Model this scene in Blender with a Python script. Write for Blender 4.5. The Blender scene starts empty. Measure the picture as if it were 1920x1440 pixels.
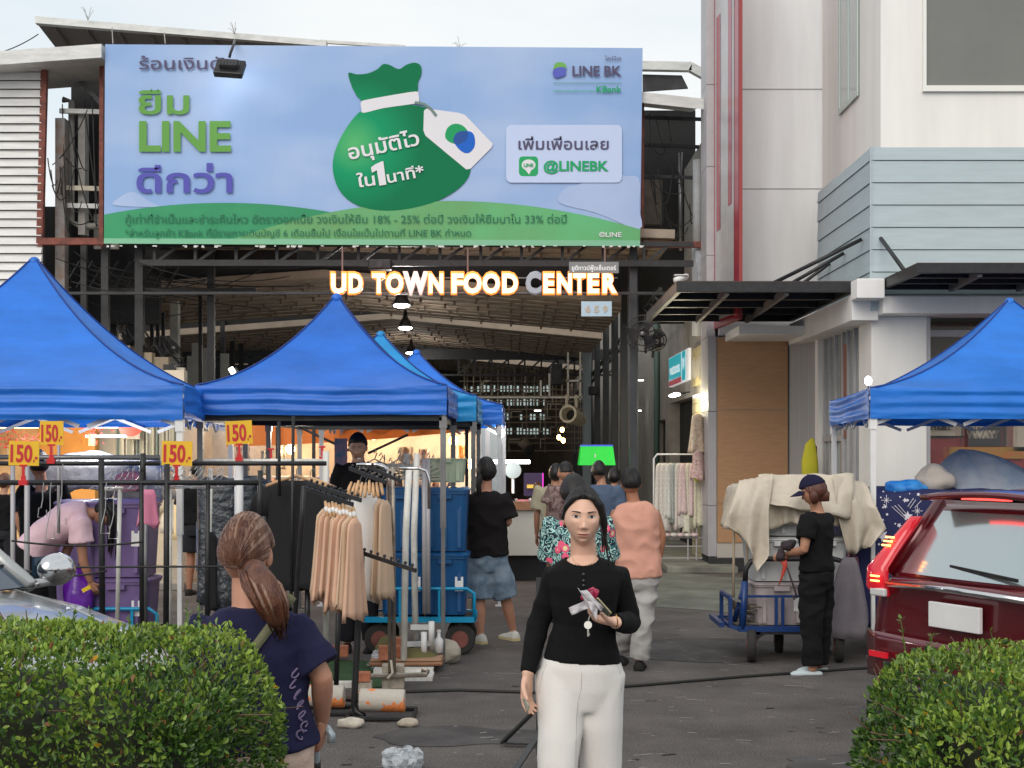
import bpy, math, random
import numpy as np
from mathutils import Vector, Matrix, noise
from mathutils.bvhtree import BVHTree
random.seed(7); RNG=np.random.default_rng(7)
S=bpy.context.scene; COL=S.collection
# ---------------------------------------------------------------- camera, sky, sun, exposure
F=2600.0; CZ=1.7
cam=bpy.data.cameras.new('camera'); co=bpy.data.objects.new('camera',cam); COL.objects.link(co)
co.location=(0,0,CZ); co.rotation_euler=(math.pi/2,0,0)
cam.sensor_width=36; cam.lens=F*36/1920; cam.shift_y=130/1920; cam.clip_end=2000; cam.clip_start=.05
cam.dof.use_dof=False
S.camera=co
W=bpy.data.worlds.new('World'); S.world=W; W.use_nodes=True
nt=W.node_tree; nt.nodes.clear()
def N(nt,t,**k):
    n=nt.nodes.new(t)
    for a,b in k.items(): setattr(n,a,b)
    return n
wo=N(nt,'ShaderNodeOutputWorld'); bg=N(nt,'ShaderNodeBackground'); sky=N(nt,'ShaderNodeTexSky',sky_type='NISHITA')
sky.sun_disc=False; SUN_EL=math.radians(34); SUN_AZ=math.radians(198)   # azimuth clockwise from +Y: behind the camera, to the right
sky.sun_elevation=SUN_EL; sky.sun_rotation=SUN_AZ; sky.dust_density=3
tc=N(nt,'ShaderNodeTexCoord'); mp=N(nt,'ShaderNodeMapping'); mp.inputs['Scale'].default_value=(1,1,3.2)
nz=N(nt,'ShaderNodeTexNoise'); nz.inputs['Scale'].default_value=2.2; nz.inputs['Detail'].default_value=6
cr=N(nt,'ShaderNodeValToRGB'); cr.color_ramp.elements[0].position=.34; cr.color_ramp.elements[1].position=.62
cr.color_ramp.elements[0].color=(6.0,6.7,7.15,1); cr.color_ramp.elements[1].color=(7.7,7.75,7.6,1)
mx=N(nt,'ShaderNodeMix',data_type='RGBA'); mx.inputs[0].default_value=.92
L=nt.links.new
L(tc.outputs['Generated'],mp.inputs[0]); L(mp.outputs[0],nz.inputs[0]); L(nz.outputs[0],cr.inputs[0])
L(sky.outputs[0],mx.inputs[6]); L(cr.outputs[0],mx.inputs[7]); L(mx.outputs[2],bg.inputs[0]); bg.inputs[1].default_value=.1
L(bg.outputs[0],wo.inputs[0])
sl=bpy.data.lights.new('sun','SUN'); sl.energy=1.25; sl.angle=math.radians(45); sl.color=(1,.92,.83)
so=bpy.data.objects.new('sun',sl); COL.objects.link(so)
d=Vector((math.sin(SUN_AZ)*math.cos(SUN_EL),math.cos(SUN_AZ)*math.cos(SUN_EL),math.sin(SUN_EL)))
so.rotation_euler=d.to_track_quat('Z','Y').to_euler(); so.location=(8,-10,20)
S.view_settings.view_transform='Standard'; S.view_settings.look='None'; S.view_settings.exposure=0.42; S.view_settings.gamma=1
S.cycles.max_bounces=6; S.cycles.diffuse_bounces=3; S.cycles.transparent_max_bounces=8
try: S.cycles.use_denoising=True
except Exception: pass

# ---------------------------------------------------------------- helpers
def P(px,py,Y): return Vector(((px-960)/F*Y,Y,CZ-(py-850)/F*Y))
def X(px,Y): return (px-960)/F*Y
def Z(py,Y): return CZ-(py-850)/F*Y
V=Vector
_org={}
MATS={}
def mat(name,col,rough=.7,metal=0,bump=0,bscale=60,var=0,vscale=4,emit=None,estr=0,trans=0,alpha=1,spec=None,stretch=(1,1,1),coat=0,col2=None,attr=False,transl=0,bd=.01):
    if name in MATS: return MATS[name]
    m=bpy.data.materials.new(name); m.use_nodes=True; nt=m.node_tree; b=nt.nodes['Principled BSDF']; L=nt.links.new
    b.inputs['Base Color'].default_value=(*col,1); b.inputs['Roughness'].default_value=rough; b.inputs['Metallic'].default_value=metal
    if spec is not None: b.inputs['Specular IOR Level'].default_value=spec
    if trans: b.inputs['Transmission Weight'].default_value=trans
    if alpha<1: b.inputs['Alpha'].default_value=alpha
    if coat: b.inputs['Coat Weight'].default_value=coat; b.inputs['Coat Roughness'].default_value=.06
    if emit: b.inputs['Emission Color'].default_value=(*emit,1); b.inputs['Emission Strength'].default_value=estr
    tc=N(nt,'ShaderNodeTexCoord'); mp=N(nt,'ShaderNodeMapping'); mp.inputs['Scale'].default_value=stretch; L(tc.outputs['Object'],mp.inputs[0])
    src=None
    if attr:
        at=N(nt,'ShaderNodeVertexColor',layer_name='Col'); src=at.outputs[0]; L(src,b.inputs['Base Color'])
    if var or col2:
        n=N(nt,'ShaderNodeTexNoise'); n.inputs['Scale'].default_value=vscale; n.inputs['Detail'].default_value=7; n.inputs['Roughness'].default_value=.62; L(mp.outputs[0],n.inputs[0])
        r=N(nt,'ShaderNodeValToRGB'); r.color_ramp.elements[0].position=.36; r.color_ramp.elements[1].position=.66
        c2=col2 or tuple(min(1,c*(1+var)) for c in col); c1=col if col2 else tuple(c*(1-var) for c in col)
        if attr: c1=(1-var,)*3; c2=(1+var,)*3
        r.color_ramp.elements[0].color=(*c1,1); r.color_ramp.elements[1].color=(*c2,1); L(n.outputs[0],r.inputs[0])
        if attr:
            mm=N(nt,'ShaderNodeMix',data_type='RGBA',blend_type='MULTIPLY'); mm.inputs[0].default_value=1; L(src,mm.inputs[6]); L(r.outputs[0],mm.inputs[7]); src=mm.outputs[2]
        else: src=r.outputs[0]
        L(src,b.inputs['Base Color'])
    if bump:
        n=N(nt,'ShaderNodeTexNoise'); n.inputs['Scale'].default_value=bscale; n.inputs['Detail'].default_value=5; L(mp.outputs[0],n.inputs[0])
        bu=N(nt,'ShaderNodeBump'); bu.inputs['Strength'].default_value=bump; bu.inputs['Distance'].default_value=bd; L(n.outputs[0],bu.inputs['Height']); L(bu.outputs[0],b.inputs['Normal'])
    if transl:
        tr=N(nt,'ShaderNodeBsdfTranslucent'); ms=N(nt,'ShaderNodeMixShader'); ms.inputs[0].default_value=transl
        tr.inputs[0].default_value=(*col,1)
        if src: L(src,tr.inputs[0])
        o=nt.nodes['Material Output']; L(b.outputs[0],ms.inputs[1]); L(tr.outputs[0],ms.inputs[2]); L(ms.outputs[0],o.inputs[0])
    MATS[name]=m; return m

class MB:
    def __init__(s): s.v=[]; s.f=[]
    def add(s,vs,fs):
        o=len(s.v); s.v+= [tuple(v) for v in vs]; s.f+=[tuple(i+o for i in f) for f in fs]; return s
    def boxb(s,x0,x1,y0,y1,z0,z1):
        return s.add([(x0,y0,z0),(x1,y0,z0),(x1,y1,z0),(x0,y1,z0),(x0,y0,z1),(x1,y0,z1),(x1,y1,z1),(x0,y1,z1)],[(0,3,2,1),(4,5,6,7),(0,1,5,4),(1,2,6,5),(2,3,7,6),(3,0,4,7)])
    def box(s,c,size,M=None):
        hx,hy,hz=size[0]/2,size[1]/2,size[2]/2; vs=[]
        for z in(-hz,hz):
            for x,y in((-hx,-hy),(hx,-hy),(hx,hy),(-hx,hy)):
                p=V((x,y,z)); p=(M@p) if M else p; vs.append(p+V(c))
        return s.add(vs,[(0,3,2,1),(4,5,6,7),(0,1,5,4),(1,2,6,5),(2,3,7,6),(3,0,4,7)])
    def bar(s,a,b,w,h=None,up=(0,0,1)):
        a=V(a);b=V(b); h=h or w; d=b-a; l=d.length
        if l<1e-6: return s
        d/=l; u=V(up)
        if abs(d.dot(u))>.95: u=V((0,1,0))
        x=d.cross(u).normalized(); y=x.cross(d).normalized()
        vs=[p+x*sx*w/2+y*sy*h/2 for p in(a,b) for sx,sy in((-1,-1),(1,-1),(1,1),(-1,1))]
        return s.add(vs,[(0,1,2,3),(7,6,5,4),(0,4,5,1),(1,5,6,2),(2,6,7,3),(3,7,4,0)])
    def tube(s,pts,r,n=8,cap=True,flat=1,fl_axis=None):
        pts=[V(p) for p in pts]; m=len(pts); rs=r if isinstance(r,(list,tuple)) else [r]*m
        ref=None; rings=[]
        for i in range(m):
            t=(pts[min(i+1,m-1)]-pts[max(i-1,0)]);
            if t.length<1e-9: t=V((0,0,1))
            t.normalize()
            if ref is None:
                ref=V(fl_axis) if fl_axis is not None else (V((0,0,1)) if abs(t.z)<.9 else V((1,0,0)))
            x=(ref-t*ref.dot(t))
            if x.length<1e-6: x=V((0,1,0))-t*t.y
            x.normalize(); y=t.cross(x); ref=x if fl_axis is None else V(fl_axis)
            rings.append([pts[i]+x*math.cos(2*math.pi*k/n)*rs[i]+y*math.sin(2*math.pi*k/n)*rs[i]*flat for k in range(n)])
        return s.loft(rings,cap)
    def loft(s,rings,cap=True,closed=True):
        n=len(rings[0]); vs=[p for r in rings for p in r]; fs=[]
        for i in range(len(rings)-1):
            for k in range(n if closed else n-1):
                k2=(k+1)%n; fs.append((i*n+k,i*n+k2,(i+1)*n+k2,(i+1)*n+k))
        if cap and closed: fs.append(tuple(range(n-1,-1,-1))); fs.append(tuple((len(rings)-1)*n+k for k in range(n)))
        return s.add(vs,fs)
    def ell(s,c,r,nu=12,nv=8,M=None):
        vs=[];fs=[];c=V(c)
        if not isinstance(r,(tuple,list)): r=(r,r,r)
        for j in range(1,nv):
            th=math.pi*j/nv
            for i in range(nu):
                ph=2*math.pi*i/nu; p=V((r[0]*math.sin(th)*math.cos(ph),r[1]*math.sin(th)*math.sin(ph),r[2]*math.cos(th))); vs.append(c+(M@p if M else p))
        for q in(V((0,0,r[2])),V((0,0,-r[2]))): vs.append(c+(M@q if M else q))
        T=len(vs)-2;B=T+1
        for i in range(nu):
            fs.append((T,i,(i+1)%nu)); fs.append((B,(nv-2)*nu+(i+1)%nu,(nv-2)*nu+i))
            for j in range(nv-2): fs.append((j*nu+i,(j+1)*nu+i,(j+1)*nu+(i+1)%nu,j*nu+(i+1)%nu))
        return s.add(vs,fs)
    def prism(s,poly,o,u,v,w):
        # poly of (a,b) in axes u,v from o, extruded by vector w
        o=V(o);u=V(u);v=V(v);w=V(w); n=len(poly)
        a=[o+u*p[0]+v*p[1] for p in poly]; b=[q+w for q in a]
        return s.add(a+b,[tuple(range(n-1,-1,-1)),tuple(range(n,2*n))]+[(i,(i+1)%n,n+(i+1)%n,n+i) for i in range(n)])
    def quad(s,a,b,c,d): return s.add([a,b,c,d],[(0,1,2,3)])
    def grid(s,fn,nu,nv):
        vs=[fn(i/nu,j/nv) for j in range(nv+1) for i in range(nu+1)]
        return s.add(vs,[(j*(nu+1)+i,j*(nu+1)+i+1,(j+1)*(nu+1)+i+1,(j+1)*(nu+1)+i) for j in range(nv) for i in range(nu)])
    def build(s,name,m,parent=None,smooth=False,bevel=0,solid=0,kind=None,label=None,cat=None,group=None,cols=None):
        A=np.array(s.v,dtype=float)
        if parent is not None: org=V(_org[parent.name])
        else: org=V(((A[:,0].min()+A[:,0].max())/2,(A[:,1].min()+A[:,1].max())/2,A[:,2].min()))
        me=bpy.data.meshes.new(name); A=A-np.array(org); me.from_pydata(A.tolist(),[],s.f)
        if smooth: me.polygons.foreach_set('use_smooth',[True]*len(me.polygons))
        if m is not None: me.materials.append(m)
        if cols is not None:
            ca=me.color_attributes.new('Col','FLOAT_COLOR','POINT'); ca.data.foreach_set('color',np.asarray(cols,dtype=np.float32).ravel())
        o=bpy.data.objects.new(name,me); COL.objects.link(o)
        if parent is not None: o.parent=parent; _org[o.name]=org
        else: o.location=org; _org[o.name]=org
        if bevel:
            b=o.modifiers.new('bevel','BEVEL'); b.width=bevel; b.segments=2; b.limit_method='ANGLE'
        if solid:
            b=o.modifiers.new('thick','SOLIDIFY'); b.thickness=solid; b.offset=0
        if kind: o['kind']=kind
        tag(o,label,cat,group); return o
def tag(o,label=None,cat=None,group=None):
    if label: o['label']=label
    if cat: o['category']=cat
    if group: o['group']=group
    return o
def thing(name,label,cat,loc,group=None):
    o=bpy.data.objects.new(name,None); COL.objects.link(o); o.location=loc; o.empty_display_size=.2; _org[o.name]=V(loc)
    return tag(o,label,cat,group)
def structure(o): o['kind']='structure'; return o
def dup(root,loc,rz=None,label=None,group=None,scale=None,mats=None):
    def cp(o,par):
        c=o.copy(); COL.objects.link(c); c.parent=par
        if mats and o.type=='MESH' and o.name.split('.')[0] in mats:
            c.data=o.data.copy(); c.data.materials[0]=mats[o.name.split('.')[0]]
        for ch in o.children: cp(ch,c)
        return c
    c=cp(root,None); c.location=loc; _org[c.name]=V(loc)
    if rz is not None: c.rotation_euler=(0,0,rz)
    if scale is not None: c.scale=scale if isinstance(scale,(tuple,list)) else (scale,)*3
    if label: c['label']=label
    if group: c['group']=group
    return c
def dup_part(o,parent,delta=(0,0,0)):
    c=o.copy(); COL.objects.link(c); c.parent=parent; c.location=V(o.location)+V(delta); return c
def text(name,body,m,parent,pos,ux,uz,h=None,w=None,bold=0,align='LEFT',ext=0,spacing=1,arc=None):
    """flat lettering: ux along the line, uz up; h = cap height, w = full width"""
    c=bpy.data.curves.new(name,'FONT'); c.body=body; c.size=1; c.offset=bold; c.extrude=0; c.space_character=spacing; c.resolution_u=3
    o=bpy.data.objects.new(name,c); COL.objects.link(o)
    dg=bpy.context.evaluated_depsgraph_get(); me=bpy.data.meshes.new_from_object(o.evaluated_get(dg)); bpy.data.objects.remove(o); bpy.data.curves.remove(c)
    n=len(me.vertices); A=np.zeros(n*3); me.vertices.foreach_get('co',A); A=A.reshape(-1,3)
    x0,x1=A[:,0].min(),A[:,0].max()
    A[:,0]-= x0 if align=='LEFT' else ((x0+x1)/2 if align=='CENTER' else x1)
    sx=(w/(x1-x0)) if w else (h/.7)
    sz=(h/.7) if h else sx
    ux=V(ux).normalized();uz=V(uz).normalized(); nn=ux.cross(uz)
    org=V(_org[parent.name]) if parent else V(pos)
    B=np.outer(A[:,0]*sx,np.array(ux))+np.outer(A[:,1]*sz,np.array(uz))+np.outer(A[:,2],np.array(nn))+np.array(V(pos)-org)
    me.vertices.foreach_set('co',B.ravel()); me.update(); me.materials.clear(); me.materials.append(m)
    ob=bpy.data.objects.new(name,me); COL.objects.link(ob)
    if parent: ob.parent=parent
    else: ob.location=org
    _org[ob.name]=org
    if ext:
        sm=ob.modifiers.new('thick','SOLIDIFY'); sm.thickness=ext; sm.offset=0
    return ob
def wire(name,pts,r,m,parent=None,**k):
    return MB().tube(pts,r,6).build(name,m,parent,smooth=True,**k)
def sagline(a,b,sag,n=12):
    a=V(a);b=V(b); return [a.lerp(b,t/n)-V((0,0,sag*4*(t/n)*(1-t/n))) for t in range(n+1)]
def lamp(name,loc,energy,col,size=.1,parent=None,kind='POINT'):
    l=bpy.data.lights.new(name,kind); l.energy=energy; l.color=col
    if kind=='POINT': l.shadow_soft_size=size
    o=bpy.data.objects.new(name,l); COL.objects.link(o)
    if parent: o.parent=parent; o.location=V(loc)-V(_org[parent.name])
    else: o.location=loc
    return o
def clumps(n,fn):
    """n cheap crumpled cloth vertices"""
    pass
# ---------------------------------------------------------------- materials
M_asph=mat('asphalt',(.098,.088,.084),.82,bump=.9,bscale=260,var=.36,vscale=1.1,bd=.006)
nt=M_asph.node_tree; b_=nt.nodes['Principled BSDF']; tcx=N(nt,'ShaderNodeTexCoord')
vz=N(nt,'ShaderNodeTexNoise'); vz.inputs['Scale'].default_value=85; vz.inputs['Detail'].default_value=4
rz_=N(nt,'ShaderNodeValToRGB'); rz_.color_ramp.elements[0].position=.38; rz_.color_ramp.elements[1].position=.7; rz_.color_ramp.elements[0].color=(.62,.62,.62,1); rz_.color_ramp.elements[1].color=(1.75,1.72,1.68,1)
mm=N(nt,'ShaderNodeMix',data_type='RGBA',blend_type='MULTIPLY'); mm.inputs[0].default_value=1
prev=b_.inputs['Base Color'].links[0].from_socket
nt.links.new(tcx.outputs['Object'],vz.inputs[0]); nt.links.new(vz.outputs[0],rz_.inputs[0]); nt.links.new(prev,mm.inputs[6]); nt.links.new(rz_.outputs[0],mm.inputs[7]); nt.links.new(mm.outputs[2],b_.inputs['Base Color'])
M_conc=mat('concrete_floor',(.27,.25,.22),.5,bump=.2,bscale=40,var=.2,vscale=2)
M_wwall=mat('white_plaster',(.76,.78,.80),.75,bump=.12,bscale=30,var=.06,vscale=1.6,bd=.004,stretch=(2,2,.22))
M_wwall2=mat('warm_white_plaster',(.80,.785,.755),.75,bump=.12,bscale=30,var=.05,vscale=1.6,bd=.004,stretch=(2,2,.22))
M_seam=mat('wall_seam',(.42,.43,.44),.8)
M_side=mat('pale_green_siding',(.42,.50,.53),.6,bump=.15,bscale=30,var=.05,vscale=2.2,stretch=(1,1,10))
M_brown=mat('brown_laminate',(.42,.235,.12),.5,bump=.1,bscale=20,var=.13,vscale=6,stretch=(1,1,26))
M_alu=mat('aluminium_cladding',(.42,.41,.43),.45,metal=.15,var=.06)
M_blk=mat('black_steel',(.02,.02,.022),.45,metal=.2,bump=.1,bscale=80,var=.3,vscale=12)
M_blkp=mat('black_plinth',(.022,.023,.026),.5,var=.3)
M_red=mat('red_oxide_steel',(.17,.045,.03),.65,var=.4,vscale=9)
M_roofw=mat('weathered_white_metal',(.55,.56,.55),.5,metal=.2,var=.13,vscale=4,stretch=(1,1,3))
M_slat=mat('white_slat',(.66,.66,.66),.5,var=.1,vscale=3,stretch=(.6,1,4))
M_under=mat('roof_underside',(.12,.09,.08),.7,var=.25,vscale=3,stretch=(1,8,1))
M_ceil=mat('beige_ceiling_foam',(.30,.235,.18),.85,bump=.6,bscale=14,var=.16,vscale=3,stretch=(3,1,1),bd=.02)
M_ceile=mat('beige_ceiling_edge',(.34,.28,.22),.7,var=.1)
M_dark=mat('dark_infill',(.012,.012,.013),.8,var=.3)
M_dark2=mat('dark_panel',(.035,.036,.04),.7,var=.35,vscale=3)
M_glass=mat('dark_window_glass',(.09,.10,.105),.08,spec=.8,var=.12,vscale=.6)
M_lum=mat('lamp_face',(1,1,1),.5,emit=(1,.97,.92),estr=9)
M_warm=mat('warm_bulb',(1,.7,.3),.5,emit=(1,.62,.22),estr=22)
M_white=mat('white_paint',(.72,.72,.72),.4,var=.05)
M_chip=mat('chipped_white_paint',(.72,.72,.69),.45,col2=(.55,.53,.48),vscale=26,stretch=(1,1,.4))
M_grey=mat('grey_steel',(.20,.20,.205),.4,metal=.6,var=.2)
M_chrome=mat('chrome',(.62,.62,.63),.14,metal=1)
M_col=mat('grey_column',(.24,.27,.28),.55,var=.12)
M_cream=mat('cream_wall',(.52,.47,.38),.7,var=.1)
M_greyw=mat('grey_stucco_wall',(.33,.31,.28),.85,bump=.3,bscale=60,var=.12)
M_cable=mat('black_cable',(.012,.012,.012),.6)
M_rubber=mat('rubber',(.025,.024,.023),.85,bump=.2,bscale=50,var=.3)
M_wood=mat('brown_board',(.25,.12,.06),.6,var=.25,vscale=4,stretch=(1,9,1))
M_brick=mat('orange_brick',(.42,.15,.08),.85,bump=.4,bscale=60,var=.22,vscale=14)
M_concb=mat('rough_concrete',(.42,.37,.30),.9,bump=.8,bscale=40,var=.25,vscale=14)
M_stone=mat('pale_stone',(.5,.45,.38),.9,bump=.8,bscale=20,var=.25,vscale=10)

# ---------------------------------------------------------------- ground
def ground():
    m=MB()
    xs=[-400,-60,-20,-8,-4,0,4,8,20,60,400]; ys=[-60,0,2,6,10,14,20.6,30,60,120,500]
    vs=[(x,y,0) for y in ys for x in xs]; n=len(xs)
    m.add(vs,[(j*n+i,j*n+i+1,(j+1)*n+i+1,(j+1)*n+i) for j in range(len(ys)-1) for i in range(n-1)])
    structure(m.build('ground',M_asph))
    structure(MB().boxb(-12,2.2,21.2,60,.0,.012).build('hall_floor',mat('hall_floor',(.16,.155,.145),.35,bump=.1,bscale=20,var=.2,vscale=1.5)))
    structure(MB().boxb(-12,-2.8,17.2,21.1,.0,.09).build('pavement',M_conc,bevel=.01))
    structure(MB().boxb(2.2,3.2,19.6,34,0,.1).build('shop_step',mat('worn_concrete',(.2,.2,.17),.8,bump=.3,bscale=30,var=.35,vscale=2),bevel=.015))
    # one patch of paler tone, scuffs, specks of litter: flat marks of their own
    mw=mat('pale_asphalt',(.16,.17,.145),.8,bump=.5,bscale=120,var=.35,vscale=1.4)
    def blob(cx,cy,rx,ry,z,mt,seed):
        m=MB(); pts=[]; n=40
        for k in range(n):
            a=2*math.pi*k/n; q=1+.35*noise.noise(V((math.cos(a)*1.5,math.sin(a)*1.5,seed))); pts.append((cx+rx*q*math.cos(a),cy+ry*q*math.sin(a),z))
        m.add([(cx,cy,z)]+pts,[(0,k+1,(k+1)%n+1) for k in range(n)]); return m
    structure(blob(2.2,17.4,1.2,2.2,.004,mw,3).build('pale_asphalt_patch',mw))
    sc=MB(); r=random.Random(3)
    for i in range(420):
        y=r.uniform(4.5,15); x=r.uniform(-1.6,2.9)*(y/10+.2)
        l=r.uniform(.006,.05)*(1 if r.random()<.8 else 2.5); w=r.uniform(.003,.009); a=r.gauss(0,.25)
        dx,dy=math.cos(a)*l,math.sin(a)*l; sc.quad((x-dx,y-dy-w,.004),(x+dx*1.1,y+dy-w*.5,.004),(x+dx,y+dy+w,.004),(x-dx*.8,y-dy+w*.8,.004))
    sc.build('paint_specks',mat('pale_scuff',(.34,.32,.30),.8),kind='stuff')
    sd=MB()
    for i in range(90):
        y=r.uniform(4.5,15); x=r.uniform(-1.6,2.9)*(y/10+.2); l=r.uniform(.008,.035); w=r.uniform(.004,.016)
        sd.quad((x-l,y-w,.0045),(x+l*.9,y-w*.6,.0045),(x+l,y+w,.0045),(x-l*.7,y+w*.9,.0045))
    sd.build('tar_marks',mat('tar_mark',(.028,.026,.026),.8),kind='stuff')
    for (cx,cy,rx,ry,sd_) in((1.6,12.0,1.1,.7,5),(-.3,8.3,.55,.3,9),(2.0,7.6,.5,.25,12)): structure(blob(cx,cy,rx,ry,.0035,mw,sd_).build('asphalt_patch',mat('repaired_asphalt',(.065,.06,.06),.8,bump=.6,bscale=200,var=.4,vscale=2.5)))
    # long crack lines / patches
    cm=MB()
    for (x0,y0,x1,y1) in[(-1.5,6.3,2.6,6.0),(-.3,5.1,2.2,5.3),(.9,14.5,2.4,9.0)]:
        pts=[V((x0+(x1-x0)*t/14+r.uniform(-.03,.03),y0+(y1-y0)*t/14+r.uniform(-.05,.05),.005)) for t in range(15)]
        for a,b in zip(pts,pts[1:]): cm.quad(a+V((0,-.004,0)),b+V((0,-.004,0)),b+V((0,.005,0)),a+V((0,.005,0)))
    cm.build('asphalt_crack',mat('crack',(.02,.02,.02),.9),kind='stuff')
ground()

# ---------------------------------------------------------------- right building
def right_building():
    B=thing('restaurant_building','white two storey restaurant building with pale green siding and brown entrance wall on the right','building',(4.5,20,0))
    # main upper volumes
    MB().boxb(3.02,12,20.2,20.9,3.42,11).build('wall',M_wwall,B,label='smooth white rear wall')
    for z in (4.15,5.55,7.0,8.4):
        MB().boxb(3.1,4.62,20.19,20.2,z,z+.012).build('wall_seam',M_seam,B)
    MB().boxb(4.52,12,17.0,20.195,5.35,11).build('wall',M_wwall2,B,label='cream front wall of upper storey')
    # side window (in the left flank of the forward wall)
    w=MB().boxb(4.500,4.515,18.05,19.05,6.4,10.5).build('window',mat('pale_glass',(.42,.47,.47),.1,spec=.7),B)
    fm=MB()
    for y in(18.05,18.55,19.05): fm.boxb(4.485,4.50,y-.025,y+.025,6.4,10.5)
    fm.boxb(4.484,4.501,18.02,19.08,6.35,6.42)
    fm.build('frame',mat('pale_mint_frame',(.5,.58,.55),.5),w)
    # big front window
    wx0=X(1735,17)
    w=MB().boxb(wx0,9.5,16.985,17.0,Z(162,17),10.9).build('window',mat('frosted_grey_glass',(.17,.175,.16),.25,spec=.5,var=.1,vscale=.5),B)
    fm=MB().boxb(wx0-.04,wx0,16.95,17.0,Z(162,17)-.07,10.9); fm.boxb(wx0,9.5,16.95,17.0,Z(162,17)-.07,Z(162,17)); fm.build('frame',mat('white_window_frame',(.8,.79,.75),.5),w)
    # siding box; boards one by one
    top=Z(275,16.25); pitch=.262; lean=.02
    z=top; n=0
    core=MB().boxb(4.24,12,16.30,19.1,3.5,top-.01).build('siding_core',mat('siding_gap',(.12,.14,.14),.8),B)
    hs=[.158]+[.262]*6+[.2]
    zz=top
    for h in hs:
        z0=zz-h+.006
        m=MB(); m.prism([(0,0),(0.004,h-.006),(.034,h-.006),(.034,0)],(4.205,16.268,z0),(0,-1,0),(0,0,1),(7.8,0,0))
        # front boards lean slightly: bottom edge proud
        m=MB().add([(4.21,16.262,z0),(12,16.262,z0),(12,16.30,z0),(4.21,16.30,z0),(4.21,16.276,z0+h-.008),(12,16.276,z0+h-.008),(12,16.30,z0+h-.008),(4.21,16.30,z0+h-.008)],[(0,3,2,1),(4,5,6,7),(0,1,5,4),(1,2,6,5),(2,3,7,6),(3,0,4,7)])
        m.build('siding_board',M_side,core)
        m=MB().add([(4.202,16.262,z0),(4.24,16.262,z0),(4.24,19.1,z0),(4.202,19.1,z0),(4.216,16.262,z0+h-.008),(4.24,16.262,z0+h-.008),(4.24,19.1,z0+h-.008),(4.216,19.1,z0+h-.008)],[(0,3,2,1),(4,5,6,7),(0,1,5,4),(1,2,6,5),(2,3,7,6),(3,0,4,7)])
        m.build('siding_board',M_side,core)
        zz-=h
    MB().boxb(4.195,4.212,16.25,16.262,3.6,top).build('corner_trim',M_side,B)
    # white beams under siding
    MB().boxb(X(1605,16.0),X(1605,16.0)+.32,15.95,16.25,Z(560,16),Z(523,16)).build('beam_block',M_wwall2,B,bevel=.01)
    MB().boxb(4.3,12,16.06,16.6,3.32,3.52).build('beam',M_wwall2,B,bevel=.008)
    MB().boxb(3.99,4.3,16.27,20.0,3.26,3.56).build('beam',M_wwall2,B,bevel=.008)
    # ground floor front pillar
    MB().boxb(X(1634,16.4),X(1738,16.4),16.4,17.0,0,3.32).build('pillar',M_wwall2,B,bevel=.01)
    MB().boxb(X(1738,16.4)+.001,X(1738,16.4)+.05,16.43,16.9,0,3.32).build('door_jamb',M_alu,B)
    # front shop window right of the pillar: interior wall, glass
    gx=X(1738,16.6)+.05
    MB().boxb(gx,12,16.9,16.915,.1,3.3).build('window_glass',mat('clear_glass',(1,1,1),.02,trans=1,alpha=.35),B)
    MB().boxb(gx,12,17.4,17.45,2.1,3.35).build('interior_panel',mat('interior_brown',(.12,.075,.045),.6,var=.2),B)
    MB().boxb(gx,12,17.39,17.399,2.66,2.9).build('interior_strip',mat('interior_tan',(.3,.18,.1),.6),B)
    MB().boxb(gx,12,17.36,17.385,0,2.66).build('interior_panel',mat('interior_red',(.30,.025,.025),.5,var=.2,vscale=2),B,label='dark red interior panel')
    MB().boxb(gx,12,16.88,16.93,3.12,3.2).build('transom',M_alu,B)
    # glass side wall facing the alley
    gl=MB().boxb(4.29,4.30,16.95,19.05,.1,3.26).build('window_glass',mat('side_glass',(.32,.36,.35),.06,spec=.9,metal=.25,var=.15,vscale=1),B)
    for y,wd in((17.0,.05),(17.3,.06),(17.62,.03),(17.9,.07),(18.3,.05),(18.62,.03),(18.95,.08)):
        MB().boxb(4.255,4.289,y-wd/2,y+wd/2,.1,3.26).build('mullion',M_alu,gl)
    MB().boxb(4.25,4.288,17.93,19.0,1.86,1.93).build('transom',M_alu,gl)
    MB().boxb(4.27,4.286,17.66,17.86,1.9,3.1).build('curtain',mat('reddish_curtain',(.28,.12,.09),.8),gl)
    MB().tube([(4.24,17.75,1.45),(4.2,17.75,1.45),(4.2,17.75,1.0),(4.24,17.75,1.0)],.012,6).build('door_handle',M_grey,gl)
    MB().boxb(4.2,4.33,19.05,19.22,0,3.26).build('corner_post',M_wwall2,B)
    # grey side wall between brown wall and glass
    MB().prism([(0,0),(.30,-.98),(.34,-.98),(.34,.1),(0,.1)],(X(1477,20.1),20.2,0),(1,0,0),(0,1,0),(0,0,3.4)).build('side_wall',mat('ribbed_grey_wall',(.34,.34,.34),.8,bump=.4,bscale=9,stretch=(8,8,.1),var=.08,vscale=2),B)
    # brown laminate wall with joints
    zt=Z(632,20.1); zs=[.40,Z(945,20.1)+.0,Z(769,20.1),zt]
    x0,x1=X(1345,20.1),X(1477,20.1)
    for a,b in zip(zs,zs[1:]):
        MB().boxb(x0,x1,20.1,20.195,a+.006 if a>.2 else a,b-.006).build('laminate_panel',M_brown,B)
    MB().boxb(x0,x1,20.12,20.194,.1,zt).build('panel_backing',mat('joint_grey',(.45,.42,.38),.8),B)
    MB().boxb(X(1323,20.4),x1,20.06,20.19,0,Z(1046,20.06)).build('plinth',M_blkp,B,bevel=.01)
    # aluminium clad column on the alley corner
    xa=X(1323,20.4)
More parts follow.
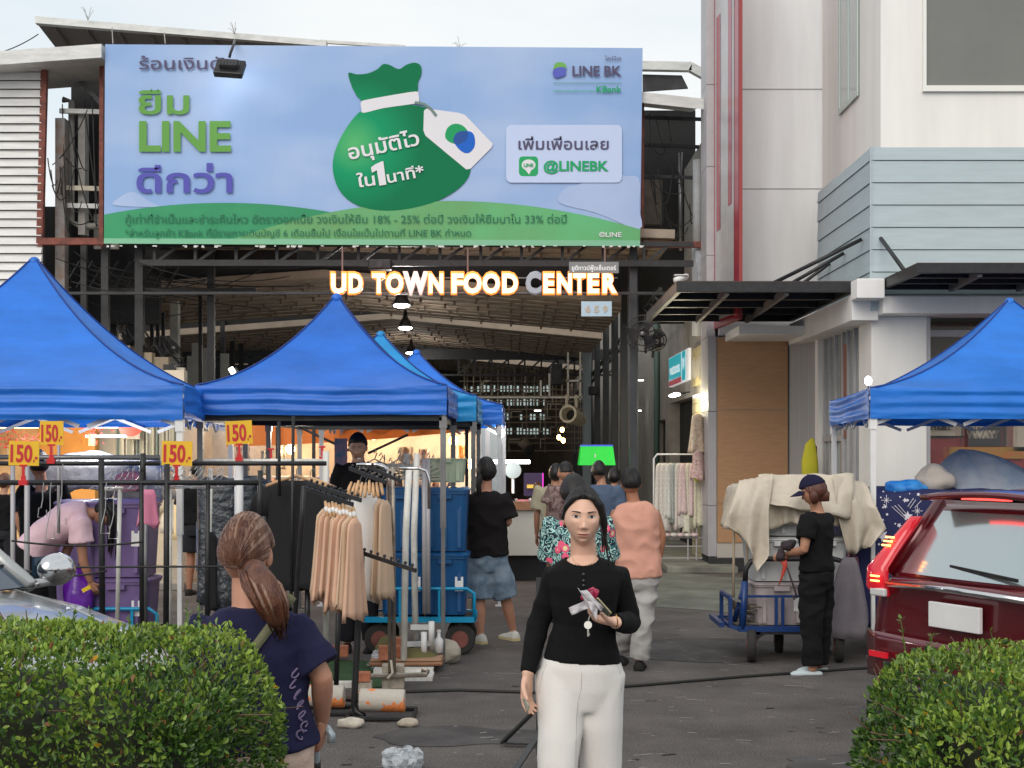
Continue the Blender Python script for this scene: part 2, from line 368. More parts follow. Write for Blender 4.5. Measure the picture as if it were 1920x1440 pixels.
    for a,b in((.2,.94),(.94,Z(772,20.3)),(Z(772,20.3),3.4),(3.4,4.6),(4.6,5.9),(5.9,7.1),(7.1,8.6)):
        MB().boxb(xa,x0-.004,20.3 if a>3.3 else 20.14,20.9,a+.004,b-.004).build('cladding_panel',M_alu,B)
    MB().boxb(xa+.01,x0-.01,20.35,20.89,.1,8.6).build('column_core',M_dark,B)
    # soffit over brown wall
    MB().boxb(X(1362,20.0),4.05,18.9,20.1,3.32,3.44).build('soffit',M_wwall2,B,bevel=.005)
    # yellowish cleaning cloth? -> separate object; sign panel
    return B
RB=right_building()

def canopy(name,label,x0,x1,y0,y1,z,ny,nx,rods,hh=.06):
    c=thing(name,label,'canopy',((x0+x1)/2,y1,z))
    f=MB(); f.boxb(x0,x1,y0,y0+.06,z-hh,z+hh); f.boxb(x0,x1,y1-.06,y1,z-hh,z+hh); f.boxb(x0,x0+.06,y0+.06,y1-.06,z-hh,z+hh); f.boxb(x1-.06,x1,y0+.06,y1-.06,z-hh,z+hh)
    f.build('frame',M_blk,c,bevel=.004)
    for i in range(1,ny): 
        y=y0+(y1-y0)*i/ny; MB().boxb(x0+.061,x1-.061,y-.045,y+.045,z-hh*.8,z+hh*.6).build('purlin',M_blk,c)
    for i in range(1,nx):
        x=x0+(x1-x0)*i/nx; MB().bar((x-.1,y0+.07,z-hh*.7),(x+.02,y1-.07,z-hh*.7),.05,.09).build('cross_member',mat('grey_brown_steel',(.2,.18,.17),.5,metal=.2),c)
    MB().boxb(x0,x1,y0,y1,z+hh+.002,z+hh+.012).build('sheet',mat('bronze_polycarbonate',(.10,.08,.07),.35,var=.15,vscale=1,stretch=(1,12,1),transl=.35),c)
    for a,b in rods: MB().tube([a,b],.024,8).build('tie_rod',M_blk,c,smooth=True)
    return c
canopy('entrance_canopy','black slatted steel canopy hanging on three tie rods above the brown entrance wall',1.94,4.06,16.35,20.02,3.66,4,3,
  [((X(1442,16.9),16.9,3.75),(4.19,16.6,Z(446,16.5))),((X(1450,17.8),17.8,3.75),(4.19,17.5,Z(470,17.3))),((X(1460,18.7),18.7,3.75),(4.19,18.3,Z(490,18.1)))])
canopy('window_canopy','flat black steel canopy over the shop window below the green siding at the right edge',4.30,9,14.7,16.2,3.66,3,6,
  [((4.35,15.4,3.74),(4.32,16.24,Z(447,16.24)))],.05)

# vertical sign fin: white panel, red border bars; the portrait emblem is left out
def fin_sign():
    c=thing('vertical_sign','tall white and red vertical sign panel on the corner of the restaurant','sign',(3.05,19.6,3.5))
    y0,y1=18.8,20.38; z0,z1=3.52,9.2
    def xx(y): return 3.075+(2.955-3.075)*(y-y0)/(y1-y0)
    m=MB().add([(xx(y0),y0,z0),(xx(y0)+.05,y0,z0),(xx(y1)+.05,y1,z0),(xx(y1),y1,z0),(xx(y0),y0,z1),(xx(y0)+.05,y0,z1),(xx(y1)+.05,y1,z1),(xx(y1),y1,z1)],[(0,3,2,1),(4,5,6,7),(0,1,5,4),(1,2,6,5),(2,3,7,6),(3,0,4,7)])
    m.build('casing',mat('sign_casing_red',(.30,.035,.035),.45),c)
    mw=mat('sign_white',(.45,.43,.43),.25,var=.08,spec=.5); mr=mat('sign_red',(.33,.03,.05),.25,spec=.6)
    def patch(a,b,za,zb,o,mt,nm):
        f=lambda t:(xx(y1+(y0-y1)*t)-o,y1+(y0-y1)*t)
        A=f(a);Bq=f(b); MB().add([(A[0],A[1],za),(Bq[0],Bq[1],za),(Bq[0],Bq[1],zb),(A[0],A[1],zb)],[(0,1,2,3)]).build(nm,mt,c)
    patch(.0,1,z0,z1,.004,mr,'border'); patch(.11,.84,3.62,z1,.008,mw,'panel')
    patch(.17,.33,Z(432,20),Z(30,20),.012,mr,'bar'); patch(.63,.77,Z(385,19.3),z1,.012,mr,'bar')
fin_sign()

# ---------------------------------------------------------------- shop passage on the right (behind the restaurant)
def passage():
    Bz=thing('shop_row_building','grey stucco shop row lining the alley behind the restaurant','building',(3.1,27,0))
    # walls face -x at x about 2.95
    MB().boxb(2.92,4,20.95,25.6,2.62,6.5).build('wall',M_greyw,Bz)
    MB().boxb(2.92,4,25.6,26.4,0,6.5).build('wall',M_greyw,Bz)
    MB().boxb(2.92,4,26.4,28.4,2.35,6.5).build('wall',M_greyw,Bz)
    MB().boxb(2.92,4,28.4,50,0,6.5).build('wall',M_greyw,Bz)
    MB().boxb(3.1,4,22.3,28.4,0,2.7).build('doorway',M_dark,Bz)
    MB().boxb(2.9,3.3,20.95,22.2,0,2.62).build('tiled_column',mat('cream_tile_grout',(.45,.38,.24),.5),Bz)
    tb=MB()
    mt=mat('cream_tile',(.66,.58,.38),.25,var=.08,vscale=3)
    for i in range(18):
        for j in range(2):
            y=21.0+j*.6; z=.02+i*.145
            MB().boxb(2.885,2.9,y,y+.585,z,z+.135).build('tile',mt,Bz)
            if j==0:
                for k in range(1): MB().boxb(2.9,3.29,20.935,20.95,z,z+.135).build('tile',mt,Bz)
    # drain pipe and conduits
    MB().tube([(2.86,27.4,0),(2.86,27.4,5)],.06,8).build('drain_pipe',mat('green_pipe',(.07,.13,.11),.5),Bz,smooth=True)
    MB().tube([(2.84,21.2,3.5),(2.84,21.2,4.9)],.09,8).build('duct_pipe',mat('grey_pipe',(.4,.42,.44),.5),Bz,smooth=True)
    # frieze above tiles
    MB().boxb(2.87,2.9,20.95,22.15,2.75,3.35).build('plaque_board',mat('ochre_board',(.42,.36,.2),.7,var=.2,vscale=6),Bz)
    m=MB(); r=random.Random(2)
    for k in range(9): m.boxb(2.855,2.869,21.0+.12*k,21.06+.12*k,2.82+r.uniform(0,.1),3.1+r.uniform(0,.12))
    m.build('plaque_relief',mat('grey_relief',(.4,.38,.33),.8),Bz)
    # drugstore sign (projecting light box)
    s=thing('shop_light_box','teal and white illuminated shop sign box high on the alley wall','sign',(2.8,23.6,2.8))
    a=V((X(1254,25.2),25.2)); b=V((X(1291,22.6),22.6))
    z0,z1=2.90,3.42
    def q(t,off=0):
        p=a.lerp(b,t); n=V((-(b-a).y,(b-a).x)).normalized(); n=n if n.x<0 else -n
        return V((p.x+n.x*off,p.y+n.y*off,0))
    def slab(t0,t1,za,zb,off,mt,nm):
        A=q(t0,off);Bq=q(t1,off); dz=V((0,0,1)); MB().quad(A+dz*za,Bq+dz*za,Bq+dz*zb,A+dz*zb).build(nm,mt,s)
    m=MB(); A=q(0,0);Bq=q(1,0);C=q(1,-.2);D=q(0,-.2)
    m.add([(p.x,p.y,z) for z in(z0,z1) for p in(A,Bq,C,D)],[(0,3,2,1),(4,5,6,7),(0,1,5,4),(1,2,6,5),(2,3,7,6),(3,0,4,7)]); m.build('casing',mat('sign_box_white',(.75,.75,.75),.4,emit=(1,1,1),estr=.25),s)
    slab(.02,.66,z0+.11,z1-.01,.005,mat('sign_teal',(.0,.30,.36),.3,emit=(.0,.42,.5),estr=.4),'teal_face')
    slab(.02,.66,z0+.01,z0+.105,.005,mat('sign_maroon',(.3,.01,.03),.3,emit=(.3,.01,.03),estr=.4),'maroon_face')
    slab(.70,.86,z0+.02,z1-.01,.005,mat('sign_teal',(0,.3,.36)),'teal_face')
    mw=mat('sign_letter_white',(.9,.9,.9),.4,emit=(1,1,1),estr=.35)
    u=(b-a).normalized(); u3=V((u.x,u.y,0))
    text('lettering','watsons',mw,s,q(.08,.01)+V((0,0,z0+.2)),u3,(0,0,1),h=.19,w=(b-a).length*.52,bold=.02)
    text('lettering','W',mw,s,q(.72,.01)+V((0,0,z0+.2)),u3,(0,0,1),h=.2,w=(b-a).length*.12,bold=.02)
    MB().boxb(2.3,2.6,30.2,30.4,0,3.9).build('pillar',M_greyw,Bz)
    for y in(22.6,23.1):
        l=thing('spot_light','small spotlight fixed beside the teal shop sign' if y<23 else 'rear small spotlight under the teal shop sign','lamp',(2.75,y,2.68))
        MB().tube([(2.9,y,2.7),(2.72,y,2.68)],.012,6).build('arm',M_blk,l); MB().ell((2.68,y,2.66),(.07,.05,.03)).build('head',M_lum,l,smooth=True); lamp('spot_glow',(2.5,y-1.6,2.5),13,(1,.88,.6),.08,l)
passage()
# ---------------------------------------------------------------- billboard
def billboard():
    Y=20.5
    c=thing('billboard','wide printed billboard with a green money bag and green hills over the hall entrance','billboard',(X(700,Y),Y,4.7))
    def Q(px,py,o=0): 
        # banner is slightly skew: left edge x 197, right 1205, top 83..90, bottom 457..462
        return P(px,py,Y)-V((0,o,0))
    mb=MB()
    def g(u,v):
        tl,tr,br,bl=V((197,83)),V((1205,90)),V((1200,462)),V((195,457))
        p=tl.lerp(tr,u).lerp(bl.lerp(br,u),v)
        w=.006*noise.noise(V((u*18,v*3,1)))+(.012*noise.noise(V((u*40,0,5))) if v<.03 or v>.96 else 0)
        q=P(p.x,p.y,Y); q.y+=w*.3; return q
    mb.grid(g,60,24)
    m=mat('vinyl_sky',(.27,.44,.78),.55,spec=.25); nt=m.node_tree; L=nt.links.new; b=nt.nodes['Principled BSDF']
    tc=N(nt,'ShaderNodeTexCoord'); mp=N(nt,'ShaderNodeMapping'); mp.inputs['Scale'].default_value=(.35,1,.8)
    n=N(nt,'ShaderNodeTexNoise'); n.inputs['Scale'].default_value=.9; n.inputs['Detail'].default_value=3
    r=N(nt,'ShaderNodeValToRGB'); r.color_ramp.elements[0].position=.4; r.color_ramp.elements[1].position=.66; r.color_ramp.elements[0].color=(.26,.41,.70,1); r.color_ramp.elements[1].color=(.40,.52,.75,1)
    L(tc.outputs['Object'],mp.inputs[0]); L(mp.outputs[0],n.inputs[0]); L(n.outputs[0],r.inputs[0]); L(r.outputs[0],b.inputs['Base Color'])
    bn=N(nt,'ShaderNodeTexNoise'); bn.inputs['Scale'].default_value=2.2; bu=N(nt,'ShaderNodeBump'); bu.inputs['Strength'].default_value=.35; bu.inputs['Distance'].default_value=.04
    mp2=N(nt,'ShaderNodeMapping'); mp2.inputs['Scale'].default_value=(1.5,1,.4); L(tc.outputs['Object'],mp2.inputs[0]); L(mp2.outputs[0],bn.inputs[0]); L(bn.outputs[0],bu.inputs['Height']); L(bu.outputs[0],b.inputs['Normal'])
    sheet=mb.build('vinyl_sheet',m,c,smooth=True)
    MB().boxb(X(199,Y),X(1201,Y),Y+.03,Y+.09,Z(455,Y),Z(92,Y)).build('backing_frame',M_grey,c)
    lay=[.008]
    def shape(pts,mt,nm,smooth_n=0,o=None):
        lay[0]+=.0011; off=o or lay[0]
        if smooth_n:
            k=len(pts); out=[]
            for i in range(k):
                p0,p1,p2,p3=[V(pts[(i+j)%k]) for j in(-1,0,1,2)]
                for s in range(smooth_n):
                    t=s/smooth_n; out.append(.5*((2*p1)+(-p0+p2)*t+(2*p0-5*p1+4*p2-p3)*t*t+(-p0+3*p1-3*p2+p3)*t**3))
            pts=[(p.x,p.y) for p in out]
        vs=[Q(x,y,off) for x,y in pts]
        return MB().add(vs,[tuple(range(len(vs)-1,-1,-1))]).build(nm,mt,c)
    gr1=mat('print_green_dark',(.045,.27,.13),.62,spec=.15,col2=(.06,.33,.16),vscale=.7); gr2=mat('print_green_light',(.15,.34,.14),.62,spec=.15,col2=(.13,.47,.21),vscale=.5)
    def curve(x0,x1,f,n=30): return [(x0+(x1-x0)*i/n,f(x0+(x1-x0)*i/n)) for i in range(n+1)]
    cl=mat('print_cloud',(.44,.54,.76),.62,spec=.15,col2=(.36,.48,.73),vscale=.8)
    shape([(215,385),(225,370),(245,360),(262,365),(280,378),(298,388)],cl,'cloud_print',4)
    shape([(1048,380),(1062,352),(1088,345),(1105,330),(1150,322),(1170,330),(1198,335),(1199,390),(1198,430),(1120,400)],cl,'cloud_print',4)
    shape(curve(196,620,lambda x:380.5+ (x-420)**2*.00044)+[(620,459),(195,457)],gr1,'hill_print')
    shape(curve(420,1200,lambda x:377+ (x-840)**2*.00044 if x<840 else 377+(x-840)**2*.00041)+[(1200,461.5),(400,458.5)],gr2,'hill_print')
    shape([(196,447),(1200,451),(1200,461.8),(195,456.8)],mat('print_hem',(.22,.50,.33),.62,spec=.15),'hem_strip')
    # money bag
    bag=mat('print_bag',(.01,.28,.12),.62,spec=.15)
    nt=bag.node_tree; L=nt.links.new; b=nt.nodes['Principled BSDF']; tc=N(nt,'ShaderNodeTexCoord'); mp=N(nt,'ShaderNodeMapping')
    mp.inputs['Location'].default_value=(-(X(665,Y)-_org[c.name].x),0,-(Z(270,Y)-4.7)); gN=N(nt,'ShaderNodeVectorMath',operation='LENGTH'); r=N(nt,'ShaderNodeValToRGB')
    L(tc.outputs['Object'],mp.inputs[0]); L(mp.outputs[0],gN.inputs[0]); L(gN.outputs['Value'],r.inputs[0]); L(r.outputs[0],b.inputs['Base Color'])
    e=r.color_ramp.elements; e[0].position=0; e[0].color=(.10,.47,.17,1); e[1].position=1; e[1].color=(.004,.17,.07,1); e2=e.new(.45); e2.color=(.008,.30,.13,1)
    shape([(683,205),(650,240),(628,285),(625,325),(640,362),(670,385),(715,395),(765,392),(820,377),(862,352),(882,322),(876,285),(850,245),(820,215),(790,200),(740,196)],bag,'money_bag_print',4)
    shape([(653,140),(670,140),(690,138),(708,130),(718,121),(730,122),(748,130),(762,122),(778,118),(789,124),(790,140),(784,155),(780,175),(745,190),(679,190)],bag,'money_bag_print',4)
    wh=mat('print_white',(.72,.72,.76),.62,spec=.15); 
    shape([(677,192),(690,187),(740,178),(780,172),(785,178),(785,192),(770,196),(720,203),(682,212),(678,205)],wh,'bag_band_print',3)
    shape([(795,208),(800,204),(860,212),(872,216),(924,270),(922,277),(882,317),(874,318),(798,255),(794,245)],wh,'tag_print')
    shape([(835,258),(838,242),(850,233),(866,235),(878,248),(874,262),(860,270),(845,268)],mat('print_leaf',(.02,.33,.12),.62,spec=.15),'logo_print',3)
    shape([(850,262),(856,250),(868,246),(884,248),(890,258),(890,275),(880,287),(868,286),(856,275)],mat('print_blue',(.02,.13,.55),.62,spec=.15),'logo_print',3)
    shape([(850,262),(856,250),(868,246),(877,249),(875,262),(862,271),(853,270)],mat('print_blue_dark',(.03,.09,.32),.62,spec=.15),'logo_print',3)
    lay[0]+=.002; MB().tube([Q(x,y,lay[0]+.004) for x,y in((778,193),(795,196),(808,205),(818,218))],.022,5,flat=.12,fl_axis=(0,0,1)).build('string_print',mat('print_grey_green',(.12,.2,.18),.5),c)
    # message box
    def rrect(x0,y0,x1,y1,r):
        o=[]
        for cx,cy,a0 in((x1-r,y0+r,-90),(x1-r,y1-r,0),(x0+r,y1-r,90),(x0+r,y0+r,180)):
            for k in range(5):
                a=math.radians(a0+k*22.5); o.append((cx+r*math.cos(a),cy+r*math.sin(a)))
        return o
    shape(rrect(949,235,1166,343,10),mat('print_pale_blue',(.52,.62,.85),.62,spec=.15),'message_box')
    shape(rrect(973,294,1009,331,7),mat('print_app_green',(.03,.36,.13),.62,spec=.15),'chat_icon')
    shape([(991+13*math.cos(a*.4),310+10.5*math.sin(a*.4)) for a in range(16)],wh,'chat_bubble'); shape([(984,318),(992,328),(997,318)],wh,'chat_bubble')
    shape([(1038,128),(1042,119),(1055,118),(1061,124),(1060,132),(1044,138),(1037,136)],mat('print_lime',(.17,.42,.10),.62,spec=.15),'logo_print',3)
    shape([(1037,133),(1044,128),(1058,127),(1061,133),(1059,142),(1043,147),(1037,142)],mat('print_indigo',(.11,.13,.5),.62,spec=.15),'logo_print',3)
    shape([(1037,156),(1165,156.3),(1165,157.3),(1037,157)],gr1,'divider')
    # lettering: exact words
    ink=mat('print_ink',(.10,.09,.16),.62,spec=.15); lime=mat('print_lime2',(.135,.34,.08),.62,spec=.15); ind=mat('print_indigo2',(.10,.10,.42),.62,spec=.15); dg=mat('print_dark_green',(.035,.17,.10),.62,spec=.15); kb=mat('print_kgreen',(.02,.36,.14),.62,spec=.15)
    def T(body,px,py,wpx,hpx,mt,bold=0,rot=0,align='LEFT',off=.036,sp=1):
        u=V((math.cos(rot),0,-math.sin(rot))); v=V((math.sin(rot),0,math.cos(rot)))
        return text('lettering',body,mt,c,Q(px,py,off),u,v,h=hpx*Y/F,w=wpx*Y/F,bold=bold,align=align,spacing=sp)
    T('ร้อนเงินดับ',262,131,180,21,ink,.012)
    T('ยืม',261,214,95,42,lime,.022); T('LINE',262,283,172,54,lime,.032); T('ดีกว่า',257,361,180,44,ind,.022)
    T('ไลน์บีเค',1134,114,30,7,ink,.01); T('LINE BK',1073,143,92,18,ink,.028); T('บริษัทในกลุ่มธุรกิจทางการเงิน',1037,174,78,4.5,kb,0); T('KBank',1118,174,47,12,kb,.02)
    T('เพิ่มเพื่อนเลย',972,281,169,20,ink,.014); T('@LINEBK',1019,321,122,18,kb,.03); T('LINE',982,313.5,18,6,kb,.03,off=.038)
    T('อนุมัติไว',656,300,135,26,wh,.018,rot=-math.radians(12)); T('ใน',672,352,33,22,wh,.018,rot=-math.radians(8)); shape([(704,309),(717,303),(719,303),(725,347),(712,349),(707,320),(698,325),(696,315)],wh,'numeral_one',o=.037); T('นาที*',728,344,70,20,wh,.018,rot=-math.radians(11))
    T('กู้เท่าที่จำเป็นและชำระคืนไหว อัตราดอกเบี้ย วงเงินให้ยืม 18% - 25% ต่อปี วงเงินให้ยืมนาโน 33% ต่อปี',236,419,826,14.5,dg,.004)
    T('*สำหรับลูกค้า KBank ที่มีรายการเดินบัญชี 6 เดือนขึ้นไป เงื่อนไขเป็นไปตามที่ LINE BK กำหนด',235,444,648,12.5,dg,.004)
    T('©LINE',1123,445,42,9,wh,.015)
    # flood light on an arm from the top
    f=thing('flood_light','black flood light hanging on a bracket over the upper left of the billboard','lamp',P(431,130,19.9))
    MB().tube([P(440,76,20.5),P(438,84,20.1),P(432,100,19.9),P(430,108,19.9)],.02,6).build('arm',M_blk,f,smooth=True)
    M=Matrix.Rotation(math.radians(-35),3,'X')@Matrix.Rotation(math.radians(6),3,'Y')
    MB().box(P(431,129,19.9),(.42,.1,.30),M).build('housing',M_blk,f,bevel=.02)
    MB().box(P(430,122,19.85),(.27,.12,.14),M).build('driver_box',M_dark2,f,bevel=.015)
    fm=MB()
    for i in range(7): fm.box(P(413+i*6,119,19.78),(.012,.03,.1),M)
    fm.build('fin',M_dark2,f)
    MB().box(P(431,136,19.97),(.36,.02,.2),M).build('lens',mat('flood_lens',(1,1,1),.3,emit=(.9,.95,1),estr=6),f)
    # frame edge behind + torn strips along the bottom edge
    r=random.Random(5); t=MB()
    for i in range(50):
        x=r.uniform(198,1200); l=r.uniform(2,9); t.quad(Q(x,460,.02),Q(x+r.uniform(2,9),461,.02),Q(x+r.uniform(2,6),461+l*.5,.03),Q(x-1,461+l*.4,.03))
    t.build('torn_edge',mat('torn_vinyl',(.55,.55,.53),.7),c,kind='stuff')
billboard()

# ---------------------------------------------------------------- left: louvred building, roofs, service bay
def left_building():
    Y=20.9
    B=thing('louvred_building','white horizontally slatted building front at the upper left corner','building',(X(0,Y),Y,0))
    x1=X(79,Y); z=Z(540,Y); i=0; st=16.2*Y/F; zt=Z(112,Y)
    MB().boxb(-12,x1-.02,Y+.05,Y+.2,Z(560,Y),zt).build('wall',M_dark2,B)
    while z<zt-.02:
        m=MB().add([(-9.5,Y-.05,z),(x1,Y-.05,z),(x1,Y+.03,z+.012),(-9.5,Y+.03,z+.012),(-9.5,Y-.005,z+st*.94),(x1,Y-.005,z+st*.94),(x1,Y+.03,z+st*.94),(-9.5,Y+.03,z+st*.94)],[(0,3,2,1),(4,5,6,7),(0,1,5,4),(1,2,6,5),(2,3,7,6),(3,0,4,7)])
        m.build('slat',M_slat,B); z+=st
    # sloped fascia roof
    m=MB(); a,b=P(-60,100,Y-.5),P(190,82,Y-.5)
    m.add([a,b,b-V((0,0,.2)),a-V((0,0,.2)),a+V((0,1.6,.05)),b+V((0,1.6,.05)),b+V((0,1.6,-.15)),a+V((0,1.6,-.15))],[(0,3,2,1),(0,1,5,4),(1,2,6,5),(4,5,6,7),(3,7,6,2),(0,4,7,3)])
    m.build('fascia',M_roofw,B)
    MB().bar(P(-60,122,Y-.46),P(188,106,Y-.46),.04,.06).build('fascia_trim',M_roofw,B)
    # red oxide frame
    R=thing('service_bay_frame','red oxide steel frame round the open service bay beside the slatted wall','frame',(X(135,Y),Y,Z(460,Y)))
    for a,b,w in((P(84,118,Y),P(75,462,Y),.09),(P(191,112,Y),P(190,462,Y),.06),(P(73,453,Y),P(196,453,Y),.10)):
        MB().bar(a,b,w).build('beam' if w==.10 else 'post',M_red,R)
    wb=MB().boxb(X(70,Y),X(205,Y)+.35,Y+1.6,Y+1.7,3.8,8.0); wb.build('back_panel',M_dark,R)  # near-black backing added so no sky shows through the bay
    Cc=thing('service_pipes','grey rusty ducts and pipes standing inside the service bay','pipes',(X(120,Y),Y+.5,Z(470,Y)))
    MB().boxb(X(91,Y),X(109,Y),Y+.3,Y+.5,Z(560,Y),Z(212,Y)).build('duct',mat('rusty_grey_duct',(.26,.26,.26),.6,col2=(.2,.13,.1),vscale=6),Cc)
    MB().boxb(X(127,Y),X(140,Y),Y+.5,Y+.7,Z(430,Y),Z(190,Y)).build('duct',mat('old_grey_duct',(.28,.27,.25),.6,var=.2),Cc)
    MB().tube([P(118,187,Y+.6),P(134,190,Y+.6),P(134,415,Y+.6),P(150,424,Y+.6),P(195,424,Y+.6)],.05,8).build('pipe',mat('old_grey_duct',(.3,.3,.3)),Cc,smooth=True)
    for y,mt in((208,M_roofw),(352,M_cream),(385,M_roofw)):
        MB().bar(P(112,y,Y+.4),P(190,y+2,Y+.4),.05,.07).build('cross_rail',mt,Cc)
    MB().boxb(X(142,Y),X(188,Y),Y+.9,Y+1.0,Z(450,Y),Z(382,Y)).build('panel',mat('pale_panel',(.34,.32,.29),.7,var=.2),Cc)
    MB().bar(P(105,100,Y+.8),P(190,195,Y+.8),.07).build('brace',M_grey,Cc)
    r=random.Random(11)
    for i in range(16):
        a=P(r.uniform(88,188),r.uniform(180,400),Y+r.uniform(.1,.4)); b=P(r.uniform(88,190),r.uniform(300,455),Y+r.uniform(.1,.4))
        wire('cable',sagline(a,b,r.uniform(.05,.4)),.009,M_cable,Cc)
    # upper flying roof
    Fr=thing('flying_roof','raised weathered metal roof slab with pale fascia rising behind the billboard','roof',P(300,80,24))
    a,b=P(66,30,22.0),P(612,76,22.0)
    MB().add([a,b,b-V((0,0,.09)),a-V((0,0,.11)),a+V((0,.1,0)),b+V((0,.1,0)),b+V((0,.1,-.1)),a+V((0,.1,-.12))],[(0,3,2,1),(0,1,5,4),(4,5,6,7),(3,2,6,7)]).build('fascia',M_roofw,Fr)
    far1,far2=P(108,86,26.0),P(620,120,26.0)
    MB().add([a+V((0,.12,-.02)),b+V((0,.12,-.02)),far2,far1,a+V((0,.12,-.1)),b+V((0,.12,-.1)),far2-V((0,0,.08)),far1-V((0,0,.08))],[(0,1,2,3),(7,6,5,4),(0,4,5,1),(1,5,6,2),(2,6,7,3),(3,7,4,0)]).build('underside',M_under,Fr)
    for px in(210,308):
        MB().bar(P(px,40+(px-66)*.085,21.9),P(px+2,82,21.9),.015).build('strap',M_grey,Fr)
    for i in range(9):
        t=(i+.5)/9; p=a.lerp(b,t)-V((0,0,.1)); q=far1.lerp(far2,t)-V((0,0,.1)); MB().bar(p+V((0,.15,-.02)),q+V((0,0,-.02)),.04,.05).build('rib',M_under,Fr)
    MB().bar(P(600,78,22.3),P(760,88,22.3),.05,.05).build('ridge_trim',M_roofw,Fr)
    for px in(165,440,862):
        w=thing('roof_weed','dry weed sprig growing on the roof edge '+{165:'at its left end',440:'above the flood light',862:'above the billboard middle'}[px],'plant',P(px,{165:38,440:64,862:92}[px],21.9))
        m=MB()
        for k in range(6):
            a_=P(px,{165:38,440:64,862:92}[px],21.9); b_=a_+V((r.uniform(-.12,.12),0,r.uniform(.05,.22))); m.tube([a_,a_.lerp(b_,.6)+V((0,0,.03)),b_],.003,4)
        m.build('stem',mat('dry_stem',(.2,.18,.12),.8),w)
    wire('overhead_cable',sagline(P(-40,105,30),P(72,64,30),.1),.012,M_cable,label='thin overhead cable reaching the raised roof at the upper left',cat='cable')
left_building()

# ---------------------------------------------------------------- right gap next to the billboard
def right_bay():
    Y=21.0
    R=thing('gable_frame','red oxide steel frame and roof eaves between the billboard and the restaurant','frame',(X(1265,Y),Y,4.6))
    MB().bar(P(1204,180,Y),P(1203,462,Y),.06).build('post',M_red,R); MB().bar(P(1202,459,Y),P(1323,459,Y),.09).build('beam',M_red,R)
    a,b=P(1200,172,Y-.4),P(1330,186,Y-.4)
    MB().add([a,b,b-V((0,0,.16)),a-V((0,0,.16)),a+V((0,2,.3)),b+V((0,2,.3))],[(0,3,2,1),(0,1,5,4)]).build('eave',M_roofw,R)
    MB().boxb(X(1190,Y),X(1345,Y),Y+2.5,Y+2.6,3.9,Z(186,Y)+.45).build('back_panel',M_dark,R)  # dark backing added behind the frame, keeps the sky from showing
    a,b,c2,d2=P(1195,128,23),P(1295,134,23),P(1322,150,23),P(1195,146,23)
    MB().bar(P(1195,124,23),P(1296,126,23),.14).build('ridge_duct',M_roofw,R); MB().bar(P(1294,126,23),P(1330,146,23),.14).build('ridge_duct',M_roofw,R)
    MB().add([P(1205,140,23.1),P(1278,142,23.1),P(1290,166,23.1),P(1205,172,23.1)],[(0,1,2,3)]).build('upper_panel',M_dark2,R,solid=.05)
    r=random.Random(4)
    MB().tube([P(1308,300,Y+.5),P(1308,470,Y+.5)],.075,8).build('pipe',mat('pale_pipe',(.42,.44,.46),.6,var=.15),R,smooth=True)
    MB().tube([P(1276,285,Y+.9),P(1276,470,Y+.9)],.03,8).build('pipe',M_grey,R,smooth=True)
    MB().boxb(X(1207,Y),X(1262,Y),Y+1.5,Y+1.6,Z(390,Y),Z(300,Y)).build('tarp_panel',mat('dusty_brown_tarp',(.12,.1,.085),.8,var=.3),R)
    for i in range(14):
        p=P(r.uniform(1208,1300),r.uniform(200,420),Y+.6); q=P(r.uniform(1208,1320),r.uniform(260,455),Y+.6); wire('cable',sagline(p,q,r.uniform(.05,.5)),.008,M_cable,R)
    for y in(220,272,330): MB().bar(P(1204,y,Y+.7),P(1322,y+4,Y+.7),.05).build('cross_rail',M_dark2,R)
    MB().prism([(0,0),(.22,0),(.15,-.8),(.1,-.95)],P(1303,470,Y-.1),(1,0,0),(0,0,1),(0,.02,0)).build('torn_sheet',mat('pale_plastic',(.35,.37,.4),.5,var=.3,vscale=9),R)
right_bay()

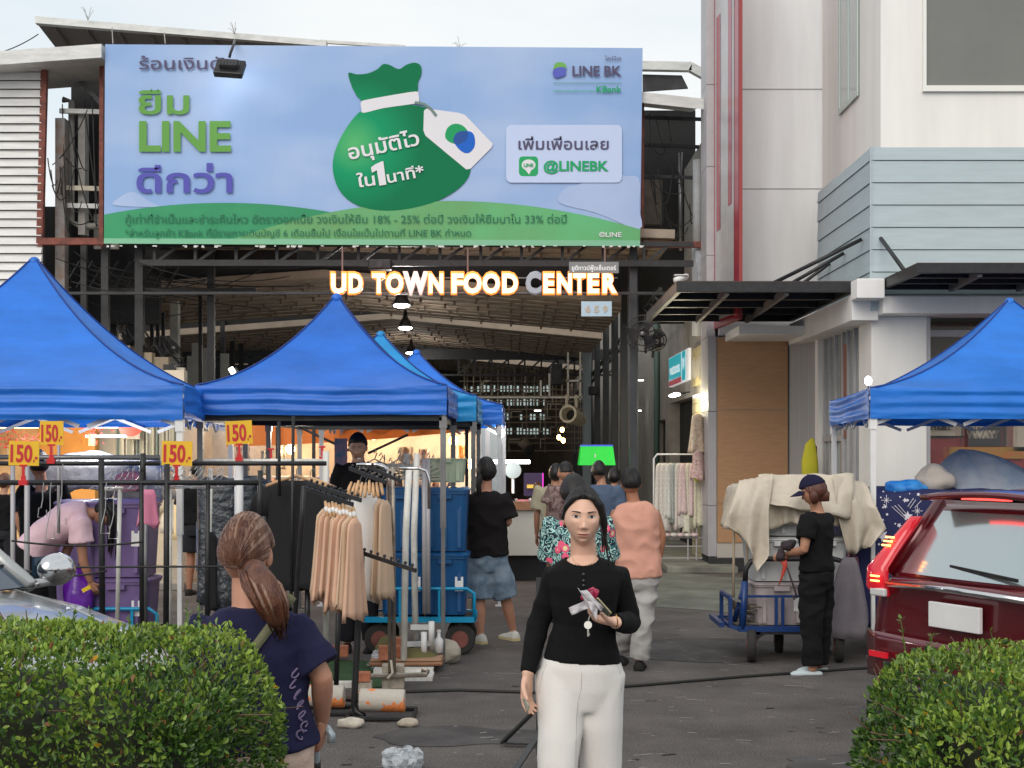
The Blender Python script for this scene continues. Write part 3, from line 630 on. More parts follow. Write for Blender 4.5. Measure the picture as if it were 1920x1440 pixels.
# ---------------------------------------------------------------- food hall
def hall():
    H=thing('food_hall','open food hall with beige lined roof bays, black trusses and dark posts','building',(-2,21,0))
    def bay(y0,y1,xe,ze,xr,slope,xl,label=None):
        zr=ze+slope*(xe-xr); zl=zr-slope*(xr-xl)*.8
        m=MB()
        m.add([(xe,y0,ze),(xr,y0,zr),(xr,y1,zr+.02),(xe,y1,ze+.02),(xl,y0,zl),(xl,y1,zl+.02)],[(0,1,2,3),(1,4,5,2)])
        m.build('roof_lining',M_ceil,H,solid=.05)
        MB().bar((xe,y0-.02,ze+.05),(xr,y0-.02,zr+.05),.05,.13).build('roof_edge',M_ceile,H); MB().bar((xr,y0-.02,zr+.05),(xl,y0-.02,zl+.05),.05,.13).build('roof_edge',M_ceile,H)
        if y0>21: MB().add([(xe,y0+.05,ze+.1),(xr,y0+.05,zr+.1),(xr,y0+.05,zr+1.2),(xe,y0+.05,zr+1.2),(xl,y0+.05,zl+.1),(xl,y0+.05,zr+1.2)],[(0,1,2,3),(1,4,5,2)]).build('gap_panel',M_dark,H,solid=.02)
        # ribs across + little brackets
        n=int((y1-y0)/.62)
        br=MB()
        for i in range(1,n):
            y=y0+(y1-y0)*i/n
            MB().bar((xe-.02,y,ze-.035),(xr,y,zr-.035),.025,.02).build('purlin',M_ceile,H); MB().bar((xr,y,zr-.035),(xl+.02,y,zl-.035),.025,.02).build('purlin',M_ceile,H)
        for i in range(1,n):
            y=y0+(y1-y0)*i/n; x=xl+.3+(i%2)*.2
            while x<xe-.2:
                zz=(ze+slope*(xe-x)) if x>xr else (zr-slope*.8*(xr-x)); br.boxb(x-.02,x+.02,y-.08,y-.01,zz-.11,zz-.03); x+=.62
        br.build('bracket',mat('bracket_brown',(.14,.10,.075),.8),H,kind='stuff')
    bay(20.9,23.4,2.45,4.95,-3.5,.03,-5.6)
    bay(23.6,29.4,1.95,4.27,-3.2,.085,-9)
    bay(30.0,37.5,1.95,4.19,-2.6,.095,-9)
    bay(38.2,50,1.95,4.0,-2.6,.09,-9)
    # entrance truss
    T=MB(); yb=20.75; zb=Z(493,yb); zt=Z(462,yb)
    MB().bar((X(262,yb),yb,zb),(X(1300,yb),yb,zb-.01),.07,.09).build('truss_chord',M_blk,H)
    MB().bar((X(262,yb),yb,zt+.03),(X(1300,yb),yb,zt+.03),.07,.07).build('truss_chord',M_blk,H)
    x=X(290,yb); st=.61
    while x<X(1230,yb):
        MB().bar((x,yb,zb),(x,yb,zt+.02),.045).build('truss_web',M_blk,H); MB().bar((x+.04,yb,zb+.02),(x+st*.62,yb,zt+.02),.04).build('truss_web',M_blk,H); x+=st
    # second beam line at the left and the sign beam
    MB().boxb(X(110,20.7),X(1290,20.7),20.66,20.74,Z(575,20.7)+.18,Z(545,20.7)-.02).build('sign_beam',M_dark2,H)
    MB().boxb(X(280,22.5),X(560,22.5),22.3,22.4,Z(505,22.5),Z(472,22.5)).build('gap_panel',M_dark,H)
    # rear truss
    yb=36.0; 
    MB().boxb(X(660,yb),X(1170,yb),yb,yb+.2,Z(674,yb),Z(655,yb)).build('truss_chord',M_blk,H); MB().boxb(X(700,yb),X(1160,yb),yb,yb+.06,Z(705,yb),Z(701,yb)).build('truss_chord',M_blk,H)
    for i in range(11):
        px=860+i*31; MB().bar(P(px,702,yb),P(px,674,yb),.045).build('truss_web',M_blk,H); MB().bar(P(px+2,700,yb),P(px+29,675,yb),.045).build('truss_web',M_blk,H)
    # posts on the right, receding
    for y,x,w in((20.95,1.83,.11),(22.7,1.98,.16),(24.8,2.0,.13),(27,2.0,.13),(29.5,2.0,.13),(32.5,2.0,.13),(36,2.0,.14),(40,2.0,.14),(44,2.0,.14)):
        MB().boxb(x-w/2,x+w/2,y-w/2,y+w/2,0,4.9).build('post',mat('blue_black_steel',(.035,.04,.048),.45,var=.2),H)
    MB().boxb(X(1093,34),X(1108,34),34,34.2,0,Z(660,34)).build('post',mat('pale_blue_grey_post',(.33,.40,.42),.6),H,label='pale blue grey column')
    # lacing beam running back on the right
    for dz in(0,.2): MB().bar((2.25,21,Z(548,21)+dz-.15),(1.95,46,3.25+dz),.05).build('side_beam',M_blk,H)
    for i in range(34):
        t=i/34; a=V((2.25,21,Z(548,21)-.15)).lerp(V((1.95,46,3.25)),t); b=V((2.25,21,Z(548,21)+.05)).lerp(V((1.95,46,3.45)),t+1/34); MB().bar(a,b,.025).build('side_lacing',M_grey,H)
    MB().boxb(2.12,2.16,21,48,0,3.0).build('side_screen',mat('dark_screen',(.03,.03,.032),.6,var=.3,vscale=2),H) if False else None
    # left posts
    for px,y,w in((262,21,.12),(198,21.2,.11),(158,21.4,.09),(214,23,.12),(242,24,.09),(285,25,.06),(296,26,.06),(306,27,.06),(376,24.5,.06),(396,22.2,.11),(418,30,.1),(436,32,.1),(452,33,.1),(470,36,.12)):
        MB().boxb(X(px,y)-w/2,X(px,y)+w/2,y-w/2,y+w/2,0,4.95).build('post',M_blk,H)
    MB().boxb(X(326,25)-.07,X(326,25)+.07,25,25.2,2,Z(565,25)).build('post',mat('white_grey_post',(.4,.41,.38),.6,var=.15),H,label='off white round column')
    MB().boxb(X(108,20.9),X(118,20.9),20.8,20.9,0,Z(535,20.9)).build('post',M_roofw,H)
    # left frames and diagonals
    r=random.Random(8)
    MB().boxb(X(110,22),X(480,22),22,22.07,Z(552,22),Z(540,22)).build('side_beam',M_blk,H)
    MB().boxb(X(110,23),X(330,23),23,23.07,Z(498,23),Z(488,23)).build('side_beam',M_blk,H)
    for i in range(9):
        x=120+i*24; MB().bar(P(x,540,22),P(x+30,490,22.2),.03).build('truss_web',M_blk,H)
    for i in range(14):
        wire('cable',sagline(P(r.uniform(85,300),r.uniform(470,530),20.6+r.uniform(0,2)),P(r.uniform(300,620),r.uniform(480,590),20.8+r.uniform(0,3)),r.uniform(.05,.35)),.008,M_cable,H)
    # dark back and side walls
    MB().boxb(-12,-1.6,44,44.2,0,7).build('rear_wall',M_dark2,H)
    MB().boxb(-12,5,50,50.2,0,8).build('rear_wall',M_dark2,H)
    MB().boxb(-12,-11.8,21,50,0,5.2).build('side_wall',M_dark2,H)
    MB().boxb(X(265,32),X(420,32),32,32.2,Z(606,32),Z(573,32)).build('rear_band',mat('dusty_pink_wall',(.30,.19,.145),.8,var=.1),H)
    m=MB()
    for i in range(12): m.boxb(X(300,34),X(560,34),34,34.1,2.2+i*.17,2.35+i*.17)
    m.build('louvre',mat('blue_black_louvre',(.04,.05,.06),.6),H,kind='stuff')
    for px0,px1,y0,y1 in((343,370,665,740),(372,392,650,740),(405,420,660,740),(352,366,640,700)):
        MB().boxb(X(px0,28),X(px1,28),28+px0*.001,28.1+px0*.001,Z(y1,28),Z(y0,28)).build('partition_panel',mat('pale_partition',(.33,.34,.32),.7,var=.1),H)
    return H
hall()
def hall_items():
    # broken plaster wall and brown roof scraps at left
    w=thing('plaster_parapet','broken beige plaster parapet wall stepping down behind the left blue tent','wall',P(250,700,20.9))
    for (a,b,c_,d_) in((200,244,648,780),(244,282,660,780),(282,311,668,780)):
        MB().boxb(X(a,20.9),X(b,20.9)-.004,20.9+(a-200)*.002,21.2,Z(d_,20.9),Z(c_,20.9)).build('plaster_block',mat('stained_plaster',(.33,.27,.19),.85,bump=.4,bscale=18,col2=(.20,.16,.11),vscale=5),w)
    MB().prism([(0,0),(1.0,-.70),(1.0,-1.4),(-.6,-1.2),(-.5,.35)],P(135,595,21.0),(1,0,0),(0,0,1),(0,.3,0)).build('roof_scrap',mat('brown_roof_scrap',(.16,.10,.07),.8,var=.3),w)
    MB().tube([P(100,545,20.7),P(128,556,20.7),P(132,600,20.7)],.04,8).build('vent_pipe',mat('beige_pipe',(.36,.33,.28),.6),w,smooth=True)
    MB().boxb(X(309,20.5),X(330,20.5),20.4,20.55,Z(715,20.5),Z(684,20.5)).build('junction_box',M_blk,w); MB().boxb(X(330,20.6),X(348,20.6),20.5,20.6,Z(720,20.6),Z(690,20.6)).build('pale_box',M_cream,w)
    # letters
    s=thing('hall_sign','lit UD TOWN FOOD CENTER letter sign hanging under the billboard truss','sign',(X(890,20.0),20.0,Z(550,20)))
    lit=mat('letter_lit',(1,.8,.55),.4,emit=(1,.72,.42),estr=1.0); halo=mat('letter_side_glow',(1,.35,.08),.4,emit=(1,.24,.03),estr=1.0); off=mat('letter_unlit',(.40,.42,.48),.4); half=mat('letter_half_lit',(.8,.6,.6),.4,emit=(1,.62,.5),estr=.55)
    Yl=20.0; h=34
    def letter(ch,x0,x1,mt,sm):
        hh=35*Yl/F
        o=text('letter',ch,sm,s,P(x0-1.6,549.4,Yl),(1,0,0),(0,0,1),h=hh*1.08,w=(x1-x0+3.2)*Yl/F,bold=.062,ext=.09)
        f=text('letter_face',ch,mt,s,P(x0,547.6,Yl-.05),(1,0,0),(0,0,1),h=hh*.96,w=(x1-x0)*Yl/F,bold=.045)
        f.parent=o
    for ch,a,b in(('U',621,649),('D',654,680),('T',698,722),('O',724,756),('W',757,802),('N',804,831),('F',847,869),('O',869,903),('O',905,937),('D',942,971),('C',987,1014),('E',1019,1039),('N',1045,1072),('T',1075,1098),('E',1102,1123),('R',1130,1157)):
        letter(ch,a,b,off if ch=='C' else half if ch=='W' else lit,off if ch=='C' else half if ch=='W' else halo)
    for y in(521,549): MB().bar(P(621,y,20.09),P(1158,y,20.09),.014).build('rail',M_grey,s)
    for px in(642,877,1134): MB().bar(P(px,465,20.1),P(px,520,20.1),.022).build('hanger_rod',mat('dull_red_rod',(.2,.12,.11),.6),s)
    lamp('glow',P(880,535,19.7),0,(1,.6,.3)) if False else None
    t=thing('thai_name_plate','grey translucent Thai name plate above the end of the lit letters','sign',P(1113,502,19.95))
    MB().boxb(X(1067,19.95),X(1160,19.95),19.95,19.97,Z(512,19.95),Z(491,19.95)).build('plate',mat('grey_plate',(.22,.22,.22),.4),t)
    text('lettering','ยูดีทาวน์ฟู๊ดเซ็นเตอร์',mat('plate_letter',(.75,.75,.76),.5,emit=(1,1,1),estr=.15),t,P(1072,506.5,19.94),(1,0,0),(0,0,1),h=8*19.95/F,w=83*19.95/F,bold=.02)
    t=thing('number_plate','pale blue hanging plate reading 659 under the lit letters','sign',P(1119,580,19.95))
    MB().boxb(X(1090,19.95),X(1147,19.95),19.95,19.97,Z(593,19.95),Z(565,19.95)).build('plate',mat('pale_blue_plate',(.42,.55,.66),.4),t)
    text('lettering','6 5 9',mat('tan_ink',(.5,.42,.34),.5),t,P(1097,585.5,19.94),(1,0,0),(0,0,1),h=12*19.95/F,w=43*19.95/F,bold=.03)
    for px in(1092,1144): MB().bar(P(px,549,19.96),P(px,565,19.96),.005).build('thread',M_grey,t)
    # pendant high-bay lamps
    for i,(px,py,y,nm) in enumerate(((753,573,22,'nearest, topmost of three'),(760,615,26.5,'middle of three'),(771,662,34,'farthest of three'))):
        l=thing('pendant_lamp','lit metal high bay pendant lamp, '+nm+' hanging in a row','lamp',P(px,py,y))
        c=P(px,py,y); MB().tube([c+V((0,0,.34)),c+V((0,0,.2)),c+V((0,0,.16)),c+V((0,0,.02))],[.03,.05,.08,.14],14).build('shade',M_blk,l,smooth=True)
        MB().ell(c,(.135,.135,.035),14,6).build('bulb',M_lum,l,smooth=True)
        MB().bar(c+V((0,0,.34)),c+V((0,0,.75)),.012).build('cord',M_cable,l); lamp('pendant_light',c-V((0,0,.12)),45,(1,.95,.88),.12,l)
    for px,py,y in((1008,770,30),(1196,770,30),(1214,530,24),(1200,713,28)):
        l=thing('tube_light',{1008:'small white tube light in the lattice behind the hall',1196:'low small tube light between the dark posts',1214:'small tube light high beside the security camera',1200:'small tube light above the dark posts'}[px],'lamp',P(px,py,y)); MB().box(P(px,py,y),(.14,.03,.02)).build('tube',M_lum,l)
    # speakers / black boxes
    for px,py,y,w,h,lb in((1043,702,30,.26,.46,'large black loudspeaker hanging under the rear truss'),(713,497,20.6,.34,.15,'flat black speaker box hanging on the entrance truss'),(1113,733,32,.24,.2,'small black speaker on the pale column')):
        o=thing('speaker',lb,'speaker',P(px,py,y)); MB().box(P(px,py,y),(w,.22,h)).build('cabinet',M_blk,o,bevel=.02); MB().tube([P(px,py,y)-V((0,.11,0)),P(px,py,y)-V((0,.125,0))],min(w,h)*.36,14).build('cone',M_dark2,o)
    # CCTV
    o=thing('security_camera','white bullet security camera above the slatted canopy','camera',P(1276,522,19.9))
    MB().tube([P(1266,526,19.8),P(1288,518,19.9)],.045,10).build('body',M_white,o,smooth=True); MB().box(P(1277,516,19.85),(.2,.12,.012)).build('hood',M_white,o); MB().tube([P(1280,524,19.9),P(1280,534,20)],.015,6).build('bracket',M_white,o)
    # large wall fan pair
    def fan(nm,c,r,ax,up=(0,0,1)):
        f=thing('wall_fan',nm,'fan',c); ax=V(ax).normalized(); u=ax.cross(V(up)).normalized(); v=u.cross(ax)
        g=MB()
        for k in range(40):
            a=2*math.pi*k/40; d=u*math.cos(a)+v*math.sin(a); g.tube([c+d*.03+ax*.1,c+d*r*.6+ax*.11,c+d*r+ax*0.02],.004,3)
        for rr in(r,r*.66,r*.33): g.tube([c+(u*math.cos(a*.3142)+v*math.sin(a*.3142))*rr+ax*(.02 if rr==r else .1) for a in range(21)],.008,4)
        g.build('guard',M_blk,f)
        bl=MB()
        for k in range(3):
            a=2*math.pi*k/3; d=u*math.cos(a)+v*math.sin(a); e=ax.cross(d); bl.add([c+d*.04-e*.03,c+d*r*.88-e*.09+ax*.03,c+d*r*.85+e*.12-ax*.03,c+d*.05+e*.04],[(0,1,2,3)])
        bl.build('blade',M_dark2,f,solid=.004); MB().tube([c-ax*.16,c+ax*.05],.07,10).build('motor',M_blk,f,smooth=True); MB().tube([c-ax*.15,c-ax*.2-V(up)*.3],.02,6).build('bracket',M_blk,f)
        MB().ell(c+ax*.11,(.04,.04,.04),8,6).build('badge',M_grey,f)
        return f
    fan('large black wall fan on the right post of the hall entrance',P(1207,625,20.6),.27,(-.25,-1,-.1)); fan('smaller black wall fan just below and right of the large one',P(1229,638,21.0),.165,(.1,-1,-.25))
    fan('black fan seen edge on, hanging before the off white column',P(316,660,22.0),.30,(.88,-.35,.62)); fan('dark fan tilted between the left black posts',P(253,635,22.4),.40,(.85,-.3,.6))
    # air duct with frame
    d=thing('air_blower','cream cylindrical air blower hanging from a white pipe frame','blower',P(1068,778,26))
    c=P(1065,776,26); ax=V((.5,-.8,.35)).normalized(); ax=V((-.35,-.9,.12)).normalized()
    m=MB(); u=ax.cross(V((0,0,1))).normalized(); v=u.cross(ax)
    n=20; rings=[[c+ax*s+(u*math.cos(2*math.pi*k/n)+v*math.sin(2*math.pi*k/n))*r_ for k in range(n)] for s,r_ in((-.2,.10),(0,.13),(0,.17),(-.25,.17),(-.27,.14),(-.7,.14))]
    m.loft(rings,False).build('barrel',mat('cream_metal',(.50,.45,.34),.5),d,smooth=False,solid=.006)
    MB().tube([c-ax*.22,c-ax*.24],.11,14).build('core',M_dark,d)
    for dx in(-.02,.16): MB().bar(c+V((dx,.2,.12)),c+V((dx,.2,.36)),.05).build('hanger',mat('cream_metal',(.5,.45,.34)),d)
    fr=thing('welded_frame','white welded pipe frame carrying the air blower','frame',P(1000,745,26.2))
    wm=mat('cream_paint_steel',(.5,.49,.44),.5)
    for a,b in((P(880,745,26.2),P(1092,745,26.2)),(P(1088,660,26.2),P(1088,750,26.2)),(P(1065,660,26.2),P(1065,750,26.2)),(P(1030,700,26.2),P(1030,745,26.2)),(P(1014,713,26.2),P(1014,745,26.2)),(P(1062,714,26.2),P(1090,714,26.2))):
        MB().bar(a,b,.035).build('pipe',wm,fr)
    d2=thing('air_blower','dim brown blower pointing down in the far hall','blower',P(990,838,34)); MB().tube([P(978,826,34),P(992,842,34)],[.13,.13],14).build('barrel',mat('dim_brown_metal',(.16,.13,.1),.6),d2,smooth=True); MB().ell(P(993,843,33.8),(.12,.05,.12),12,8).build('core',M_dark,d2)
    # lattice of pipes behind the rear truss
    la=thing('pipe_lattice','dense brown and cream pipe lattice closing the rear of the hall','lattice',P(980,800,39))
    r=random.Random(21); g=MB(); g2=MB()
    for i in range(13):
        y=690+i*13+r.uniform(-2,2); g.bar(P(860,y,39),P(1110,y+r.uniform(-2,2),39),.03)
    for i in range(22):
        x=868+i*11+r.uniform(-3,3); (g if i%3 else g2).bar(P(x,684,39.1),P(x,r.choice((800,850,850,760)),39.1),.035)
    for i in range(26):
        x=r.uniform(868,1080); y=r.uniform(690,830); w_=r.uniform(8,22); g2.bar(P(x,y,38.8),P(x+w_,y,38.8),.028); g2.bar(P(x,y,38.8),P(x,y+r.uniform(8,24),38.8),.028)
    g.build('pipe',mat('brown_cream_pipe',(.21,.16,.11),.6),la,kind='stuff'); g2.build('pipe',mat('cream_pipe',(.33,.30,.22),.6),la,kind='stuff')
    # far lit building behind
    fb=thing('far_building','dim building with small pale window panes seen through the rear lattice','building',P(960,850,47))
    MB().boxb(X(860,47),X(1110,47),47,48,0,Z(690,47)).build('wall',mat('dim_brown_wall',(.12,.09,.07),.8,var=.2),fb)
    wmn=mat('pale_window',(.5,.6,.6),.5,emit=(.65,.8,.78),estr=.42)
    for yy in(722,748,775,802):
        for k in range(26):
            if r.random()<.32: continue
            px=870+k*6.2; MB().boxb(X(px,46.9),X(px+r.uniform(2.2,4.2),46.9),46.95,46.99,Z(yy+12,46.9),Z(yy+r.uniform(0,3),46.9)).build('window',wmn,fb)
    # green greenery glimpses at left
    gp=thing('far_foliage','green foliage glimpsed through the open left side of the hall','tree',P(175,600,34)); gm=MB()
    for i in range(900):
        p=P(r.uniform(130,245),r.uniform(560,630),r.uniform(31,33)); q=.1; gm.add([p,p+V((r.uniform(-q,q),r.uniform(-q,q),r.uniform(-q,q))),p+V((r.uniform(-q,q),r.uniform(-q,q),r.uniform(-q,q)))],[(0,1,2)])
    gm.build('crown',mat('far_green',(.10,.22,.03),.7,var=.4,emit=(.2,.4,.05),estr=.0,transl=.4),gp,kind='stuff'); MB().tube([P(180,700,32),P(178,590,32)],.1,6).build('trunk',M_wood,gp)
    # pendants bulbs
    for px,py,y,nm in((1052,820,24,'lowest left'),(1058,806,24.5,'topmost'),(1060,826,24.2,'lowest right')):
        l=thing('filament_bulb','warm glowing bare bulb, '+nm+' of the three bulbs under the blower','lamp',P(px,py,y)); MB().ell(P(px-4,py,y),(.035,.035,.045),10,8).build('bulb',M_warm,l,smooth=True); MB().bar(P(px-4,py-4,y),P(px-4,py-60,y),.006).build('cord',M_cable,l)
    # green lampshade
    g=thing('green_lampshade','bright green fabric hood lit from inside in the far hall','lampshade',P(1118,872,22)); Yg=22
    gm=mat('green_shade',(.0,.40,.02),.5,emit=(.0,.55,.04),estr=.42,var=.1)
    def trap(y0,w0,w1,d0,d1,z0,z1):
        cx=X(1118,Yg); return [[V((cx+sx*w*.5,Yg+sy*d*.5,z)) for sx,sy in((-1,-1),(1,-1),(1,1),(-1,1))] for w,d,z in((w0,d0,z0),(w1,d1,z1))]
    MB().loft(trap(0,.56,.49,.6,.45,Z(872,Yg),Z(837,Yg)),False).build('hood',gm,g,solid=.01); MB().loft(trap(0,.50,.49,.46,.45,Z(837,Yg),Z(834,Yg))).build('rim',mat('blue_trim',(.02,.05,.4),.5,emit=(.05,.1,.7),estr=.4),g)
    MB().boxb(X(1113,Yg),X(1115,Yg),Yg-.275,Yg-.27,Z(858,Yg),Z(851,Yg)).build('emblem',M_white,g)
    for sx in(-.2,.2): MB().bar((X(1118,Yg)+sx,Yg,Z(834,Yg)),(X(1118,Yg)+sx,Yg,3.2),.008).build('cord',M_cable,g)
    # corner tube light at far left of the hall and one behind centre tent
    for a,b,y,nm in(((68,534),(82,516),20.3,'bright tilted flood tube at the foot of the slatted wall'),((432,690),(438,700),24,'small bright light above the left end of the centre tent')):
        l=thing('tube_light',nm,'lamp',P(*a,y)); MB().tube([P(*a,y),P(*b,y)],.045,8).build('tube',mat('cool_tube',(1,1,1),.5,emit=(1,1,.86),estr=5),l,smooth=True); MB().tube([P(*a,y)+V((.06,.05,0)),P(*b,y)+V((.06,.05,0))],.04,8).build('housing',M_grey,l)
hall_items()
# ---------------------------------------------------------------- tents
def tent(label,x0,x1,y0,y1,ze,za,leg_mat,colr,val=.25,skew=0,legs=(1,1,1,1),truss=1,cloth='tent_blue',group='blue pop-up market tents'):
    T=thing('market_tent',label,'tent',((x0+x1)/2,y0,0),group)
    m=mat(cloth,colr,.42,bump=.35,bscale=5,stretch=(1,1,3),var=.13,vscale=2.0,transl=.14,spec=.45,bd=.02)
    cx,cy=(x0+x1)/2+skew/2,(y0+y1)/2
    C=[V((x0,y0,ze)),V((x1,y0,ze)),V((x1+skew,y1,ze)),V((x0+skew,y1,ze))]; A=V((cx,cy,za))
    seed=x0*3.1+y0
    def roof(a,b,k):
        def f(u,v):
            # v 0 at eave, 1 apex ; u along the eave
            h=.30*v+.70*v**2.1
            p=a.lerp(b,u); q=p.lerp(V((A.x,A.y,ze)),v*.985); z=ze+(za-ze)*h
            edge=math.sin(math.pi*u); z-=.05*edge*(1-v)*(.4+v*2)   # cloth sags between the hip ridges
            z+=.012*noise.noise(V((q.x*2.2+seed,q.y*2.2,k)))*edge
            z-=.012*math.exp(-((v-.02)/.03)**2)
            return V((q.x,q.y,z))
        return f
    for k in range(4):
        MB().grid(roof(C[k],C[(k+1)%4],k),28,22).build('canopy_panel',m,T,smooth=True)
    MB().ell(A-V((0,0,.02)),(.05,.05,.05),10,6).build('cap',m,T,smooth=True)
    mid=V((cx,cy,0))
    for k in range(4):
        a,b=C[k],C[(k+1)%4]; out=((a+b)/2-V((cx,cy,ze))).normalized()
        def f(u,v,a=a,b=b,out=out,k=k):
            p=a.lerp(b,u); e=math.sin(math.pi*min(1,max(0,u)))
            w=.014*math.sin(v*17+1.8*noise.noise(V((u*2.5,seed,k))))*(.35+.65*noise.noise(V((u*3,v*1.5,seed+k)))+.3)*(e**.4)
            w+=.008*noise.noise(V((u*7,v*14,seed+k)))
            return p+out*(.012+w+.02*e*v)+V((0,0,-val*v-.006*e-.008*noise.noise(V((u*5,seed,9)))*v))
        MB().grid(f,56,16).build('valance',m,T,smooth=True)
    # piping on the hips
    for k in range(4):
        pts=[]
        for i in range(13):
            v=i/12; h=.30*v+.70*v**2.1; q=C[k].lerp(V((A.x,A.y,ze)),v*.985); pts.append(V((q.x,q.y,ze+(za-ze)*h+.004)))
        MB().tube(pts,.008,5).build('piping',mat('tent_seam',(.01,.04,.22),.6),T,smooth=True)
    for k,on in enumerate(legs):
        if not on: continue
        c=C[k]; ix=.03 if k in(0,3) else -.03; iy=.03 if k<2 else -.03
        l=MB().boxb(c.x+ix-.022,c.x+ix+.022,c.y+iy-.022,c.y+iy+.022,1.1,ze-.01).build('leg',leg_mat,T)
        MB().boxb(c.x+ix-.016,c.x+ix+.016,c.y+iy-.016,c.y+iy+.016,.01,1.12).build('lower_leg',leg_mat,l)
        MB().boxb(c.x+ix-.03,c.x+ix+.03,c.y+iy-.03,c.y+iy+.03,ze-.34,ze-.25).build('slider',leg_mat,l); MB().boxb(c.x+ix-.045,c.x+ix+.045,c.y+iy-.045,c.y+iy+.045,0,.012).build('foot',leg_mat,l)
    # scissor trusses
    for k in range(4):
        a,b=C[k],C[(k+1)%4]
        if not truss:
            inw=(V((cx,cy,ze))-(a+b)/2).normalized()*.05; MB().bar(a+V((0,0,-val-.02))+inw,b+V((0,0,-val-.02))+inw,.02,.06).build('truss_bar',M_blk,T); continue
        for s in range(4):
            p=a.lerp(b,s/4+.01); q=a.lerp(b,(s+1)/4-.01); hi,lo=-.03,-.30
            inw=(V((cx,cy,ze))-(a+b)/2).normalized()*.05
            MB().bar(p+V((0,0,hi if s%2 else lo))+inw,q+V((0,0,lo if s%2 else hi))+inw,.014,.03).build('truss_bar',leg_mat,T)
            MB().bar(p+V((0,0,lo if s%2 else hi))+inw*1.4,q+V((0,0,hi if s%2 else lo))+inw*1.4,.014,.03).build('truss_bar',leg_mat,T)
    for k in range(4): MB().bar(C[k]+V((0,0,-.08)),V((cx,cy,ze-.0)),.018,.03).build('roof_bar',leg_mat,T)
    MB().bar((cx,cy,ze-.05),(cx,cy,za-.03),.03).build('centre_pole',leg_mat,T)
    return T
BL=(.018,.165,.64)
tent('large blue tent with white legs filling the left edge',-5.42,-2.42,10.2,13.2,2.2,3.33,M_white,BL,skew=-.22)
tent('blue tent with dark legs standing in the centre behind the clothes racks',-2.52,-.52,11.05,13.0,2.24,3.06,M_grey,(.018,.15,.62),val=.23,truss=0,cloth='tent_blue_centre')
tent('lighter blue tent just behind the central tent',-2.36,-.34,13.25,15.25,2.25,2.93,M_grey,(.015,.28,.64),val=.24,truss=0,cloth='tent_blue_light')
tent('farthest blue tent, last of the row beside the hall entrance',-2.15,-.11,15.4,17.4,2.24,2.9,M_white,(.02,.17,.68),val=.22,cloth='tent_blue_back')
tent('blue tent with white legs at the right before the white pillar',2.97,6.0,11.5,14.5,2.24,3.13,M_white,(.018,.19,.70),skew=.36,cloth='tent_blue_right')
def orange_awning():
    m=mat('orange_tarp',(.62,.20,.05),.6,bump=.3,bscale=5,transl=.35,var=.08)
    T=thing('orange_awning','orange tarpaulin awning stretched over the lit stall behind the central tent','awning',(-1.8,17.6,2.0))
    y0,y1=17.3,18.8
    MB().grid(lambda u,v:V((X(425,y0)+(X(885,y0)-X(425,y0))*u,y0+(y1-y0)*v,2.12+.16*v-.03*math.sin(math.pi*u)+.02*noise.noise(V((u*6,v*3,2))))),30,8).build('sheet',m,T,smooth=True)
    MB().grid(lambda u,v:V((X(425,y0)+(X(885,y0)-X(425,y0))*u,y0-.02+.015*math.sin(u*40),2.12-.03*math.sin(math.pi*u)-(.34-.2*u)*v)),60,4).build('valance',m,T,smooth=True)
    for px in(520,588,875): MB().boxb(X(px,17.2)-.02,X(px,17.2)+.02,17.2,17.24,0,2.2).build('post',M_blk,T)
orange_awning()

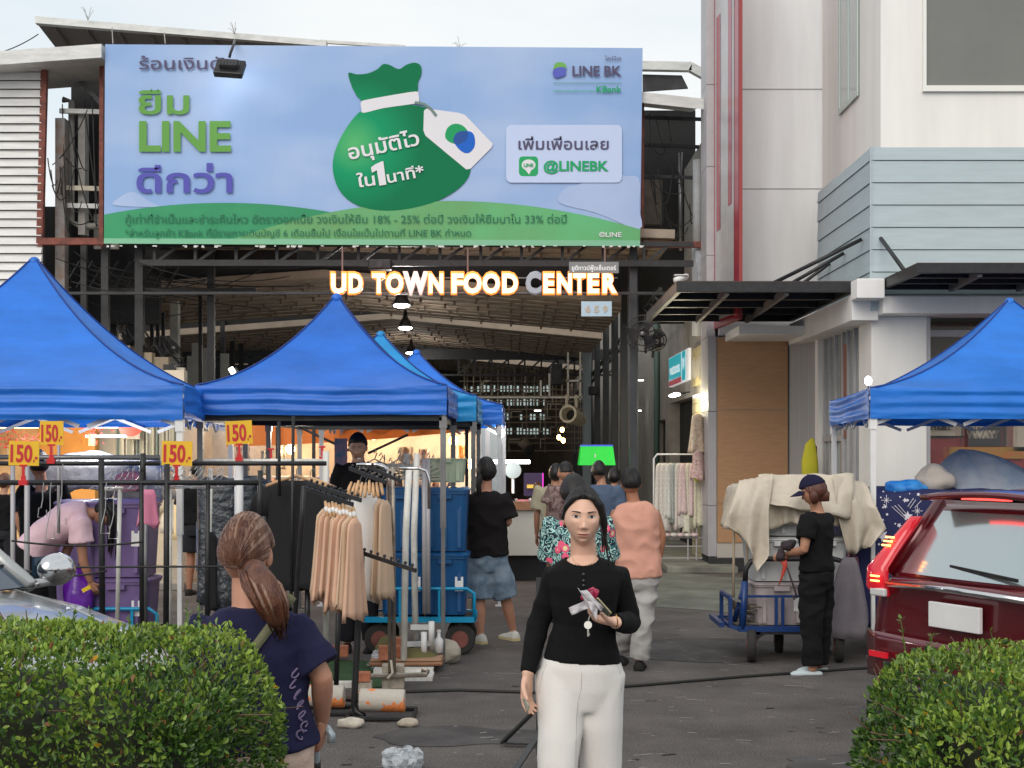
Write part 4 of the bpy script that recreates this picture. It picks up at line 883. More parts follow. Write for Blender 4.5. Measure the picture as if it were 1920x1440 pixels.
# ---------------------------------------------------------------- stalls behind the racks (left and centre)
def stalls():
    r=random.Random(31)
    # orange lit shop at far left
    o=thing('orange_shop','warm lit orange shop front with flowers behind the left tent','shop',(X(60,19.5),19.6,0))
    om=mat('orange_wall',(.55,.27,.06),.6,var=.15,vscale=2); tm=mat('tan_shop_wall',(.55,.38,.20),.7,var=.25,vscale=3)
    MB().boxb(-9,X(70,19.6),19.6,19.8,0,2.5).build('wall',tm,o)
    MB().boxb(X(70,19.6),X(178,19.6),19.6,19.8,0,2.5).build('wall',om,o)
    MB().boxb(-9,X(178,19.6),17.6,19.8,2.5,2.55).build('ceiling',tm,o)
    for px,py in((78,790),(30,800)):
        MB().box(P(px,py,18.6),(.5,.3,.04)).build('panel_light',mat('warm_panel',(1,.7,.3),.5,emit=(1,.68,.3),estr=3.5),o)
    lamp('shop_light',P(70,800,18.3),30,(1,.62,.28),.25,o)
    lamp('shop_light',P(20,900,18.0),9,(1,.7,.4),.2,o)
    # flowers
    for px,py,c,nm in((55,825,(.7,.25,.3),'pink'),(20,828,(.6,.1,.1),'red'),(172,806,(.8,.2,.15),'red and white')):
        f=thing('flower_bunch',nm+' artificial flower bunch in the warm lit shop','flowers',P(px,py,19.1)); m=MB()
        for k in range(60):
            a=P(px,py,19.1)+V((r.gauss(0,.09),r.uniform(-.1,.1),r.gauss(0,.07))); q=.035; m.add([a,a+V((r.uniform(-q,q),r.uniform(-q,q),q)),a+V((q,r.uniform(-q,q),r.uniform(-q,q)))],[(0,1,2)])
        m.build('petals',mat('petal_'+nm.split()[0],c,.6,var=.3,vscale=30),f,kind='stuff'); MB().tube([P(px,py+8,19.1),P(px,py+30,19.1)],.05,8).build('vase',M_cream,f)
    # white curtained shop
    w=thing('curtained_shop','pale shop with cream vertical curtains behind the left tent leg','shop',(X(270,19.8),19.9,0))
    MB().boxb(X(180,20),X(345,20),20,20.2,0,2.9).build('wall',M_cream,w)
    cm=mat('cream_curtain',(.58,.56,.46),.8,var=.05)
    for i in range(13):
        px=216+i*9.3; m=MB(); m.grid(lambda u,v,px=px:V((X(px,19.85)+u*.062,19.85+.03*math.sin(u*6.3+px),2.6-v*1.75)),6,2); m.build('curtain_panel',cm if i%4 else mat('grey_green_strip',(.25,.29,.26),.6),w,smooth=True)
    MB().boxb(X(236,19.7),X(262,19.7),19.7,19.75,1.9,2.25).build('notice',M_cream,w)
    lamp('tent_light',P(165,800,12.2),26,(1,.97,.9),.15,w); lamp('tent_light',P(560,800,13.6),16,(1,.9,.75),.15,w)  # second lamp is an added fill light under the central tent
    MB().box(P(200,800,18.9),(.42,.06,.03)).build('tube_light',mat('white_tube',(1,1,1),.5,emit=(1,1,.95),estr=8),w); MB().box(P(199,818,19.2),(.55,.06,.03)).build('tube_light',mat('white_tube',(1,1,1)),w)
    MB().box(P(165,786,17.5),(.25,.25,.03)).build('round_light',mat('white_tube',(1,1,1)),w)
    lamp('shop_light',P(205,812,18.4),26,(1,.95,.82),.25,w)
    d=thing('round_sign','round red hanging snack sign with a blue emblem behind the left tent','sign',P(245,795,18.8)); MB().tube([P(245,795,18.8),P(245,795,18.84)],.17,24).build('disc',mat('round_red',(.5,.06,.04),.4),d); MB().box(P(247,795,18.78),(.16,.01,.05)).build('emblem',mat('round_blue',(.1,.2,.45),.5),d)
    # walkway clothes further back behind the gap at x 300..400
    gr='garments hanging in the rear shop seen between the posts'
    for i,(px,y0,y1,c,nm) in enumerate(((300,868,960,(.5,.45,.34),'beige'),(318,900,1000,(.52,.5,.45),'off white'),(336,900,1012,(.6,.5,.3),'yellowish'),(352,860,990,(.55,.45,.25),'pale gold'),(430,870,960,(.5,.3,.24),'pale rust'),(455,880,970,(.25,.27,.3),'slate'))):
        g=thing('hanging_garment',nm+' garment hanging in the rear shop, number '+['one','two','three','four','five','six'][i]+' from the left','garment',P(px,y1,19.2),gr); w_=.12
        rings=[]
        for t in range(8):
            v=t/7; ww=w_*(.35+.8*v**.5); rings.append([P(px,y0+(y1-y0)*v,19.2)+V((ww*math.cos(a)*(1+.18*math.sin(5*a)),.05*math.sin(a),0)) for a in[2*math.pi*k/14 for k in range(14)]])
        MB().loft(rings).build('cloth',mat('rear_cloth_'+nm.replace(' ','_'),c,.85,var=.1),g,smooth=True)
    # booth at centre: pale backdrop with warm lamps
    b=thing('lit_booth','brightly lit plastic sided clothing booth under the orange awning','booth',(X(600,18.6),18.7,0))
    bm=mat('booth_backdrop',(.62,.58,.52),.5,bump=.5,bscale=5,var=.14,vscale=3,bd=.03)
    MB().grid(lambda u,v:V((X(395,18.8)+(X(900,18.8)-X(395,18.8))*u,18.8+.03*noise.noise(V((u*12,v*6,3))),2.2-2.2*v)),40,12).build('backdrop',bm,b,smooth=True)
    MB().boxb(X(395,18.8),X(398,18.8),17,18.8,0,2.2).build('side_sheet',bm,b)
    for px,py,e in((545,842,26),(850,826,30),(700,815,40),(880,870,10)):
        MB().ell(P(px,py,18.4),(.06,.06,.07),10,8).build('bulb',M_warm,b,smooth=True); lamp('booth_light',P(px,py,18.2),e*.38,(1,.76,.48),.12,b)
    MB().tube([P(400,895,18.2),P(860,895,18.2)],.02,6).build('rail',M_white,b)
    for i,(px,w_,y0,y1,c) in enumerate(((455,26,838,882,(.62,.50,.46)),(497,18,845,890,(.45,.5,.5)),(530,14,835,880,(.7,.66,.6)),(760,30,838,880,(.5,.47,.42)),(795,20,842,885,(.66,.55,.5)),(868,16,835,890,(.6,.3,.12)))):
        k=thing('clear_bag','see-through garment bag number '+('one','two','three','four','five','six')[i]+' hanging in the lit booth','bag',P(px,y1,18.3)); MB().grid(lambda u,v:V((X(px-w_/2+w_*u,18.3),18.3+.04*math.sin(u*9+i)+.02*math.sin(v*13),Z(y0+(y1-y0)*v,18.3))),10,10).build('film',mat('film_%d'%i,c,.2,bump=.6,bscale=14,transl=.4,var=.25,vscale=9),k,smooth=True,solid=.003)
    k=thing('printed_banner','narrow blue and pink printed banner hanging left of the young person','banner',P(638,880,12.6)); MB().boxb(X(627,12.6),X(651,12.6),12.6,12.61,Z(878,12.6),Z(822,12.6)).build('sheet',mat('blue_pink_print',(.05,.22,.35),.5,col2=(.55,.25,.30),vscale=11),k)
    for a_,b_,nm in((P(560,800,16),P(655,845,16),'left'),(P(765,815,16),P(690,850,16),'right')): MB().tube([a_,b_],.015,6).build('awning_strut',M_blk,label='black diagonal awning strut in the lit booth, the '+nm+' one',cat='strut')
    gm=MB()
    # merchandise on the booth rail: individually visible small hangers & garments
    for i in range(34):
        px=402+i*13.4+r.uniform(-2,2); c=r.choice(((.45,.40,.36),(.2,.15,.2),(.5,.28,.2),(.1,.1,.12),(.55,.5,.45),(.25,.3,.4)))
        key=('b%02d'%int(c[0]*100)); g=thing('booth_garment','small folded garment on the rear booth rail under the orange awning','garment',P(px,960,18.2),'garments on the rear booth rail')
        rings=[]
        for t in range(5):
            v=t/4; ww=.035+.03*v; rings.append([P(px,897+v*r.uniform(50,75),18.2)+V((ww*math.cos(a)*(1+.2*math.sin(3*a)),.1*math.sin(a),0)) for a in[2*math.pi*k/8 for k in range(8)]])
        MB().loft(rings).build('cloth',mat('booth_cloth_%d'%int(c[0]*100+c[2]*1000),c,.8,var=.1),g,smooth=True)
    # white lit stall at x 760..945
    s=thing('white_stall','white lit snack stall with shelves under the farthest blue tent','stall',(X(850,19.5),19.5,0))
    MB().boxb(X(900,19.6),X(945,19.6),19.6,19.7,0,2.2).build('back_panel',mat('cool_panel',(.32,.36,.38),.5),s)
    for px in(898,914,944): MB().boxb(X(px,18.0)-.03,X(px,18)+.03,18,18.05,0,2.1).build('post',M_white,s)
    MB().tube([P(920,800,17.6),P(940,812,17.3)],.05,8).build('tube_light',mat('cool_tube2',(1,1,1),.5,emit=(.95,1,1),estr=9),s,smooth=True)
    MB().box(P(952,866,18.8),(.6,.05,.05)).build('tube_light',mat('cool_tube2',(1,1,1)),s)
    lamp('stall_light',P(945,870,18.2),12,(.9,.97,1),.2,s)
    MB().boxb(X(944,19),X(1025,19),19,19.4,.2,1.0).build('shelf',mat('dim_shelf',(.12,.12,.13),.5),s)
    # purple lit kiosk panel
    k=thing('menu_sign','magenta edged menu light panel at the far stall','sign',P(1008,905,24)); MB().boxb(X(982,24),X(1018,24),24,24.05,.96,1.36).build('panel',mat('menu_dark',(.03,.02,.05),.4,emit=(.2,.1,.35),estr=.08),k)
    MB().boxb(X(988,23.9),X(1006,23.9),23.9,23.95,1.1,1.16).build('strip',mat('menu_yellow',(.6,.4,.05),.4,emit=(.8,.5,.1),estr=.5),k); MB().boxb(X(1017,23.9),X(1019,23.9),23.9,23.95,.96,1.36).build('edge',mat('magenta_edge',(.5,.02,.4),.4,emit=(.8,.05,.6),estr=.8),k)
    # round fan on the stall
    f=thing('desk_fan','small round white fan on the snack stall','fan',P(962,885,18.6)); MB().tube([P(962,882,18.6),P(962,882,18.66)],.11,20).build('guard',mat('pale_fan',(.22,.25,.25),.4),f); MB().tube([P(962,897,18.65),P(962,925,18.65)],.02,6).build('stand',M_white,f)
    # counter with goods
    c=thing('display_counter','white display counter with stacked snack boxes beside the walking people','counter',(X(983,18.5),18.6,0))
    yc=18.4; MB().boxb(X(930,yc),X(1028,yc),yc,yc+.7,.34,.95).build('body',mat('counter_white',(.56,.55,.5),.5),c,bevel=.01); MB().boxb(X(930,yc)+.02,X(1028,yc)-.02,yc+.08,yc+.6,0,.34).build('plinth',M_dark,c)
    MB().boxb(X(926,yc),X(1016,yc),yc-.05,yc+.75,.95,.98).build('top',M_wood,c)
    def goods(name,label,cat,px0,px1,py0,py1,Y,m,n=1,grp=None):
        g=thing(name,label,cat,P((px0+px1)/2,py1,Y),grp)
        MB().boxb(X(px0,Y),X(px1,Y),Y,Y+.35,Z(py1,Y),Z(py0,Y)).build('box',m,g,bevel=.008); return g
    goods('basket','pink slatted basket of packets on the counter','basket',968,1010,938,950,18.6,mat('pink_basket',(.5,.10,.12),.5,var=.5,vscale=30))
    goods('basket','dark blue basket under the pink basket on the counter','basket',970,1010,951,957,18.6,mat('navy_basket',(.03,.03,.12),.5))
    goods('basket','lower pink basket on the counter','basket',972,1013,958,962,18.5,mat('pink_basket2',(.6,.12,.2),.5))
    g=thing('packet_tray','tray of silvery crinkled packets on the counter','tray',P(990,978,18.4)); mm=MB(); 
    for q in range(120):
        a=V((r.uniform(X(966,18.4),X(1012,18.4)),r.uniform(18.4,18.9),r.uniform(.98,1.05))); e=.05; mm.add([a,a+V((r.uniform(-e,e),r.uniform(-e,e),r.uniform(0,e))),a+V((r.uniform(-e,e),r.uniform(-e,e),r.uniform(0,e)))],[(0,1,2)])
    mm.build('packets',mat('foil',(.55,.6,.66),.25,metal=.5,var=.35,vscale=20),g,kind='stuff'); MB().boxb(X(964,18.4),X(1014,18.4),18.38,18.4,.98,1.06).build('tray_rim',M_wood,g)
stalls()

# ---------------------------------------------------------------- garment helper
def garment(label,cat,c,w,l,dep,m,yaw=0,sleeve=0,grp=None,name='hanging_garment',hanger=None,waves=5,flare=1.0,seed=0,nseg=22,parent=None,neck=.35):
    """hung top: c = hanger point; w half width at shoulder, l length, dep half thickness"""
    c=V(c); g=thing(name,label,cat,c,grp); R=Matrix.Rotation(yaw,3,'Z'); r=random.Random(seed)
    rings=[]; K=12
    for t in range(K+1):
        v=t/K
        if v<.12: ww=w*(neck+(1-neck)*math.sin(v/.12*math.pi/2)); z=-.05-.06*(v/.12)
        else: ww=w*(1+(flare-1)*(v-.12)/.88)*(1-.05*math.sin((v-.12)*3.2)); z=-.11-(l-.11)*(v-.12)/.88
        ph=seed*1.7
        ring=[]
        for k in range(nseg):
            a=2*math.pi*k/nseg; amp=.30*v+.04
            d_=dep*(.5+.9*v)*(1+amp*math.sin(waves*a+ph+v*.6))
            x=ww*math.copysign(abs(math.cos(a))**.8,math.cos(a)); y=d_*math.sin(a)+.012*v*math.sin(waves*2*a+ph)
            zz=z+((.02*math.sin(3*a+ph)+.012*math.sin(7*a)) if v==1 else 0)
            ring.append(c+R@V((x,y,zz)))
        rings.append(ring)
    MB().loft(rings,False).build('cloth',m,g,smooth=True,solid=.004)
    if sleeve:
        for s in(-1,1):
            pts=[c+R@V((s*w*.86,0,-.12)),c+R@V((s*(w*1.08),0,-.2)),c+R@V((s*(w*1.16),.0,-.12-sleeve))]
            MB().tube(pts,[.075,.085,.09],10,flat=.5,fl_axis=(R@V((1,0,0)))).build('sleeve',m,g,smooth=True)
    if hanger:
        h=MB(); h.tube([c+R@V((-w*.95,0,-.09)),c+R@V((-w*.5,0,-.05)),c+V((0,0,-.015)),c+R@V((w*.5,0,-.05)),c+R@V((w*.95,0,-.09))],[.014,.012,.012,.012,.014],6,flat=1.3)
        h.build('hanger',hanger,g,smooth=True); MB().tube([c+V((0,0,-.02)),c+V((0,0,.03)),c+R@V((.018,0,.055)),c+R@V((.036,0,.035))],.0028,4).build('hook',M_grey,g)
    return g
# ---------------------------------------------------------------- clothes racks in the left and centre
def price_sign(px,py,Y,w,h,which,rot=0,clip=1):
    s=thing('price_sign','yellow card reading 150 on a red clip, '+which,'price sign',P(px,py+h/2+22,Y),'yellow 150 price cards')
    k=Y/F; c=P(px,py,Y); W_,H_=w*k,h*k
    M=Matrix.Rotation(rot,3,'Y')
    MB().box(c,(W_,.004,H_),M).build('card',mat('price_yellow',(.75,.44,.01),.45,var=.05),s)
    ux=M@V((1,0,0)); uz=M@V((0,0,1))
    text('lettering','150',mat('price_red',(.5,.01,.02),.5),s,c+ux*(-W_*.44)-uz*(H_*.34)-V((0,.005,0)),ux,uz,h=H_*.68,w=W_*.72,bold=.03)
    text('lettering','.-',mat('price_red',(.5,.01,.02),.5),s,c+ux*(W_*.31)-uz*(H_*.34)-V((0,.005,0)),ux,uz,h=H_*.5,w=W_*.14,bold=.03)
    if clip:
        rd=mat('red_plastic',(.55,.015,.02),.35); b=c-uz*(H_*.5)
        m=MB(); m.box(b+V((0,-.006,.0)),(.05,.02,.014)); m.box(b+V((0,-.006,-.035)),(.018,.016,.07)); m.box(b+V((0,-.004,-.085)),(.03,.02,.03)); m.box(b+V((0,-.006,-.115)),(.055,.04,.035))
        m.build('clip',rd,s)
def racks():
    k1='black horizontal display rail'
    def rack(label,parts,group=None):
        a0=parts[0][0]; t=thing('clothes_rack',label,'clothes rack',(a0.x,a0.y,0),group)
        for a,b,w,m,n in parts: MB().tube([a,b],w*.82,8).build(n,m,t,smooth=True)
        return t
    Y=9.6
    t=rack('long black clothes rack rail and posts beside the left tent leg',[(P(-60,905,Y),P(490,905,Y),.022,M_blk,'rail'),(P(190,862,Y),P(192,1215,Y),.026,M_blk,'post'),(P(265,885,Y),P(266,1215,Y),.02,M_blk,'post'),(P(313,870,Y),P(311,1230,Y),.025,M_blk,'post'),(P(488,882,Y),P(486,1000,Y),.022,M_blk,'post'),(P(390,905,Y),P(388,1225,Y),.02,M_blk,'post')])
    Y=9.9
    t2=rack('upper black rail of the left racks carrying the empty wire hangers',[(P(-60,869,Y),P(300,869,Y),.02,M_blk,'rail'),(P(268,850,Y),P(268,910,Y),.026,M_blk,'post'),(P(330,869,Y),P(612,869,Y),.02,M_blk,'rail'),(P(550,780,Y),P(545,1180,Y),.014,M_blk,'post'),(P(523,790,Y),P(524,930,Y),.014,M_blk,'post')])
    Y=10.3
    t3=rack('grey steel rack with galvanised rail at far left',[(P(-60,857,Y),P(300,858,Y),.022,M_grey,'rail'),(P(51,857,Y),P(50,1190,Y),.026,M_alu,'post'),(P(24,870,Y),P(24,1180,Y),.022,M_alu,'post'),(P(110,790,Y),P(110,1000,Y),.015,M_alu,'post'),(P(274,905,Y),P(272,1215,Y),.02,M_grey,'post')])
    Y=9.8
    rack('chipped white rack with a T shaped arm beside the purple bins',[(P(197,917,Y),P(231,917,Y),.02,M_chip,'rail'),(P(225,912,Y),P(219,1215,Y),.019,M_chip,'post'),(P(320,900,Y),P(317,1215,Y),.017,M_chip,'post')])
    Y=10.6
    rack('white painted rack behind the ponytailed woman',[(P(384,865,Y),P(610,865,Y),.024,M_chip,'rail'),(P(448,867,Y),P(447,1190,Y),.042,M_white,'post'),(P(396,878,Y),P(390,1200,Y),.017,M_chip,'post'),(P(611,846,Y),P(611,1215,Y),.03,M_chip,'post')])
    # ropes tying posts
    for a,b,s in((P(22,1014,9.5),P(268,1016,9.5),.03),(P(100,1064,9.5),P(430,1062,9.5),.0),(P(22,1062,9.55),P(200,1070,9.5),.05)):
        wire('tie_rope',sagline(a,b,s),.007,M_cable,label={1014:'upper dark rope tied between the left posts',1064:'long black rope tied across the left posts',1062:'short dark rope below the others at left'}[int(round(850+(CZ-a.z)*F/a.y))],cat='rope')
    # wire hangers
    hm=mat('wire_hanger',(.5,.5,.5),.3,metal=.7); proto=None; n=0; r=random.Random(5)
    def hanger(px,py,Y,yaw,closed=True):
        nonlocal proto
        c=P(px,py,Y)
        if proto is None:
            g=thing('wire_hanger','empty silver wire hanger bunched on the left black rail','hanger',c,'empty wire hangers on the left rails')
            m=MB().tube([c+V(p) for p in((0,0,.0),(.02,0,.02),(.03,0,-.005),(0,0,-.04),(-.2,0,-.12),(.2,0,-.12),(0,0,-.04))],.0035,5); m.build('wire',hm,g); proto=g; g.rotation_euler=(0,0,yaw); return
        dup(proto,c,yaw)
    for i in range(16): hanger(300+i*8+r.uniform(-3,3),882+r.uniform(-2,2),9.85,r.uniform(1.0,2.0))
    for i in range(6): hanger(205+i*11,884,9.85,r.uniform(1.1,1.9))
    # long hanging hook wires
    for i,(px,y0,y1) in enumerate(((82,905,970),(96,905,1010),(118,870,985),(200,905,1000),(215,920,1010))):
        Yh=9.55; pts=[P(px,y0,Yh),P(px-2,y0+18,Yh),P(px-2,(y0+y1)/2,Yh),P(px-5,(y0+y1)/2+15,Yh),P(px-9,y1-18,Yh),P(px-11,y1,Yh),P(px+6,y1,Yh),P(px+5,y1-14,Yh)]
        g=thing('wire_hook','long bent wire hook, number '+['one','two','three','four','five'][i]+' from the left on the left rails','hook',pts[0],'long wire hooks on the left rails'); MB().tube(pts,.0035,5).build('wire',hm,g)
    # price signs
    price_sign(45,850,9.4,57,46,'nearest the left edge',.02); price_sign(97,812,9.9,44,45,'second from the left, hung higher',.0)
    price_sign(332,850,9.75,57,46,'behind the white tent leg',.02); price_sign(448,811,10.5,50,44,'under the left end of the central tent',-.05)
    for px,py,nm in((604,838,'right'),(508,842,'left')):
        c=P(px,py,10.7); s=thing('sign_clip','empty red plastic sign clip, the '+nm+' of two on the white rail','clip',c); m=MB(); rd=mat('red_plastic',(.55,.015,.02)); m.box(c,(.05,.02,.014)); m.box(c-V((0,0,.035)),(.018,.016,.07)); m.box(c-V((0,0,.1)),(.04,.04,.05)); m.build('clip_body',rd,s)
    # slanted knobbed display arms
    kn=M_blk
    def arm(label,a,b,n,doubles=1,post=None):
        g=thing('hook_bar',label,'hook bar',a,'knobbed slanting display arms')
        MB().bar(a,b,.012,.026).build('bar',kn,g)
        m=MB(); 
        for i in range(n):
            p=a.lerp(b,(i+.8)/(n+.3)); MB().ell(p+V((0,-.006,.028)),(.011,.011,.011),8,6).build('knob',kn,g,smooth=True); MB().bar(p,p+V((0,-.004,.024)),.006).build('pin',kn,g)
        return g
    arm('upper pair front knobbed display arm over the peach tops',P(576,906,9.0),P(677,938,8.6),9); arm('upper pair rear knobbed display arm over the peach tops',P(572,915,9.1),P(662,946,8.7),8)
    arm('knobbed display arm carrying the beige tops, left of two',P(655,878,9.7),P(724,905,9.3),8); arm('knobbed display arm carrying the beige tops, right of two',P(684,872,9.8),P(753,903,9.4),8)
    arm('lone low knobbed display arm on the black stand',P(674,1035,8.95),P(780,1070,8.5),8)
    # stands
    def stand(label,pts,r_,m,cat='stand'):
        g=thing('rack_stand',label,cat,(pts[-1].x,pts[-1].y,0)); MB().tube(pts,r_,8).build('post',m,g,smooth=True); return g
    Ys=8.95
    g=stand('black bent tube stand weighted by the concrete cylinder',[P(678,1036,Ys),P(677,1080,Ys),P(670,1200,Ys),P(664,1322,Ys),P(668,1336,Ys),P(682,1342,Ys-.05)],.021,M_blk)
    zf=.02
    def base(g,cx,cy,w,d_,rr=.016,rot=0):
        c=V((cx,cy,zf)); pts=[c+V((sx*w/2,sy*d_/2,0)) for sx,sy in((-1,-1),(1,-1),(1,1),(-1,1),(-1,-1))]; MB().tube(pts,rr,6).build('base_frame',M_blk,g)
    base(g,X(715,8.9),8.95,.42,.34); MB().ell((X(676,Ys),Ys,Z(1058,Ys)),(.03,.03,.02),10,6).build('tape',M_cream,g)
    g=stand('second black stand behind the walking stick woman',[P(636,1110,9.5),P(633,1200,9.5),P(630,1295,9.5)],.018,M_blk); base(g,X(690,9.6),9.62,.40,.24)
    MB().tube([V((X(682,9.6),9.6,.022)),V((X(682,9.6),9.6,.04))],.165,24).build('round_base',mat('rusty_disc',(.06,.04,.035),.6,var=.3,vscale=12),g)
    g=stand('black leaning stand between the black shirt and peach tops',[P(570,912,9.15),P(566,980,9.2),P(556,1110,9.3),P(548,1240,9.4)],.017,M_blk); base(g,X(560,9.4),9.4,.36,.3)
    g=stand('left black stand under the black shirt',[P(577,1105,10.0),P(575,1210,10.0)],.02,M_blk)
    # chromed twin posts tied to the concrete block
    Yc=9.95; g=thing('twin_post_rack','twin brown chrome posts tied to a concrete block','clothes rack',(X(733,Yc),Yc,0))
    for px,top in((730,882),(738,875)): MB().tube([P(px-2,top,Yc),P(px,1000,Yc),P(px+1,1262,Yc)],.014,8).build('post',mat('dirty_chrome',(.36,.31,.26),.35,metal=.6,var=.3,vscale=12),g,smooth=True)
    MB().tube([P(674,871,Yc),P(715,872,Yc),P(726,878,Yc),P(731,895,Yc)],.014,8).build('top_bend',M_alu,g,smooth=True)
    MB().tube([P(672,1268,Yc),P(800,1265,Yc),P(802,1259,Yc+.1),P(790,1256,Yc+.1)],.018,6).build('foot_bar',mat('dirty_chrome',(.36,.31,.26)),g); MB().tube([P(733,1238,Yc-.05),P(736,1262,Yc-.1),P(727,1272,Yc-.1)],.009,5).build('rag_tie',M_cream,g)
    # white chipped posts on plank feet
    Yw=10.9
    g=thing('white_post_stand','chipped white post stand with short stub legs beside the blue crates','stand',(X(770,Yw),Yw,0))
    for px,dx,top,bot,yy in((761,-4,880,1238,10.75),(776,3,850,1200,11.2)):
        MB().tube([P(px+6,top,yy),P(px,1000,yy),P(px+dx,bot,yy)],.026,8).build('post',M_chip,g,smooth=True)
    for px,a,b in((795,1185,1232),(809,1165,1205)): MB().tube([P(px,a,Yw),P(px,b,Yw)],.024,8).build('stub',M_white,g,smooth=True)
    for a,b in((P(770,1176,11.1),P(806,1176,11.1)),(P(700,1238,10.8),P(815,1240,10.8)),(P(762,1208,10.9),P(822,1206,11.3))): MB().bar(a,b,.03,.04).build('rail',M_white,g)
    MB().boxb(X(700,10.6),X(812,10.6),10.6,10.72,.0,.05).build('foot_board',M_chip,g); MB().boxb(X(758,10.3),X(810,10.3),10.35,10.6,.0,.03).build('foot_board',M_chip,g)
    g=thing('grey_post','pair of pale grey posts before the blue crates','post',(X(800,11.6),11.6,0))
    for px in(796,803): MB().tube([P(px-1,860,11.6),P(px,1150,11.6)],.02,8).build('post',M_alu,g,smooth=True)
    g=thing('display_rack','white display frame with cross rail and hangers behind the crates','frame',(X(760,12.2),12.2,0))
    for a,b,w in((P(762,850,12.2),P(762,1000,12.2),.025),(P(850,880,12.2),P(850,1000,12.2),.02),(P(755,890,12.2),P(850,888,12.2),.018),(P(690,872,12),P(780,872,12),.015)): MB().tube([a,b],w,6).build('bar',M_white,g)
    MB().boxb(X(806,12.1),X(836,12.1),12.1,12.12,Z(925,12.1),Z(912,12.1)).build('price_holder',M_white,g)
    # ivory hangers above the crates
    hc=mat('ivory_hanger',(.55,.50,.40),.4); pr=None
    for i in range(15):
        px=702+i*9; c=P(px,850+ (i%5)*5,11.9)
        if pr is None:
            pr=thing('plastic_hanger','ivory plastic hanger bunched under the central tent','hanger',c,'ivory hangers under the central tent')
            MB().tube([c+V(p) for p in((0,0,0),(.02,0,.03),(.035,0,0),(0,0,-.05),(-.2,0,-.11),(-.2,0,-.13),(.2,0,-.13),(.2,0,-.11),(0,0,-.05))],.006,5).build('body',hc,pr); pr.rotation_euler=(0,0,1.0)
        else: dup(pr,c,random.Random(i).uniform(.5,1.5))
    # chrome curved rail ends
    for a,nm in((P(668,871,9.7),'left'),(P(748,878,10.2),'right')):
        g=thing('chrome_rack_end','bent chrome rail end, the '+nm+' of two over the beige tops','rail',a); MB().tube([a,a+V((.14,.02,.0)),a+V((.2,.02,-.02)),a+V((.22,.02,-.08)),a+V((.22,.02,-.3))],.012,8).build('tube',M_chrome,g,smooth=True)
racks()

